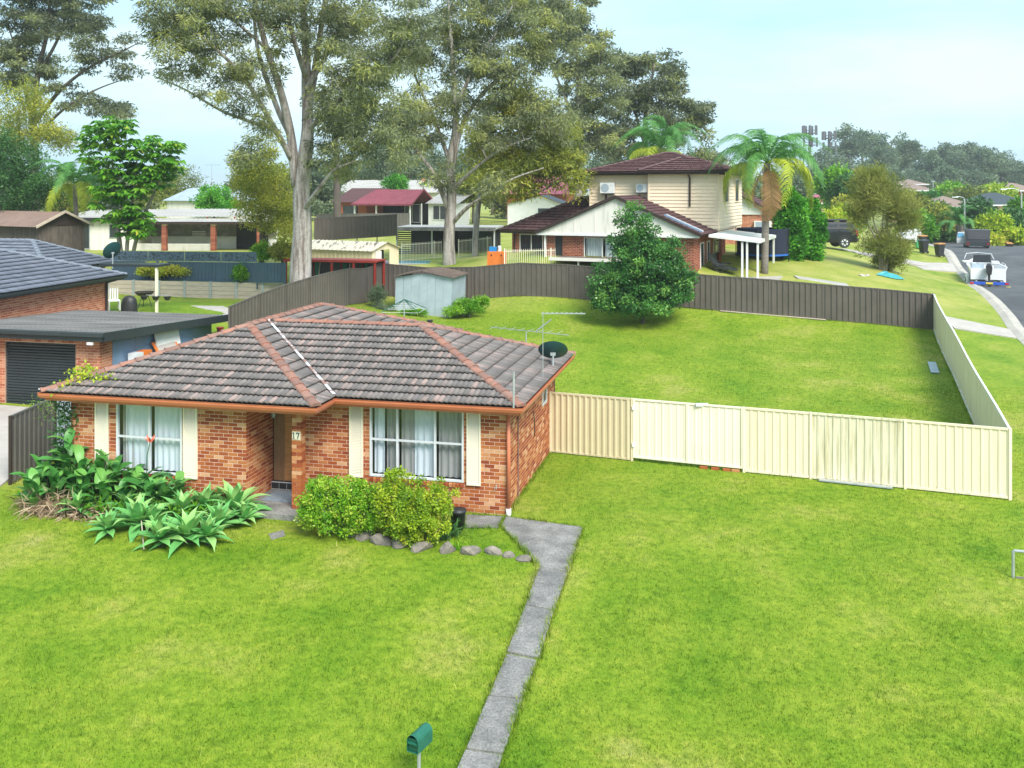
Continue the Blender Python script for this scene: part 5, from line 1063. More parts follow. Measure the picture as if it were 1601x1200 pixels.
for i, (src, px, py, d, rz, tl, lab) in enumerate(((b1,1469,409,72.5,-75,0,'amber lidded bin standing closest to the kerb'),(b2,1444,404,74,-70,0,'dark lidded bin just behind the amber lidded one on the verge'),(b1,1442,390,79,-75,0,'amber lidded bin farthest up the verge behind two others'),
        (b1,1577,391,92,80,-8,'tilted amber lidded bin across the street'),(b2,1597,382,97,80,0,'dark bin at the far kerb by the lamp post'))):
    c = src if i in (0,1) else copy_tree(src); c.location = gp(px, d); c.rotation_euler = (0, R(tl), R(rz)); c['label'] = lab; c['group'] = GB
o = B(); o.lathe([(.05,0),(.3,.1),(.26,.5),(.1,.75)], 7); g_ = o.obj('green_bag', mat('green_plastic', (.05,.5,.22), None, 3, .4), loc=gp(1437,77)); tag(g_, 'bright green bag leaning behind the verge bins', 'bag')
# ---------------------------------------------------------------- vehicles
def wheel(parent, x, y, r, w_, side, rimm='alu'):
    t = B(); t.tube([(x,y,r),(x+w_*side,y,r)], r, 20); wh = t.obj('wheel', M['black'], parent); B().tube([(x+w_*side*.98,y,r),(x+w_*side*1.03,y,r)], r*.62, 14).obj('rim', M[rimm], wh)
    for k in range(6):
        a = k*math.pi/3; B().bar((x+w_*side*1.04,y,r),(x+w_*side*1.04,y+math.cos(a)*r*.6,r+math.sin(a)*r*.6),.03,.07).obj('spoke', M['black'], wh)
def loft(st, name, m, parent, smooth=False):
    """stations (y, [(x,z)...]) mirrored halves"""
    b = B(); k = len(st[0][1])*2
    for y, pr in st: b.v += [(x, y, z) for x, z in pr]+[(-x, y, z) for x, z in reversed(pr)]
    for i in range(len(st)-1):
        for j in range(k): b.f.append((i*k+j, i*k+(j+1) % k, (i+1)*k+(j+1) % k, (i+1)*k+j))
    b.f += [tuple(range(k))[::-1], tuple(range((len(st)-1)*k, len(st)*k))]; return b.obj(name, m, parent, smooth, fix=True)
def suv(loc, rz, lab, paint, cat='car', name='parked_car', spare=True, rack=True, Lc=4.7, h=1.85):
    t = thing(name, lab, cat, loc, rz); W = .93; q = h/1.85; r = .38*q
    sec = lambda y, zb, zs, zr, wb, wr: (y, [(wb*.96,.38*q),(wb,.6*q),(wb,zs*q),(wr,zr*q)])
    hl = Lc/2
    loft([sec(-hl,0,.95,.96,W*.9,W*.8),sec(-hl+.06,0,1.02,1.03,W,W*.95),sec(hl-1.35,0,1.08,1.09,W,W*.95),sec(hl-.3,0,1.0,1.01,W*.97,W*.9),sec(hl,0,.8,.81,W*.85,W*.75)], 'body', paint, t)
    loft([(-hl+.12,[(W*.93,1.05*q),(W*.93,1.08*q),(W*.90,1.12*q)]),(-hl+.2,[(W*.96,1.04*q),(W*.95,1.3*q),(W*.80,1.72*q)]),(-hl+.5,[(W*.96,1.04*q),(W*.95,1.3*q),(W*.78,1.80*q)]),(hl-2.2,[(W*.96,1.04*q),(W*.95,1.3*q),(W*.78,1.80*q)]),(hl-1.3,[(W*.95,1.05*q),(W*.93,1.1*q),(W*.9,1.13*q)])], 'cabin', paint, t)
    for s in (1,-1):
        for y0, y1 in ((-hl+.32,-hl+1.25),(-hl+1.35,-hl+2.2),(-hl+2.28,hl-1.95)):
            b = B(); b.prism([(s*(W*.955),y0,1.16*q),(s*(W*.955),y1,1.16*q),(s*(W*.82+.015),y1-(.15 if y1 > hl-2.1 else 0),1.66*q),(s*(W*.82+.015),y0+.06,1.66*q)], (s*.012,0,0)); b.obj('side_window', M['dglass'], t, fix=True)
        b = B(); b.box(s*W*.9-.07,s*W*.9+.07,-hl-.01,-hl+.15,.85*q,1.2*q); b.obj('tail_light', mat('tail_red', (.5,.02,.02), None, 3, .3), t); bx(s*W*.7-.14,s*W*.7+.14,hl-.12,hl+.01,.72*q,.88*q).obj('headlight', M['alu'], t)
        for y in (-hl+.95,hl-.95): wheel(t, s*(W-.2), y, r, .22, s)
        b = B()
        for y in (-hl+.95,hl-.95): b.tube([(s*(W-.02),y+math.cos(a)*r*1.2,r+math.sin(a)*r*1.2) for a in np.linspace(.1,3.04,10)], .06, 5)
        b.obj('wheel_arch', M['black'], t); bx(s*W*.98-.05,s*W*.98+.05,hl-1.75,hl-1.55,1.12*q,1.25*q).obj('mirror', paint, t)
    b = B(); b.prism([(-W*.7,-hl+.14,1.15*q),(W*.7,-hl+.14,1.15*q),(W*.62,-hl+.2,1.62*q),(-W*.62,-hl+.2,1.62*q)], (0,-.02,0)); b.obj('rear_window', M['dglass'], t, fix=True)
    bx(-W*.95,W*.95,-hl-.1,-hl+.1,.45*q,.68*q).obj('rear_bumper', M['black'], t); bx(-W*.9,W*.9,hl-.1,hl+.06,.45*q,.65*q).obj('front_bumper', M['black'], t); bx(-.26,.26,-hl-.115,-hl-.1,.5*q,.62*q).obj('number_plate', M['white'], t)
    if spare: B().tube([(-.1,-hl-.22,1.02*q),(-.1,-hl-.02,1.02*q)], .36, 18).obj('spare_wheel', M['black'], t)
    if rack:
        bx(-.66,.66,-hl+.5,hl-2.3,1.90*q,1.97*q).obj('roof_rack', M['black'], t); [bx(-.62,.62,y-.03,y+.03,1.8*q,1.9*q).obj('rack_bar', M['black'], t) for y in (-hl+.7,-hl+1.6,hl-2.5)]
    return t
BP = mat('black_car_paint', (.012,.013,.016), None, 2, .18); WP = mat('white_car_paint', (.72,.73,.74), None, 2, .25)
suv(gp(1283,69), 92, 'black four-wheel drive with roof rack and rear spare wheel parked beyond cypress', BP, h=1.9)
suv(gp(1421,92), 150, 'white car half hidden behind the wispy tree', WP, spare=False, rack=False, Lc=4.3, h=1.45)
ut = thing('canopy_ute', 'dark grey utility with boxy canopy and white cab, seen from behind', 'ute', gp(1526,87), -22)
GP = mat('grey_canopy', (.075,.075,.085), (.06,.06,.068), 1, .6); bx(-.95,.95,-2.4,-.2,.95,1.98).obj('canopy', GP, ut); bx(-.96,.96,-2.45,-.1,.55,.93).obj('tray', M['steel_dark'], ut); bx(-.85,.85,-2.46,-2.41,1.15,1.85).obj('rear_hatch', GP, ut)
loft([(-.1,[(.88,.5),(.9,1.05),(.9,1.06),(.74,1.75)]),(1.0,[(.88,.5),(.9,1.05),(.9,1.06),(.74,1.78)]),(1.6,[(.88,.5),(.9,1.02),(.88,1.04),(.85,1.08)]),(2.7,[(.82,.5),(.84,.95),(.8,.96),(.7,.98)])], 'cab', WP, ut)
b = B(); b.prism([(-.93,1.2,.6),(-1.55,.75,.6),(-1.55,.75,1.15),(-1.45,.8,1.65),(-.93,1.15,1.65),(-.93,1.2,1.1)], (.04,.06,0)); dr_ = b.obj('open_door', WP, ut, fix=True); b = B(); b.prism([(-.97,1.13,1.15),(-1.5,.75,1.15),(-1.42,.79,1.58),(-.97,1.09,1.58)], (-.01,-.015,0)); b.obj('door_window', mat('blue_glass', (.15,.4,.6), None, 2, .1), dr_, fix=True)
for s in (1,-1):
    for y in (-1.5,1.7): wheel(ut, s*.7, y, .37, .22, s, 'black')
    bx(s*.8-.1,s*.8+.1,-2.47,-2.44,.68,.85).obj('tail_light', mat('tail_red_dark', (.3,.02,.02), None, 3, .3), ut)
bx(-.6,.6,-2.6,-2.45,.4,.5).obj('tow_bar', M['black'], ut); bx(.9,1.12,1.1,1.2,1.2,1.4).obj('mirror', M['black'], ut); B().tube([(-.9,-1.9,1.98),(-.9,-1.9,2.05)], .3, 8).obj('roof_bag', GP, ut)
# boat on its trailer
bt = gp(1545,60); rzb = -19
boat = thing('boat', 'white runabout boat with black outboard motor on the street', 'boat', bt+V3(0,0,.42), rzb)
WH = mat('boat_white', (.78,.79,.80), (.7,.71,.72), 1.5, .3)
st = []
for s in np.linspace(0, 1, 9):
    wd = 1.08*(1-s**2.6*.92); zk = .02+.45*s**3; zg = .88+.28*s**2; st.append((s*5.0, [(.02,zk),(wd*.82,zk+.26),(wd,zg),(wd*1.03,zg+.03),(wd*.93,zg+.03),(wd*.86,zg-.35),(wd*.6,.34+.3*s**2),(.02,.32+.3*s**2)]))
loft(st, 'hull', WH, boat)
bx(-1.0,1.0,-.02,.06,.1,.80).obj('transom', WH, boat); b = B(); b.box(-1.06,1.06,2.9,5*.8,.95,1.02); fd = b.obj('foredeck', WH, boat)
bx(-.55,.45,1.0,1.6,.5,.9).obj('console', WH, boat); b = B(); b.prism([(-.6,2.5,1.0),(.5,2.5,1.0),(.45,2.35,1.5),(-.55,2.35,1.5)], (0,.03,0)); b.obj('windscreen', M['dglass'], boat, fix=True)
bx(-.75,-.35,.35,.75,.6,.72).obj('seat', WH, boat); bx(.5,.9,2.2,2.6,.95,1.12).obj('seat', M['alu'], boat); bx(-.85,-.15,.7,1.0,.72,1.05).obj('grey_cover', M['tin'], boat)
om = loft([(-.62,[(.1,.45),(.16,.9),(.05,1.05)]),(-.4,[(.15,.5),(.2,.95),(.08,1.15)]),(-.05,[(.12,.6),(.16,.92),(.06,1.05)])], 'outboard_motor', M['black'], boat); B().bar((0,-.38,.55),(0,-.42,-.25),.12,.16).obj('motor_leg', M['black'], om); B().tube([(0,-.62,-.22),(0,-.3,-.22)], .06, 8).obj('gearcase', M['black'], om); [B().bar((0,-.64,-.22),(.16*math.cos(a),-.64,-.22+.16*math.sin(a)),.02,.08).obj('propeller_blade', M['black'], om) for a in (.5,2.6,4.7)]
for s in (-1,1): B().tube([(s*1.02,.2,.92),(s*1.02,.3,1.05),(s*1.02,1.6,1.08),(s*1.0,1.7,.95)], .02, 6).obj('grab_rail', M['alu'], boat)
B().tube([(-.9,4.2,1.1),(-.75,4.4,1.45),(.0,4.75,1.5),(.75,4.4,1.45),(.9,4.2,1.1)], .022, 6).obj('bow_rail', M['alu'], boat)
tr = thing('boat_trailer', 'boat trailer with white guards and blue light board under the white boat', 'trailer', bt, rzb); BLU = mat('blue_board', (.02,.08,.45), (.03,.1,.5), 3, .4)
for s in (-1,1): B().bar((s*.7,-.4,.42),(s*.5,4.4,.42),.08,.1).obj('frame_rail', M['galv'], tr); wheel(tr, s*.95, 1.4, .28, .18, s); b = B(); b.tube([(s*1.05,1.4+math.cos(a)*.36,.30+math.sin(a)*.34) for a in np.linspace(-.2,3.34,9)], .11, 6); b.obj('mudguard', WH, tr)
bx(-1.1,1.1,-.5,-.45,.25,.42).obj('light_board', BLU, tr); [bx(x,x+.2,-.53,-.5,.27,.4).obj('trailer_light', mat('trailer_red', (.5,.03,.03), None, 2, .3), tr) for x in (-1.08,.88)]; bx(-.2,.2,-.53,-.5,.28,.4).obj('number_plate', mat('yellow_plate', (.75,.55,.05), None, 2, .5), tr)
for y in (.2,1.4,3.0): B().bar((-.95,y,.36),(.95,y,.36),.06).obj('cross_bar', M['galv'], tr)
B().bar((-.5,4.4,.42),(0,6.2,.4),.08).obj('draw_bar', M['galv'], tr); B().bar((.5,4.4,.42),(0,6.2,.4),.08).obj('draw_bar', M['galv'], tr); B().tube([(0,5.9,-.4),(0,5.9,.5)], .04, 8).obj('jockey_stand', M['galv'], tr)
b = B(); b.tube([(.95,-.5,.1),(1.15,-.55,.12),(1.3,-.5,.02),(1.1,-.62,.0),(.9,-.6,.05)], .05, 6); b.obj('tie_strap', mat('yellow_strap', (.7,.6,.05), None, 2, .6), tr)
# tarp and pavers by the wispy tree
b = B(); r_ = random.Random(4); n = 14
pts = [(math.cos(2*math.pi*i/n)*(.85+r_.uniform(-.25,.25)), math.sin(2*math.pi*i/n)*(.5+r_.uniform(-.15,.15)), .02) for i in range(n)]; b.v = pts+[(x*.5, y*.5, .12+r_.uniform(0,.12)) for x, y, z in pts]+[(0,0,.14)]
b.f = [(i, (i+1) % n, n+(i+1) % n, n+i) for i in range(n)]+[(n+i, n+(i+1) % n, 2*n) for i in range(n)]; tag(b.obj('tarp', mat('turquoise_tarp', (.04,.33,.36), (.03,.26,.30), 6, .5), loc=gp(1391,56)), 'crumpled turquoise tarp at the foot of the wispy tree', 'tarp')
for px, lab in ((1347,'pale paver on the verge, nearest the cypress'),(1356,'pale paver on the verge, nearest the turquoise tarp')): rock(px, 431, .35, .16, lab, 'concrete_pale', 'verge_paver');
p = at(1285,438,51.2); tag(bx(-1.4,1.4,-.35,.35,0,.04).obj('flat_sheet', M['white_roof'], loc=(p.x, p.y, gz(p.x, p.y)+.03)), 'pale flat sheet lying on the grass behind the back fence', 'sheet')
rock(1190,415,.01,.01,'x') if False else None
# street lamps
def lamp_post(px, py, d, h, arm, lab, m='galv'):
    t = thing('street_lamp', lab, 'street lamp', at(px, py, d), 0); B().tube([(0,0,-.5),(0,0,h*.9),(arm*.15,0,h*.97),(arm*.5,0,h),(arm,0,h*.985)], [.09,.07,.05,.045,.04], 8).obj('pole', M[m], t); b = B(); b.box(arm*1.0-.35 if arm > 0 else arm-.3, arm+.3 if arm > 0 else arm+.3, -.12,.12,h*.97,h*.995); b.obj('lamp_head', M['alu'], t)
lamp_post(1508,362,98,3.6,-1.0,'short street lamp leaning over the road behind the grey ute'); lamp_post(1597,372,100,5.2,-1.9,'tall street lamp at the edge of the street beyond the far bins'); lamp_post(1484,330,170,3.2,1.3,'small distant street lamp before the white house'); lamp_post(1459,316,178,4.0,.05,'thin pale pole beside the white rendered house')
# phone towers
def tower(px, py, top, d, lab):
    p = at(px, py, d); h = (py-top)*d/FP; t = thing('phone_tower', lab, 'tower', p); TG_ = mat('tower_grey', (.10,.10,.12), None, 1, .7); B().tube([(0,0,-30),(0,0,h*.72),(0,0,h)], [.55,.35,.3], 8).obj('mast', TG_, t)
    for k, z in enumerate((h-1.3, h-4.6)):
        B().lathe([(1.6,0),(1.7,.1),(1.6,.2)], 10, (0,0,z-.9)).obj('ring', TG_, t)
        for j in range(7 if k == 0 else 5):
            a = j*2*math.pi/(7 if k == 0 else 5)+k; x, y = math.cos(a)*1.9, math.sin(a)*1.9; bx(x-.22,x+.22,y-.15,y+.15,z-1.3,z+1.3).obj('panel_antenna', TG_, t); B().bar((0,0,z),(x,y,z),.12).obj('arm', TG_, t)
tower(1266,250,196,265,'taller phone tower with two tiers of antennas, nearest the palm'); tower(1296,250,205,290,'shorter phone tower farther from the palm')
# thin antenna on the left skyline
t = thing('skyline_antenna', 'thin television antenna on the left skyline', 'antenna', at(331,290,110)); B().tube([(0,0,-5),(0,0,2.4)], .03, 5).obj('mast', M['galv'], t); B().tube([(-.8,0,2.4),(1.0,0,2.4)], .03, 5).obj('boom', M['galv'], t)

for o in bpy.data.objects:                           # lay the flat things on the slope
    if o.name in ('tarp', 'flat_sheet'):
        for v in o.data.vertices: v.co.z += gz(o.location.x+v.co.x, o.location.y+v.co.y)-o.location.z+.02
for o in bpy.data.objects:                           # stand the loose things on patio and lawn
    if o.name in ('covered_barbecue', 'fire_bowl', 'garden_chair', 'red_pot', 'lawn_sprinkler'):
        o.location.z = gz(o.location.x, o.location.y)+(.0 if o.name in ('red_pot', 'lawn_sprinkler') else .06)
# ================================================================ plants
def unit(a): return a/np.maximum(np.linalg.norm(a, axis=-1, keepdims=True), 1e-9)
def leaf_mesh(name, P, L, W, m, tone, dirs=None, droop=0., jitter=.35, seed=0):
    """P (N,3) leaf roots; rhombic leaves"""
    g = np.random.default_rng(seed); n = len(P); d = g.normal(size=(n, 3)) if dirs is None else dirs+g.normal(size=(n, 3))*.6
    d = unit(d); d[:, 2] -= droop; d = unit(d); s = unit(np.cross(d, g.normal(size=(n, 3)))); l = L*(1+g.uniform(-jitter, jitter, (n, 1))); w = W*(1+g.uniform(-jitter, jitter, (n, 1)))
    V = np.stack([P, P+d*l*.45+s*w*.5, P+d*l, P+d*l*.45-s*w*.5], 1).reshape(-1, 3); F = np.arange(4*n).reshape(-1, 4)
    return np_mesh(name, V, F, m, {'tone': np.clip(tone, 0, 1)})
def ell_points(ells, n, g, shell=.35):
    """points in ellipsoids (cx,cy,cz,rx,ry,rz); more towards the outside"""
    e = np.array(ells, float); vol = (e[:, 3]*e[:, 4]*e[:, 5])**.85; k = g.choice(len(e), n, p=vol/vol.sum())
    u = unit(g.normal(size=(n, 3))); r = g.uniform(0, 1, (n, 1))**shell
    return e[k, :3]+u*r*e[k, 3:]
def grow(limbs, clumps, g, r0=.05, up=.5):
    """limbs: list of (points, radii). returns B with limbs and one twig branch to every clump"""
    b = B(); nodes = []; rad = []
    for pts, rs in limbs:
        q = cr(pts, 5); rr = np.interp(np.linspace(0, 1, len(q)), np.linspace(0, 1, len(rs)), rs); w = np.cumsum(g.normal(size=q.shape)*.018*np.mean(rr), 0)
        b.tube([Vector(p) for p in q+w], list(rr), 10 if rr[0] > .25 else 7)
        k0 = int(len(q)*(.45 if rr[0] > .3 else .2)); nodes += list(q[k0:]); rad += list(rr[k0:])
    N = np.array(nodes); RR = np.array(rad); C = np.array(clumps)
    dmin = np.array([np.min(np.linalg.norm(N-c, axis=1)) for c in C]); order = np.argsort(dmin)
    buf = np.zeros((len(N)+3*len(C), 3)); buf[:len(N)] = N; rb = np.zeros(len(buf)); rb[:len(N)] = RR; m = len(N)
    for i in order:
        c = C[i]; d = buf[:m]-c; cost = np.linalg.norm(d, axis=1)+up*np.maximum(0, d[:, 2]+.2); j = int(np.argmin(cost)); p = buf[j]; r = min(rb[j]*.6, r0); e = c-p; L = np.linalg.norm(e)
        if L < .15: continue
        mid = p+e*.5+np.array([0, 0, .10*L])+g.normal(size=3)*.05*L; r = max(r, .012)
        b.tube([Vector(p), Vector(mid), Vector(c)], [r, r*.7, r*.35], 4, False)
        buf[m] = p+e*.3+np.array([0,0,.07*L]); rb[m] = r*.85; buf[m+1] = mid; rb[m+1] = r*.75; buf[m+2] = c; rb[m+2] = r*.5; m += 3
    return b
def px_ell(L):                                       # (px,py,rx,ry,d,thickness in m) -> metres
    o = []
    for px, py, rx, ry, d, th in L: c = at(px, py, d); o.append((c.x, c.y, c.z, rx*d/FP, th, ry*d/FP))
    return o
def tree(name, label, base, limbs, ells, nclump, per, cr_, leaf, m, bark, seed, droop=.0, cat='tree', group=None, shell=.4, flat=.65, tone=(.15,.85), r0=.05, up=.5, cname='crown', loc_label=None):
    g = np.random.default_rng(seed); base = Vector(base); t = thing(name, label, cat, base, 0, group); o3 = np.array(base)
    C = ell_points(ells, nclump, g, shell); b = grow([(np.array([tuple(p) for p in pts]), rs) for pts, rs in limbs], C, g, r0, up)
    b.v = [(x-o3[0], y-o3[1], z-o3[2]) for x, y, z in b.v]; b.obj('trunk', M[bark], t, True)
    k = g.integers(int(per*.5), int(per*1.5), len(C)); idx = np.repeat(np.arange(len(C)), k); n = len(idx); sz = g.uniform(.7, 1.3, len(C))[idx][:, None]*cr_
    off = unit(g.normal(size=(n, 3)))*g.uniform(0, 1, (n, 1))**.45*sz; off[:, 2] *= flat
    P = C[idx]+off-o3; tn = g.uniform(tone[0], tone[1], len(C))[idx]+g.normal(size=n)*.13
    mesh_obj(cname, leaf_mesh(cname, P, leaf[0], leaf[1], m, tn, off/np.maximum(sz, .01), droop, seed=seed), t); return t
LG = leaf_mat('gum_leaf', [(0,(.062,.078,.046)),(.4,(.13,.15,.078)),(.75,(.21,.235,.10)),(1,(.31,.32,.09))], .5, .42)
LGY = leaf_mat('gum_leaf_yellow', [(0,(.065,.095,.022)),(.4,(.13,.165,.03)),(.75,(.22,.245,.035)),(1,(.36,.34,.04))], .5, .38)
LF = leaf_mat('far_gum_leaf', [(0,(.055,.09,.055)),(.5,(.09,.135,.075)),(1,(.14,.18,.10))], .6)
LD = leaf_mat('dark_leaf', [(0,(.018,.05,.016)),(.5,(.036,.10,.026)),(1,(.065,.16,.038))], .4)
LB = leaf_mat('bright_leaf', [(0,(.04,.13,.008)),(.5,(.10,.255,.012)),(.85,(.20,.35,.02)),(1,(.33,.40,.05))], .4)
LY = leaf_mat('yellow_green_leaf', [(0,(.09,.18,.01)),(.45,(.22,.32,.015)),(.85,(.38,.41,.03)),(1,(.42,.34,.06))], .45)
LC = leaf_mat('camellia_leaf', [(0,(.016,.06,.016)),(.5,(.042,.135,.028)),(.85,(.08,.21,.04)),(1,(.16,.30,.06))], .28)
LCY = leaf_mat('cypress_leaf', [(0,(.015,.08,.008)),(.5,(.05,.20,.014)),(1,(.12,.34,.025))], .5)
LS = leaf_mat('sheoak_leaf', [(0,(.10,.12,.025)),(.5,(.18,.205,.04)),(1,(.27,.27,.07))], .6, .45)
TK = .68
def lm(pts, rs): rs = [r*TK for r in rs]; return ([tuple(at(*p)) if len(p) == 3 and p[2] > 20 else p for p in pts], rs)
# ---- big gum by the boundary fence
d = 43
tree('gum_tree', 'huge pale barked gum tree rising beside the boundary fence', at(470,488,d), [
    lm([(470,500,d),(469,430,d),(472,360,d),(470,300,d),(474,255,d),(480,200,d),(478,130,d+.5),(476,60,d+.5),(470,-40,d+1),(462,-130,d+1.5)], [.85,.72,.62,.55,.52,.40,.33,.26,.18,.08]),
    lm([(463,290,d),(455,215,d),(438,140,d-.5),(415,70,d-1),(398,0,d-1),(385,-80,d-1)], [.36,.30,.25,.2,.16,.08]),
    lm([(455,215,d),(430,160,d+.6),(402,70,d+1.2),(395,-40,d+2)], [.2,.18,.14,.07]), lm([(478,190,d),(492,110,d+.6),(502,40,d+1),(515,-60,d+1.5)], [.3,.24,.18,.08]),
    lm([(456,250,d),(430,205,d-1),(392,190,d-1.5),(345,172,d-2),(290,140,d-2.5),(240,118,d-3)], [.2,.16,.12,.09,.06,.03]), lm([(452,240,d),(418,180,d-2),(380,120,d-3),(330,70,d-4),(280,35,d-4)], [.2,.17,.13,.09,.04]),
    lm([(472,330,d),(495,300,d-1),(520,268,d-1.5),(545,255,d-2)], [.2,.15,.11,.05]), lm([(480,205,d),(520,165,d-1),(570,130,d-2),(620,85,d-2.5),(640,30,d-3)], [.2,.16,.12,.08,.04]),
    lm([(479,140,d),(520,70,d+1),(560,20,d+2),(610,-30,d+2)], [.2,.14,.1,.05]), lm([(416,75,d-1),(370,35,d-2),(320,-10,d-2)], [.12,.09,.04]), lm([(478,120,d),(456,50,d-1),(440,-30,d-1.5)], [.2,.15,.06])],
    px_ell([(290,60,80,75,39,2.5),(370,110,70,60,40,2.5),(330,10,90,45,40,3),(430,30,70,60,42,3),(520,30,80,70,42,3),(570,110,75,70,41,3),(600,210,70,60,41,2.2),(530,230,50,60,42,2),(540,170,55,50,42,2.5),(400,190,35,45,40,1.5),(380,240,25,40,40,1.2),(250,25,30,35,39,1.5),(620,40,60,60,41,3),(470,-60,160,60,43,4),(300,-50,110,50,41,3),(620,-50,90,50,42,3)]),
    720, 135, .50, (.21,.046), LG, 'bark', 3, droop=.6, flat=.6, shell=.6, r0=.045, tone=(.0,1))
# ---- second gum behind the back fence
d = 56
tree('gum_tree', 'grey gum tree with spreading limbs behind the zinc shed', at(703,416,d), [
    lm([(703,425,d),(702,370,d),(706,310,d),(704,255,d),(712,200,d),(710,130,d),(705,60,d),(700,-20,d)], [.62,.5,.44,.4,.3,.22,.16,.07]), lm([(702,330,d),(680,275,d-.5),(655,240,d-1),(625,200,d-1)], [.26,.2,.15,.06]),
    lm([(706,350,d),(730,325,d-1),(760,305,d-2),(800,280,d-2.5),(850,262,d-3)], [.22,.17,.12,.08,.04]), lm([(705,300,d),(735,270,d-1),(780,235,d-2),(830,215,d-2)], [.2,.15,.1,.04]), lm([(705,270,d),(725,190,d+.5),(770,130,d+1),(830,95,d+1),(870,60,d+1)], [.26,.2,.15,.1,.05]),
    lm([(704,255,d),(680,190,d+.5),(650,120,d+1),(640,50,d+1)], [.22,.16,.1,.05]), lm([(711,170,d),(750,90,d),(790,30,d),(820,-30,d)], [.2,.14,.1,.04])],
    px_ell([(640,200,60,60,55,3),(690,150,70,60,56,3),(770,110,80,60,56,3),(850,60,75,55,57,3),(700,50,90,60,57,3.5),(800,10,90,50,57,3),(640,90,60,70,56,3),(760,215,60,45,54,2.5),(840,180,60,60,55,2.5),(770,288,38,26,53,2),(750,-40,120,50,57,3),(690,270,25,25,55,1.5)]),
    560, 135, .62, (.26,.06), LG, 'bark', 5, droop=.55, flat=.6, shell=.6, tone=(.05,1.05))
tree('gum_tree', 'yellow-green leaved gum hanging in front of the pink roof', at(742,402,60), [lm([(742,410,60),(745,350,60),(755,290,60),(790,240,59),(830,200,59)], [.35,.28,.22,.12,.05]), lm([(750,310,60),(790,290,58),(840,300,57),(890,270,57)], [.2,.14,.09,.04])],
    px_ell([(800,170,55,45,59,2.5),(850,220,55,50,58,2.5),(815,265,60,45,57,2.5),(878,262,34,36,57,2),(770,240,45,50,59,2),(905,285,13,38,56,1)]), 420, 105, .66, (.23,.075), LGY, 'bark', 6, droop=.5, shell=.5, tone=(.4,1.08))
# ---- gums behind, towards the two-storey roof
tree('gum_tree', 'tall gum with rounded crown clumps behind the two-storey roof', gp(1010,100), [lm([(1008,310,100),(1008,240,100),(1010,180,100),(1020,120,100),(1025,80,100)], [.6,.45,.35,.2,.08]), lm([(1009,220,100),(1045,170,99),(1075,140,99)], [.25,.16,.06]), lm([(1009,230,100),(985,150,100),(965,110,100)], [.25,.16,.06]), lm([(1010,200,100),(1060,190,99),(1100,180,99)], [.2,.12,.05])],
    px_ell([(1015,95,45,20,100,3),(1055,110,25,22,99,2.5),(970,105,30,25,100,3),(1040,140,45,25,99,3),(985,155,35,30,100,3),(1080,175,32,25,99,2.5),(1040,195,50,30,99,3),(960,200,40,50,100,3),(1000,240,60,30,100,3),(1095,200,15,20,99,2),(1100,250,20,25,99,2)]), 210, 150, 1.0, (.42,.14), LG, 'bark_pale', 8, droop=.4, flat=.5, tone=(.0,.85), r0=.1)
tree('gum_tree', 'tall dense gum between the yellow-green gum and the rounded crowned one', gp(900,90), [lm([(905,320,90),(905,220,90),(905,140,90),(900,60,90),(890,-10,90)], [.7,.5,.38,.2,.08]), lm([(905,200,90),(870,120,90),(850,60,90)], [.25,.15,.06]), lm([(905,170,90),(935,110,90),(945,70,90)], [.25,.14,.06])],
    px_ell([(900,20,45,40,90,3.5),(860,60,50,50,90,3.5),(935,75,28,35,90,3),(915,120,50,40,90,3.5),(930,170,45,40,90,3.5),(900,220,50,45,89,3),(945,215,30,30,89,3),(950,130,20,20,89,2),(840,0,50,30,90,3)]), 230, 150, .92, (.38,.12), LG, 'bark_pale', 9, droop=.4, flat=.55, tone=(.05,1), r0=.1)
tree('gum_tree', 'slim gum trunk with dark bark behind the pergola roof', gp(528,88), [lm([(527,360,88),(527,300,88),(525,240,88),(520,180,88)], [.55,.5,.42,.3])], px_ell([(520,160,40,50,88,3),(560,190,40,45,88,3),(555,140,50,50,88,3)]), 80, 80, 1.0, (.38,.12), LG, 'bark_dark', 10, droop=.4, tone=(.2,.8))
for i, (px, py, rx, ry, d, lab) in enumerate(((600,235,30,40,140,'hazy green tree behind the maroon roof, nearest the big gum'),(640,245,35,35,150,'hazy green tree above the maroon ridge'),(680,255,30,35,145,'hazy green tree behind the second gum trunk'),(580,255,25,25,150,'low hazy shrub tree over the pale roof'),(770,275,25,25,120,'green tree beside the white gabled shed'),(740,290,22,22,110,'low green tree by the carport'))):
    tree('background_tree', lab, gp(px, d), [lm([(px,py+60,d),(px,py,d)], [.3,.1])], px_ell([(px,py,rx,ry,d,3),(px-rx*.5,py+ry*.5,rx*.7,ry*.6,d,2.5),(px+rx*.5,py+ry*.4,rx*.7,ry*.6,d,2.5)]), 60, 70, 1.2, (.5,.2), LF if i < 4 else LGY, 'bark_pale', 20+i, tone=(.3,1), group='background trees', r0=.1)
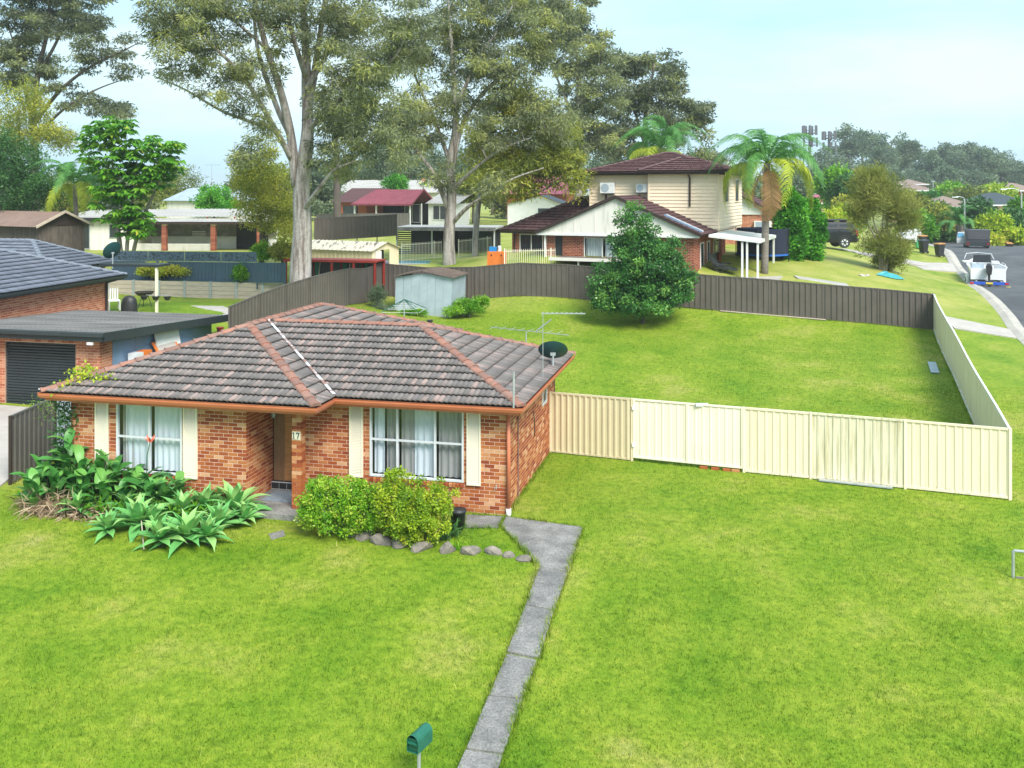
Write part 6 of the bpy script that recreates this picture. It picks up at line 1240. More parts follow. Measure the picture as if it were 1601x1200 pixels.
# ---- layered background trees across the skyline
BT = [(20,290,40,45,110,'behind the dark tree at the left edge'),(100,300,30,28,120,'behind the slim palm'),(160,290,35,30,130,'behind the umbrella tree'),(215,300,28,22,140,'left of the pale grey shed'),(378,300,24,26,130,'behind the golden wattle'),(440,280,30,40,120,'left of the big gum trunk, low'),(500,285,26,40,125,'right of the big gum trunk, low'),(545,270,26,28,160,'between big gum and dark trunk'),(610,265,30,25,170,'centre skyline, pale'),(665,270,28,25,175,'centre skyline, beside the second gum'),(725,265,30,35,150,'right of the second gum trunk'),(790,290,30,30,140,'behind the white gabled shed'),(830,275,30,30,150,'behind the pink roof'),(870,290,26,30,130,'left of the two-storey roof'),(945,265,25,25,120,'behind the upper storey wall'),(1110,255,18,22,125,'right of the two-storey roof'),(1150,290,25,22,130,'behind the queen palm trunk'),(1190,295,25,20,140,'behind the queen palm fronds'),(1235,290,25,22,150,'between palm and phone tower')]
for i, (px, py, rx, ry, d, w_) in enumerate(BT):
    tree('background_tree', 'mid green background tree '+w_, gp(px, d), [lm([(px,py+70,d),(px,py+10,d),(px+4,py-ry*.4,d)], [.4,.3,.1])], px_ell([(px,py,rx,ry,d,4),(px-rx*.5,py+ry*.5,rx*.7,ry*.7,d,3),(px+rx*.5,py+ry*.4,rx*.7,ry*.6,d,3),(px,py+ry*.9,rx*.9,ry*.6,d,3)]), 85, 75, .0095*d, (.0042*d,.0017*d), (LF, LGY, LF, LG)[i % 4], 'bark_pale', 500+i, tone=(.2,1), group='background trees', r0=.1)
# ---- far left gum
tree('gum_tree', 'dark gum with layered crown at the upper left', gp(58,80), [lm([(55,340,80),(54,250,80),(52,180,80),(60,110,80),(75,40,80),(80,-40,80)], [.6,.5,.42,.3,.2,.08]), lm([(54,200,80),(40,140,80),(25,80,80),(10,30,80)], [.28,.2,.12,.05]), lm([(55,190,80),(95,140,79),(140,105,79),(190,80,79),(220,65,79)], [.3,.22,.16,.1,.04]), lm([(54,215,80),(100,170,79),(150,140,79),(205,120,79)], [.22,.16,.1,.04]), lm([(58,120,80),(95,50,80),(110,-20,80)], [.24,.16,.07])],
    px_ell([(30,40,55,45,80,3.5),(95,30,50,40,80,3.5),(160,35,30,25,80,2.5),(150,75,45,22,79,2.5),(205,62,28,12,79,2),(120,110,50,25,79,3),(40,110,50,40,80,3.5),(200,112,22,14,79,2),(95,150,60,22,79,3),(160,165,40,22,79,2.5),(60,-30,120,40,80,4),(10,90,35,40,80,3),(140,-20,40,30,80,3),(185,180,20,14,79,2)]), 330, 130, .82, (.33,.10), LG, 'bark_dark', 12, droop=.45, flat=.42, tone=(.0,.7), r0=.07)
b = np.random.default_rng(1)
# ---- left side trees
def shrub(name, lab, px, py, rx, ry, d, th, m, n=90, per=110, cs=.5, leaf=(.16,.09), seed=1, extra=(), bark='bark_dark', cat='tree', group=None, tone=(.1,.9), flat=.8, trunk=.14, droop=.1, base=None):
    g0 = gp(px, d) if base is None else Vector(base); c = at(px, py, d); top = Vector((c.x, c.y, c.z))
    return tree(name, lab, g0, [([tuple(g0-Vector((0,0,.3))), tuple(g0.lerp(top, .5)), tuple(top)], [trunk, trunk*.7, trunk*.3])], px_ell([(px,py,rx,ry,d,th)]+list(extra)), n, per, cs, leaf, m, bark, seed, droop=droop, cat=cat, group=group, tone=tone, flat=flat, shell=.45)
shrub('leafy_tree', 'yellow-green feathery tree at the left edge above the dark tree', 30, 175, 45, 50, 66, 2.5, LGY, 120, 110, .8, (.2,.07), 31, [(85,215,40,22,66,2),(20,225,40,30,66,2)], tone=(.3,1))
shrub('dark_tree', 'dense dark green tree at the left edge behind the brown shed', 25, 280, 50, 60, 62, 2.5, LD, 170, 120, .7, (.16,.08), 32, [(0,240,30,40,62,2),(60,300,30,30,62,2)], tone=(.1,.9))
shrub('feathery_tree', 'pale green wattle with small leaves behind the umbrella tree', 265, 290, 50, 32, 95, 3, LGY, 110, 90, .8, (.25,.09), 33, [(310,300,30,22,95,2.5),(225,300,25,28,95,2)], tone=(.1,.7))
shrub('golden_wattle', 'golden flowered wattle tree beside the big gum trunk', 408, 290, 42, 75, 54, 2.2, LGY, 190, 120, .55, (.15,.06), 34, [(385,260,22,40,54,1.5),(430,330,25,45,54,1.6),(450,350,14,40,53,1.2)], tone=(.45,1.05), trunk=.12)
shrub('clipped_tree', 'clipped round green tree above the long white roof', 335, 312, 29, 22, 88, 1.8, LCY, 110, 110, .5, (.2,.1), 35, [(318,322,16,10,88,1.2),(355,322,20,10,88,1.4)], tone=(.3,1))
LU = leaf_mat('umbrella_leaf', [(0,(.035,.13,.015)),(.5,(.085,.235,.022)),(.9,(.17,.32,.03)),(1,(.34,.36,.04))], .3)
# ---- umbrella tree with whorled leaves
ut_ = thing('umbrella_tree', 'umbrella tree with large whorled glossy leaves behind the blue fence', 'tree', gp(205,56)); o0 = Vector(ut_.location); g = np.random.default_rng(41); bb = B(); rosettes = []
for (px, py, rx, ry, n) in ((165,230,42,45,26),(195,265,40,50,26),(170,310,30,40,18),(230,230,25,22,12),(268,228,14,9,5),(205,345,30,28,16),(265,258,20,18,9),(215,285,22,30,12),(180,195,30,16,10),(225,350,12,22,8),(250,275,20,18,8)):
    for _ in range(int(n*3.0)):
        a = g.uniform(0, 6.28); r = g.uniform(0, 1)**.5; rosettes.append(at(px+math.cos(a)*r*rx, py+math.sin(a)*r*ry, 56+g.uniform(-1.6,1.6)))
for px, tx in ((188,175),(196,215),(203,258),(192,165)): q = cr([tuple(gp(px,56)-Vector((0,0,.3))), tuple(at(px+(tx-px)*.3,350,56)), tuple(at(px+(tx-px)*.7,300,56)), tuple(at(tx,240,56))], 4); bb.tube([Vector(p)-o0 for p in q], list(np.linspace(.13,.04,len(q))), 7)
bb.obj('trunk', M['bark_pale'], ut_, True)
V = []; T = []
for c in rosettes:
    n = g.integers(9, 14); tn = g.uniform(.15, .9); axis_ = unit(g.normal(size=3)*.35+np.array([0,0,1.]))
    for k in range(n):
        a = 2*math.pi*k/n+g.uniform(-.2,.2); dr = np.array([math.cos(a), math.sin(a), -.25+g.uniform(-.25,.25)]); dr = unit(dr); s = np.cross(dr, axis_); s = unit(s); l = g.uniform(.38,.62); c0 = np.array(c-o0)
        V += [c0+dr*.06, c0+dr*l*.55+s*.11+axis_*.02, c0+dr*l-np.array([0,0,.1]), c0+dr*l*.55-s*.11+axis_*.02]; T.append(tn+g.normal()*.08)
mesh_obj('crown', np_mesh('crown', np.array(V), np.arange(len(V)).reshape(-1, 4), LU, {'tone': np.clip(T, 0, 1)}), ut_)
# ---- palms
def frond_mesh(name, L, m, n=46, ll=.55, arch=.55, droop=1.0, w=.062, seed=0, vee=.4):
    g = np.random.default_rng(seed); V = []; F = []; T = []
    def pos(t): return np.array([0, L*(t-.18*t*t*t), L*(arch*t-(arch+.35*droop)*t*t*t)])
    ts = np.linspace(0.0, 1, 12)
    for i, t in enumerate(ts):
        p = pos(t); r = .03*(1-t)+.006; V += [p+np.array([r,0,0]), p+np.array([-r,0,0]), p+np.array([0,0,r])]
    for i in range(11):
        for a in range(3): F.append((3*i+a, 3*i+(a+1) % 3, 3*i+3+(a+1) % 3, 3*i+3+a)); T.append(.5)
    for t in np.linspace(.12, 1, n):
        for s in (-1, 1):
            p = pos(t); tg = unit(pos(min(t+.02, 1.02))-pos(t)); l = ll*(math.sin(math.pi*min(1, .15+.8*t))**.6)*g.uniform(.8,1.15); dr = unit(np.array([s*1., 0, vee*.4-droop*.35+g.normal()*.15])+tg*.7); k = len(V); h = tg*w*.5
            e1 = p+dr*l*.5; e2 = p+dr*l+np.array([0,0,-.45*l*droop]); V += [p-h, p+h, e1+h*1.1, e1-h*1.1, e2]; F += [(k, k+1, k+2, k+3), (k+3, k+2, k+4, k+4)]; T += [g.uniform(.2,.9)]*2
    F2 = [f if len(set(f)) == 4 else f[:3] for f in F]; me = bpy.data.meshes.new(name); me.from_pydata([tuple(v) for v in V], [], F2); a = me.attributes.new('tone', 'FLOAT', 'FACE'); a.data.foreach_set('value', np.clip(np.array(T), 0, 1)); me.materials.append(m); return me
PG = leaf_mat('palm_green', [(0,(.04,.14,.035)),(1,(.13,.29,.07))], .4, .4); PY = leaf_mat('palm_yellow', [(0,(.17,.24,.02)),(1,(.38,.41,.04))], .45, .4); PBR = leaf_mat('palm_dead', [(0,(.28,.15,.07)),(1,(.42,.25,.13))], .8)
def palm(lab, base, top, r, L, spec, seed, bark='palm_bark', ll=.55, name='palm_tree'):
    t = thing(name, lab, 'palm', base); e = Vector(top)-Vector(base); B().tube([e*k/10+Vector((0,0,-.3 if k == 0 else 0)) for k in range(11)], [r*(1.25-.25*k/10)*(1 if k % 2 else .97) for k in range(11)], 12).obj('trunk', M[bark], t, True)
    g = random.Random(seed); ms = {}
    for (m, cnt, el0, el1, dr) in spec:
        mm = [frond_mesh('frond', L*(1+.08*i), m, ll=ll, droop=dr, seed=seed+i, arch=.55) for i in range(2)]
        for k in range(cnt): o = mesh_obj('frond', mm[k % 2], t, e); o.rotation_euler = (R(g.uniform(el0, el1)), R(g.uniform(-15,15)), 2*math.pi*(k+g.random()*.6)/cnt+g.random())
    return t
palm('queen palm with drooping green and yellow fronds beside the patio cover', gp(1195,52), at(1199,255,52), .17, 3.5, [(PG,9,10,45,.9),(PG,7,-14,10,.95),(PY,7,-28,-8,1.1),(PBR,3,-88,-76,.3)], 3, ll=.75)
palm('green palm crown rising behind the two-storey roof', gp(1033,74), at(1033,232,74), .2, 4.0, [(PG,16,-5,60,1.1),(PY,7,-40,-10,1.2)], 7, ll=.85)
palm('slim palm with arching fronds before the pale house wall', gp(122,60), at(117,288,60), .13, 3.1, [(PG,12,-5,55,.8),(PY,4,-28,-8,.9)], 9, ll=.6)
palm('short stocky date palm at the bend of the street', gp(1500,99), at(1500,352,99), .35, 2.9, [(PG,20,-15,70,.6)], 11, ll=.5)
# ---- cypress pair
for px, w_, top, lab in ((1236,26,303,'rounded bright cypress beside the brick gable, the bushier one'),(1268,22,315,'cypress standing on the car side of its twin')):
    dd = 58 if px < 1250 else 59; ee = []
    for k in range(7): f = k/6; ee.append((px, 400-(400-top)*f, w_*(math.sin(math.pi*(.22+.70*f))), 12, dd, w_*dd/FP*(math.sin(math.pi*(.22+.7*f)))))
    shrub('cypress', lab, px, 350, 6, 20, dd, .4, LCY, 260, 110, .32, (.2,.1), px, ee, tone=(.1,.95), group='cypress pair', droop=-.4, flat=1.1)
# ---- camellia bush by the back fence
shrub('camellia', 'big glossy dark green camellia against the back fence', 1005, 420, 55, 45, 45.3, 1.7, LC, 420, 120, .34, (.13,.075), 51, [(990,350,28,30,45.3,.9),(1000,385,45,35,45.3,1.4),(950,440,30,38,45.2,1.0),(1060,430,25,30,45.2,.9),(1000,455,60,28,45,1.5),(1003,472,58,15,44.9,1.4),(960,464,38,20,45,1.0),(1048,462,32,20,45,1.0),(1045,400,25,30,45.2,1.0)], cat='shrub', tone=(.05,1), trunk=.1, droop=.25)
# ---- wispy she-oak on the verge
g0 = gp(1378,58)
tree('she_oak', 'wispy olive she-oak with several thin stems on the verge', g0, [lm([(1376+i*3,425,58),(1372+i*6,380,58),(1365+dx*.5,340,58),(1365+dx,290,58+i*.3)], [.12,.09,.06,.02]) for i, dx in enumerate((-25,0,30,45))], px_ell([(1368,300,40,28,58,1.8),(1345,330,22,30,58,1.2),(1400,325,35,25,58,1.5),(1418,345,20,30,58,1.2),(1385,385,40,28,58,1.3),(1405,395,25,25,58,1.0),(1362,275,22,12,58,1.2)]), 300, 75, .36, (.42,.035), LS, 'bark_pale', 61, droop=-.55, flat=1, shell=.6, tone=(.1,1), r0=.025)
shrub('verge_shrub', 'dark tangled shrub at the foot of the she-oak', 1388, 405, 18, 14, 58.6, .8, LS, 60, 90, .3, (.2,.03), 62, cat='shrub', tone=(0,.4))
# ---- far wooded hill: trees one by one
g = np.random.default_rng(77); fx = [(1290,270,24,35,240),(1325,240,30,45,300),(1348,225,22,22,310),(1375,250,28,40,290),(1405,245,26,35,310),(1420,240,18,30,300),(1450,265,26,28,280),(1478,245,20,20,310),(1500,265,30,30,300),(1510,245,26,22,320),(1540,260,32,32,300),(1570,268,28,32,310),(1598,285,22,28,300),(1355,280,26,25,260),(1390,285,26,22,260),(1430,285,20,18,270),(1530,285,24,18,270),(1475,283,22,20,270),(1620,285,25,30,300),(1260,285,15,20,250)]
words = ['nearest the phone towers','second along from the towers','tall with a small top clump','third along, above the she-oak','fourth along, pale and open','narrow, above the peach house','low, over the white house','thin, with a high top','broad, mid hill','highest of the dark dome','dark, right of the dome','near the far lamp post','last before the photo edge','low, behind the round tree','low, behind the she-oak crown','low, above the peach roof','low, under the dark dome','low, above the white house','beyond the photo edge','small, under the taller tower']
for i, (px, py, rx, ry, d) in enumerate(fx):
    tree('hill_tree', 'far gum on the wooded hill, '+words[i], at(px, py+ry+22, d), [lm([(px,py+ry+40,d),(px,py+ry*.3,d),(px+g.uniform(-6,6),py-ry*.4,d)], [.7,.5,.2]), lm([(px,py+ry*.5,d),(px-rx*.5,py,d)], [.35,.1]), lm([(px,py+ry*.4,d),(px+rx*.5,py-ry*.2,d)], [.35,.1])],
        px_ell([(px,py,rx*.8,ry*.8,d,5),(px-rx*.45,py+ry*.2,rx*.6,ry*.5,d,4),(px+rx*.45,py-ry*.1,rx*.6,ry*.5,d,4),(px,py-ry*.7,rx*.45,ry*.35,d,3)]), 75, 70, 2.0, (.85,.35), LF, 'bark_pale', 100+i, group='trees on the wooded hill', flat=.55, tone=(.05,.95), r0=.2)
# ---- street shrubs and mid-distance trees on the right
S_ = [('round_tree','dense round green tree beyond the cypress',1306,290,20,28,115,3,LB,(.1,.7)),('round_tree','lower half of dense tree cluster beside the round one',1318,300,18,22,112,3,LD,(.3,1)),('yellow_shrub','yellow-green shrub behind the black car',1300,350,26,16,84,2,LY,(.2,.9)),('yellow_shrub','taller yellow-green shrub right of the black car',1322,345,18,22,86,2,LY,(.1,.7)),
  ('garden_tree','green tree below the peach house',1455,335,20,18,135,3,LD,(.3,1)),('garden_tree','clipped dark conifer before the white house',1456,318,8,12,160,1.5,LCY,(.1,.6)),('garden_tree','rounded bright green tree right of the white house',1488,302,13,10,175,2.5,LB,(.3,.8)),('garden_tree','olive tree in the middle distance behind the street bend',1515,312,28,14,160,4,LGY,(.2,.6)),('garden_tree','pale yellow-green tree above the far houses',1560,305,20,12,165,3,LY,(.2,.7)),
  ('street_shrub','green shrub mass at the street bend behind the bins',1435,355,20,25,100,2.5,LB,(.0,.5)),('street_shrub','pink flowering shrub over the bend of the street',1462,345,18,22,105,2.5,LGY,(.2,.8)),('street_hedge','dark hedge filling the end of the street',1475,370,22,14,104,1.5,LD,(.2,.9)),('garden_tree','dark tree behind the grey ute',1525,335,14,20,115,2.5,LD,(.2,.8)),('street_shrub','bright lime shrub beside the grey ute',1552,355,20,18,98,2,LY,(.1,.7)),('street_shrub','dark shrub behind the tilted bin',1575,350,18,20,100,2,LD,(.2,.9)),('street_shrub','spiky lime shrub by the tall lamp post',1585,372,18,10,96,1.5,LY,(.2,.8)),('street_shrub','green shrub cut off by the photo edge',1600,335,15,28,104,2,LB,(.1,.7)),('street_shrub','small yellow bush at the far kerb',1548,378,9,6,95,.8,LY,(.4,1)),
  ('garden_tree','palm-like pale shrub between the she-oak and cypress',1330,325,20,18,100,2,LGY,(.4,1)),('garden_tree','green tree filling behind the she-oak',1420,320,22,22,120,3,LGY,(.2,.8)),('garden_tree','low green trees left of the pink roof house',1340,312,16,14,130,3,LD,(.3,1)),('garden_tree','green tree between the towers and the pink roof',1310,320,10,8,140,2,LB,(.2,.6))]
for i, (nm, lab, px, py, rx, ry, d, th, m, tn) in enumerate(S_):
    shrub(nm, lab, px, py, rx, ry, d, th, m, 70, 80, .011*d*.75, (.004*d,.002*d), 200+i, tone=tn, group='garden plants along the far street', cat='shrub' if 'shrub' in nm or 'hedge' in nm else 'tree')
# ---- shrubs near the sheds
shrub('yellow_shrub', 'variegated cream leaved shrub before the blue fence', 242, 420, 26, 9, 49.3, .7, LY, 90, 90, .22, (.1,.06), 301, [(280,422,28,5,49.3,.4)], cat='shrub', tone=(.6,1))
shrub('fence_shrub', 'rounded green shrub at the end of the blue fence', 378, 425, 14, 13, 48.3, .5, LB, 60, 90, .2, (.09,.05), 302, cat='shrub', tone=(.1,.7)); shrub('shed_shrub', 'leafy green shrub at the left end of the cream shed', 410, 393, 15, 14, 53.5, .6, LB, 60, 90, .25, (.14,.05), 303, cat='shrub', tone=(.3,.9)); shrub('shed_shrub', 'pale shrub overhanging the left end of the cream shed roof', 442, 392, 16, 14, 53, .6, LGY, 60, 90, .25, (.14,.05), 304, cat='shrub', tone=(.4,1))
shrub('grey_weed', 'grey-green weedy shrub in the corner beside the zinc shed', 590, 462, 13, 16, 47, .5, LF, 70, 90, .2, (.14,.02), 305, [(600,485,22,8,46.5,.7)], cat='shrub', tone=(.4,1), droop=-.4); shrub('weed_clump', 'bright weedy clump at the side of the zinc shed', 733, 478, 22, 11, 46.2, .6, LB, 80, 90, .2, (.12,.04), 306, [(712,486,16,6,45.6,.4),(752,470,10,6,47,.4)], cat='shrub', tone=(.1,.8)); shrub('weed_clump', 'low weeds along the front foot of the zinc shed', 650, 488, 28, 4, 45.6, .25, LB, 50, 60, .12, (.1,.03), 307, cat='shrub', tone=(.1,.7))
shrub('fern_shrub', 'spiky green tree fern above the pale roof behind pergola', 620, 286, 16, 8, 125, 1.5, LCY, 40, 70, .6, (.7,.12), 308, cat='shrub'); shrub('lime_hedge', 'lime green hedge top behind the pale grey roof', 672, 296, 22, 6, 130, 1.5, LY, 40, 70, .6, (.4,.2), 309, cat='shrub')
# ================================================================ front garden
def hm(X, Y, z=None): p = Hm @ Vector((X, Y, 0)); return Vector((p.x, p.y, gz(p.x, p.y) if z is None else z))
def hedge(name, lab, px, py, rx, ry, m, seed, d, extra, tone):
    shrub(name, lab, px, py, rx, ry, d, .5, m, 330, 85, .115, (.055,.032), seed, extra, cat='shrub', tone=tone, flat=.9, trunk=.03, bark='bark_dark')
hedge('clipped_hedge', 'clipped bright green hedge beside the porch column', 535, 785, 62, 38, LB, 401, 20.6, [(500,775,32,28,20.7,.4),(560,790,45,38,20.6,.5),(535,810,60,25,20.4,.4),(490,805,22,20,20.5,.35)], (.45,1))
hedge('golden_bush', 'golden-leaved bush under the right front window', 640, 790, 60, 42, LY, 402, 20.3, [(690,780,28,30,20.4,.4),(610,760,25,25,20.5,.4),(650,815,58,30,20.1,.45),(620,800,35,35,20.2,.45),(622,742,10,8,20.5,.15)], (.0,.78))
# strappy agapanthus
def straps(name, lab, base, n, L, w_, m, seed, spread=1.0, cat='plant'):
    t = thing(name, lab, cat, base); g = random.Random(seed); ms = []
    for k in range(3):
        b = B(); h = L*(.8+.2*k)
        for i in range(6):
            s = i/5; y = h*.75*s*spread; z = h*(1.1*s-.95*s*s*s); ww = w_*(1-s**2)*.5+.002; b.v += [(-ww, y, z), (ww, y, z)]
        b.f = [(2*i, 2*i+1, 2*i+3, 2*i+2) for i in range(5)]; me = b.mesh('leaf', m); a = me.attributes.new('tone', 'FLOAT', 'FACE'); a.data.foreach_set('value', [.2+.3*k]*5); ms.append(me)
    for k in range(n):
        o = mesh_obj('leaf', ms[k % 3], t, (g.uniform(-.1,.1), g.uniform(-.1,.1), 0)); o.rotation_euler = (R(g.uniform(-25,25)), R(g.uniform(-12,12)), g.uniform(0, 6.28)); s = g.uniform(.75,1.2); o.scale = (1, s, s)
straps('agapanthus', 'dark green strappy clump between the golden bush and black pot', hit(690,845)+Vector((0,.1,-.02)), 46, .62, .04, LD, 1); straps('agapanthus', 'small strappy clump leaning on the black pot', hit(708,838), 20, .45, .035, LD, 2)
straps('grass_tuft', 'long grass tuft beside the pointed garden rock', hit(712,858), 26, .28, .02, LB, 3)
# agaves
AG = leaf_mat('agave_leaf', [(0,(.07,.24,.065)),(.5,(.14,.35,.10)),(1,(.28,.42,.14))], .38, .2)
ag_me = []
for k in range(3):
    b = B(); L = .80; n = 7; arch = (.55,.3,.85)[k]
    for i in range(n):
        s = i/(n-1); w_ = .10*math.sin(math.pi*min(1, .22+.78*s))**.8*(1 if s < .55 else (1-(s-.55)/.45)**.75)+.001; y = L*s*(1-.1*s); z = L*(arch*.55*s-.38*arch*s*s*s); b.v += [(-w_, y, z+w_*.35), (0, y, z), (w_, y, z+w_*.35)]
    for i in range(n-1): b.f += [(3*i, 3*i+1, 3*i+4, 3*i+3), (3*i+1, 3*i+2, 3*i+5, 3*i+4)]
    me = b.mesh('leaf', AG, True); a = me.attributes.new('tone', 'FLOAT', 'FACE'); a.data.foreach_set('value', [(.25,.5,.8)[k]]*len(me.polygons)); ag_me.append(me)
AGL = [(367,800,1.2,'rightmost agave beside the porch slab'),(343,822,1.0,'agave second from the porch along the front'),(310,775,1.05,'agave under the right shutter of the left window'),(292,843,1.15,'large frontmost agave spreading on the lawn edge'),(252,790,1.25,'agave with broad leaves below the window corner'),(250,848,.95,'low agave at the front left of the largest one'),(215,822,1.1,'agave in the middle of the bed front'),(170,830,.85,'smallest agave near the dry leaf heap'),(320,800,1.0,'agave behind the largest one'),(345,785,.9,'agave tucked against the brick pier'),(122,800,.8,'thin agave at the lawn edge below the canna lilies'),(285,805,1.0,'agave between the broad leaved and largest ones'),(236,822,.9,'agave half hidden left of the largest one'),(200,800,.95,'agave behind the bed middle near the dry stalk'),(382,812,.75,'small agave overlapping the porch slab edge'),(325,845,.85,'agave in front of the second one from the porch')]
g = random.Random(5)
for (px, py, s, lab) in AGL:
    p = hit(px, py+6); t = thing('agave', lab, 'agave', p+Vector((0, 0, .06+.08*g.random())), g.uniform(0,360), 'agaves in the front bed')
    B().tube([(0,0,-.2),(0,0,.03)], [.035,.05], 7).obj('stem', M['bark_dark'], t)
    for k in range(24):
        f = k/23; o = mesh_obj('leaf', ag_me[k % 3], t, (0,0,.02+.05*f)); o.rotation_euler = (R(-16+80*f**1.2+g.uniform(-8,8)), R(g.uniform(-8,8)), k*2.4+g.uniform(-.2,.2)); q = s*(1.05-.35*f)*g.uniform(.9,1.1); o.scale = (q, q, q)
# canna lilies
CN = leaf_mat('canna_leaf', [(0,(.025,.10,.02)),(.5,(.055,.19,.035)),(1,(.13,.29,.06))], .38, .2); cn_me = []
for k in range(3):
    b = B(); L = .60; n = 6
    for i in range(n): s = i/(n-1); w_ = .10*math.sin(math.pi*(.12+.86*s))**.9; b.v += [(-w_, L*s*.75, L*(.85*s-.5*s*s)+w_*.25), (0, L*s*.75, L*(.85*s-.5*s*s)), (w_, L*s*.75, L*(.85*s-.5*s*s)+w_*.25)]
    for i in range(n-1): b.f += [(3*i, 3*i+1, 3*i+4, 3*i+3), (3*i+1, 3*i+2, 3*i+5, 3*i+4)]
    me = b.mesh('leaf', CN, True); a = me.attributes.new('tone', 'FLOAT', 'FACE'); a.data.foreach_set('value', [(.2,.5,.85)[k]]*len(me.polygons)); cn_me.append(me)
CNL = [(-11.0,-1.6,.75),(-10.8,-1.35,1.0),(-10.4,-1.3,1.15),(-10.0,-1.35,.95),(-9.6,-1.3,1.0),(-9.15,-1.4,.95),(-8.7,-1.35,.75),(-8.3,-1.35,.75),(-10.9,-1.9,.7),(-10.3,-1.9,.75),(-9.7,-1.8,.8),(-9.1,-1.9,.7),(-8.6,-1.75,.65),(-10.7,-2.1,.5),(-8.0,-1.6,.6),(-7.6,-1.4,.6),(-10.6,-1.2,1.35)]
cw = ['beside the grey fence','in the corner near the vine','tall one at the house corner','under the left shutter','before the left shutter edge','at the left window edge','under the left window','under the window middle','front row, near the fence','front row, second from the fence','front row, third from the fence','front row, below the window edge','front row, below the window middle','low one at the bed tip by the fence','below the right window pane','beside the right shutter','tallest, against the vine']
for (X_, Y_, h), ww in zip(CNL, cw):
    t = thing('canna_lily', 'broad-leaved canna lily '+ww, 'canna', hm(X_, Y_), g.uniform(0,360), 'canna lilies in the front bed'); b = B()
    for s in range(3): x, y = g.uniform(-.15,.15), g.uniform(-.12,.12); b.tube([(x,y,-.1),(x*1.2,y*1.2,h*.95)], [.016,.01], 5)
    b.obj('stem', CN, t)
    for k in range(15): f = k/14; o = mesh_obj('leaf', cn_me[k % 3], t, (g.uniform(-.16,.16), g.uniform(-.14,.14), h*(.25+.7*f))); o.rotation_euler = (R(g.uniform(-25,35)), R(g.uniform(-15,15)), k*2.4+g.random()); q = g.uniform(.75,1.2); o.scale = (q,q,q)
t = thing('canna_flower', 'orange-red canna flower on a bare stalk before the left window', 'flower', hm(-8.35,-1.3)); B().tube([(0,0,0),(.03,0,1.2),(.1,0,1.5)], .01, 5).obj('stalk', CN, t)
FL = mat('orange_petal', (.8,.12,.03), (.7,.08,.03), 9, .5); [B().quad((.1,0,1.48),(.1+.1*math.cos(a)-.03*math.sin(a),.1*math.sin(a)+.03*math.cos(a),1.58),(.1+.15*math.cos(a),.15*math.sin(a),1.66),(.1+.1*math.cos(a)+.03*math.sin(a),.1*math.sin(a)-.03*math.cos(a),1.58)).obj('petal', FL, t) for a in (0,1.2,2.4,3.7,5)]
# dry leaf litter heap and under-planting
DRY = leaf_mat('dry_leaf', [(0,(.10,.065,.04)),(.5,(.25,.17,.11)),(1,(.42,.32,.22))], .9, .1)
gg = np.random.default_rng(9); n = 2600; X_ = gg.uniform(-11.4,-7.3,n); Y_ = gg.uniform(-2.5,-1.15,n); keep = (Y_ > -2.5+.25*np.abs(X_+9.4)); X_, Y_ = X_[keep], Y_[keep]; P = np.array([hm(x, y) for x, y in zip(X_, Y_)]); P[:, 2] += gg.uniform(0,.16,len(P))
tag(mesh_obj('leaf_litter', leaf_mesh('leaf_litter', P, .26, .03, DRY, gg.uniform(0,1,len(P)), None, .2, seed=4)), 'dry brown leaf litter covering the front garden bed', 'leaf litter', kind='stuff')
heap = np.array([hm(-10.25+gg.normal()*.36, -2.15+gg.normal()*.16) for _ in range(700)]); heap[:, 2] += gg.uniform(0,.38,700)
tag(mesh_obj('dry_heap', leaf_mesh('dry_heap', heap, .36, .025, DRY, gg.uniform(.2,1,700), None, .35, seed=5)), 'heap of dry brown canna leaves at the lawn edge', 'leaf heap', kind='stuff')
n = 5200; X_ = gg.uniform(-11.2,-6.3,n); Y_ = gg.uniform(-2.5,-1.1,n); keep = Y_ > -2.35+.12*np.abs(X_+8.6); X_, Y_ = X_[keep], Y_[keep]; P = np.array([hm(x, y) for x, y in zip(X_, Y_)]); P[:, 2] += gg.uniform(0,.32,len(P))
tag(mesh_obj('ground_cover', leaf_mesh('ground_cover', P, .13, .05, LB, gg.uniform(0,.6,len(P)), None, -.4, seed=6)), 'low green weeds filling the front garden bed', 'ground cover', kind='stuff')
for i, (a, c) in enumerate((((215,790),(225,862)),((190,772),(250,800)),((240,785),(300,800)),((130,705),(88,775)))):
    p, q = hit(*c), hit(*a); q = q+Vector((0,0,.45)); o = B().tube([Vector((0,0,.05)), (q-p)*.5+Vector((0,0,.12)), q-p], [.016,.012,.008], 5).obj('dry_stalk', M['timber_grey'], loc=p); tag(o, ['long dry flower stalk lying towards the lawn','dry stalk lying across the bed middle','dry stalk leaning to the largest agave','thin bent dry stem beside the grey fence'][i], 'stalk', 'dry stalks in the bed')
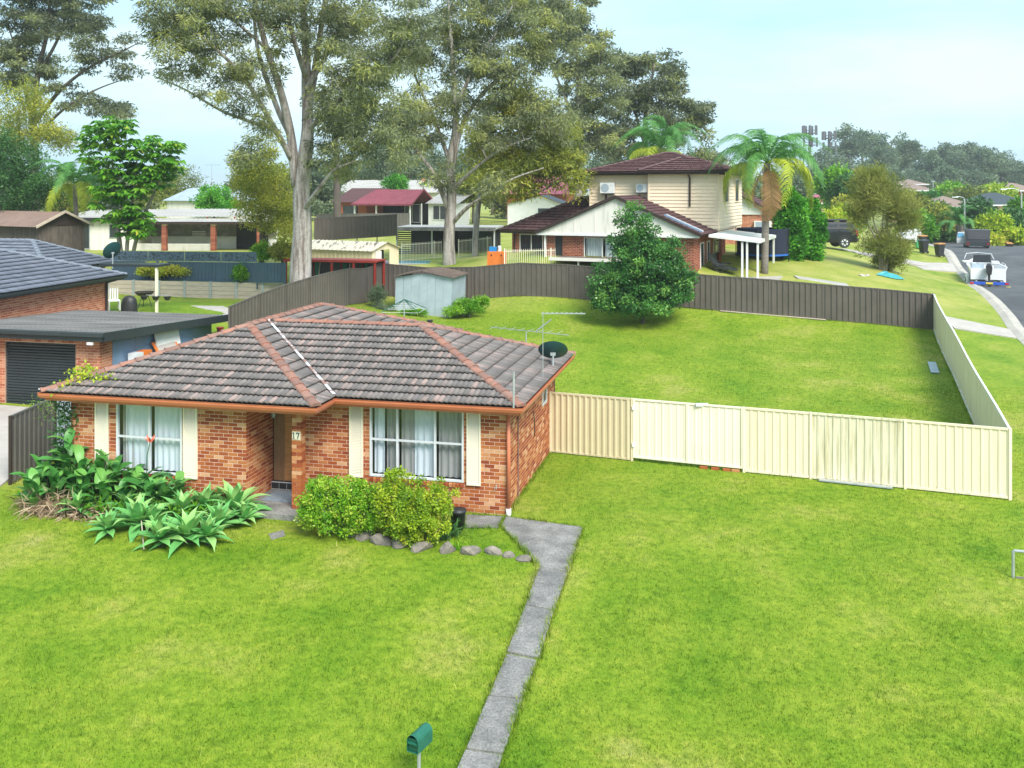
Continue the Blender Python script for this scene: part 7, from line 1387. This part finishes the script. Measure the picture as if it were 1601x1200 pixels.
# vines
def vine(name, lab, pts, n, sp, leaf, m, seed):
    g = np.random.default_rng(seed); q = cr(pts, 8); t = thing(name, lab, 'vine', tuple(q[0])); o = q[0]; B().tube([Vector(p-o) for p in q], .012, 5).obj('stem', M['bark_dark'], t)
    k = g.integers(0, len(q), n); P = q[k]-o+g.normal(size=(n, 3))*sp; mesh_obj('leaves', leaf_mesh('leaves', P, leaf[0], leaf[1], m, g.uniform(.2,1,n), None, .2, seed=seed), t)
h3 = lambda x, y, z: tuple(Hm @ Vector((x, y, z)))
vine('wall_vine', 'dark vine climbing the house corner beside the shutter', [h3(-10.75,-1.05,.0),h3(-10.78,-1.05,.9),h3(-10.7,-1.06,1.6),h3(-10.72,-1.1,2.25)], 900, np.array([.16,.06,.12]), (.11,.05), LD, 1)
vine('roof_vine', 'lime green creeper spilling over the roof corner', [h3(-10.55,-1.3,2.55),h3(-10.5,-1.0,2.78),h3(-10.55,-.55,2.98),h3(-10.2,-.9,2.85),h3(-9.6,-.8,2.85)], 420, np.array([.16,.12,.05]), (.09,.06), LY, 2); vine('fence_vine', 'pale feathery creeper on top of the grey fence', [(-12.42,25.0,1.75),(-12.4,25.3,1.6),(-12.35,25.6,1.35)], 300, np.array([.16,.2,.14]), (.1,.012), LB, 3)
# ================================================================ lawn blades
def in_poly(x, y, poly):
    r = np.zeros(len(x), bool); n = len(poly)
    for i in range(n):
        x0, y0 = poly[i]; x1, y1 = poly[(i+1) % n]; c = ((y0 > y) != (y1 > y)) & (x < (x1-x0)*(y-y0)/(y1-y0+1e-12)+x0); r ^= c
    return r
def blades(name, lab, n, x0, x1, y0, y1, h, w_, seed, mask, pw=1.0):
    g = np.random.default_rng(seed); y = y0+(y1-y0)*g.uniform(0,1,n)**pw; half = (y*.55+.6); x = g.uniform(-1,1,n)*half; k = mask(x, y) & (x > x0) & (x < x1); x, y = x[k], y[k]; n = len(x)
    patch = np.sin(x*1.7+2*np.sin(y*.9))*np.sin(y*1.3+1.5*np.sin(x*.7)); hh = h*(1+.25*patch)*g.uniform(.55,1.35,n); tall = g.uniform(0,1,n) > .994; hh[tall] *= 2.2
    z = ground_np(x, y); a = g.uniform(0,2*np.pi,n); ln = g.uniform(.2,.9,n)*hh; s = np.stack([np.cos(a+1.57), np.sin(a+1.57), np.zeros(n)], 1)*(w_*g.uniform(.6,1.3,n)/2)[:, None]; p = np.stack([x, y, z-.005], 1); tip = p+np.stack([np.cos(a)*ln, np.sin(a)*ln, hh], 1)
    V = np.stack([p-s, p+s, tip], 1).reshape(-1, 3); tone = np.clip(g.uniform(0,.9,n)+tall*.3, 0, 1)
    tag(mesh_obj(name, np_mesh(name, V, np.arange(3*n).reshape(-1, 3), M['blade'], {'tone': tone})), lab, 'grass', kind='stuff')
pathp = [[(p.x, p.y) for p in (hit(*q) for q in poly)] for poly in ([(790,809),(911,825.5),(888,895),(866,957),(842.5,1031),(818,1093),(787,1180),(765,1250),(700,1240),(729,1172),(764,1089),(792.5,1021),(821.5,947),(843,887),(783,822.5)],[(727.5,806),(790,809),(779,826),(727,825)])]
hp = [tuple((Hm @ Vector((x, y, 0)))[:2]) for x, y in ((-11.2,-2.15),(-9,-2.3),(-6.2,-1.5),(-6.05,-1.42),(-4.4,-1.42),(-4.4,-1.15),(-1.3,-1.0),(-1.2,0),(0,0),(0,12),(-10.6,12),(-11.2,0))]
def front(x, y):
    k = ~in_poly(x, y, hp)
    for q in pathp: k &= ~in_poly(x, y, q)
    t = (x-FA[0])/(FB[0]-FA[0]); fy = FA[1]+(FB[1]-FA[1])*t; k &= ~((x > FA[0]) & (x < FB[0]) & (y > fy-.05)); k &= ~((x > FB[0]) & (y > 34)); k &= ~((x < -12.4) & (y > 22.5)) & ~((x < 1) & (y > 27)); return k
def back(x, y):
    yb = [FA, FB, FD, FE, (-10.3,34.9), (-4,33.6), (-2,33.5), (1,27.6)]; return in_poly(x, y, yb)
blades('lawn_grass', 'green mown grass of the front lawn', 330000, -14, 20, 11.8, 34, .045, .012, 1, front, 1.25)
blades('yard_grass', 'green mown grass of the fenced back yard', 150000, -12, 22, 24, 50, .05, .02, 2, back, 1.0)

# longer grass and weeds along path edges, walls and fence feet
g = np.random.default_rng(8); E = []
for q in pathp:
    for i in range(len(q)):
        a, c = np.array(q[i]), np.array(q[(i+1) % len(q)]); n = int(np.linalg.norm(c-a)*260); t = g.uniform(0,1,(n,1)); e = unit(np.array([c[1]-a[1], -(c[0]-a[0])])); E.append(a+(c-a)*t+e*g.normal(size=(n,1))*.028)
lines = [(FA,FB,150,-.05),(FB,FD,60,-.06),(FD,FE,60,-.06),(tuple(hm(0,0)[:2]),tuple(hm(0,6)[:2]),160,.03),(tuple(hm(-1.1,-.02)[:2]),tuple(hm(0,-.02)[:2]),60,.02),((-12.55,23.95),(-12.35,25.9),120,.04)]
for a, c, dn, of in lines:
    a, c = np.array(a), np.array(c); n = int(np.linalg.norm(c-a)*dn); t = g.uniform(0,1,(n,1)); e = unit(np.array([c[1]-a[1], -(c[0]-a[0])])); E.append(a+(c-a)*t+e*(of+g.normal(size=(n,1))*.04))
E = np.concatenate(E); n = len(E); z = ground_np(E[:, 0], E[:, 1]); clump = (np.sin(E[:, 0]*3.1)+np.sin(E[:, 1]*2.3+E[:, 0]*1.1)) > .2; hh = g.uniform(.05,.11,n)*(1+.9*clump*g.uniform(0,1,n)); a = g.uniform(0,6.28,n); w_ = g.uniform(.008,.016,n)
s_ = np.stack([np.cos(a+1.57)*w_, np.sin(a+1.57)*w_, 0*a], 1)/1.5; p = np.c_[E, z-.01]; tip = p+np.stack([np.cos(a)*hh*.6, np.sin(a)*hh*.6, hh], 1)
tag(mesh_obj('edge_grass', np_mesh('edge_grass', np.stack([p-s_, p+s_, tip], 1).reshape(-1, 3), np.arange(3*n).reshape(-1, 3), M['blade'], {'tone': g.uniform(0,.95,n)})), 'longer unmown grass along path edges and fence feet', 'grass', kind='stuff')
# ================================================================ air
m = bpy.data.materials.new('haze'); m.use_nodes = True; n = m.node_tree; n.nodes.clear(); o = n.nodes.new('ShaderNodeOutputMaterial'); v = n.nodes.new('ShaderNodeVolumePrincipled')
v.inputs['Color'].default_value = (.86,.92,.98,1); v.inputs['Density'].default_value = .0004; n.links.new(v.outputs[0], o.inputs['Volume'])
zmin = float(GZ.min())-1
hz = bx(-3100,3100,-400,3500,min(zmin,-33),34).obj('haze', m); tag(hz, 'thin pale haze over the whole neighbourhood', 'haze', kind='stuff')
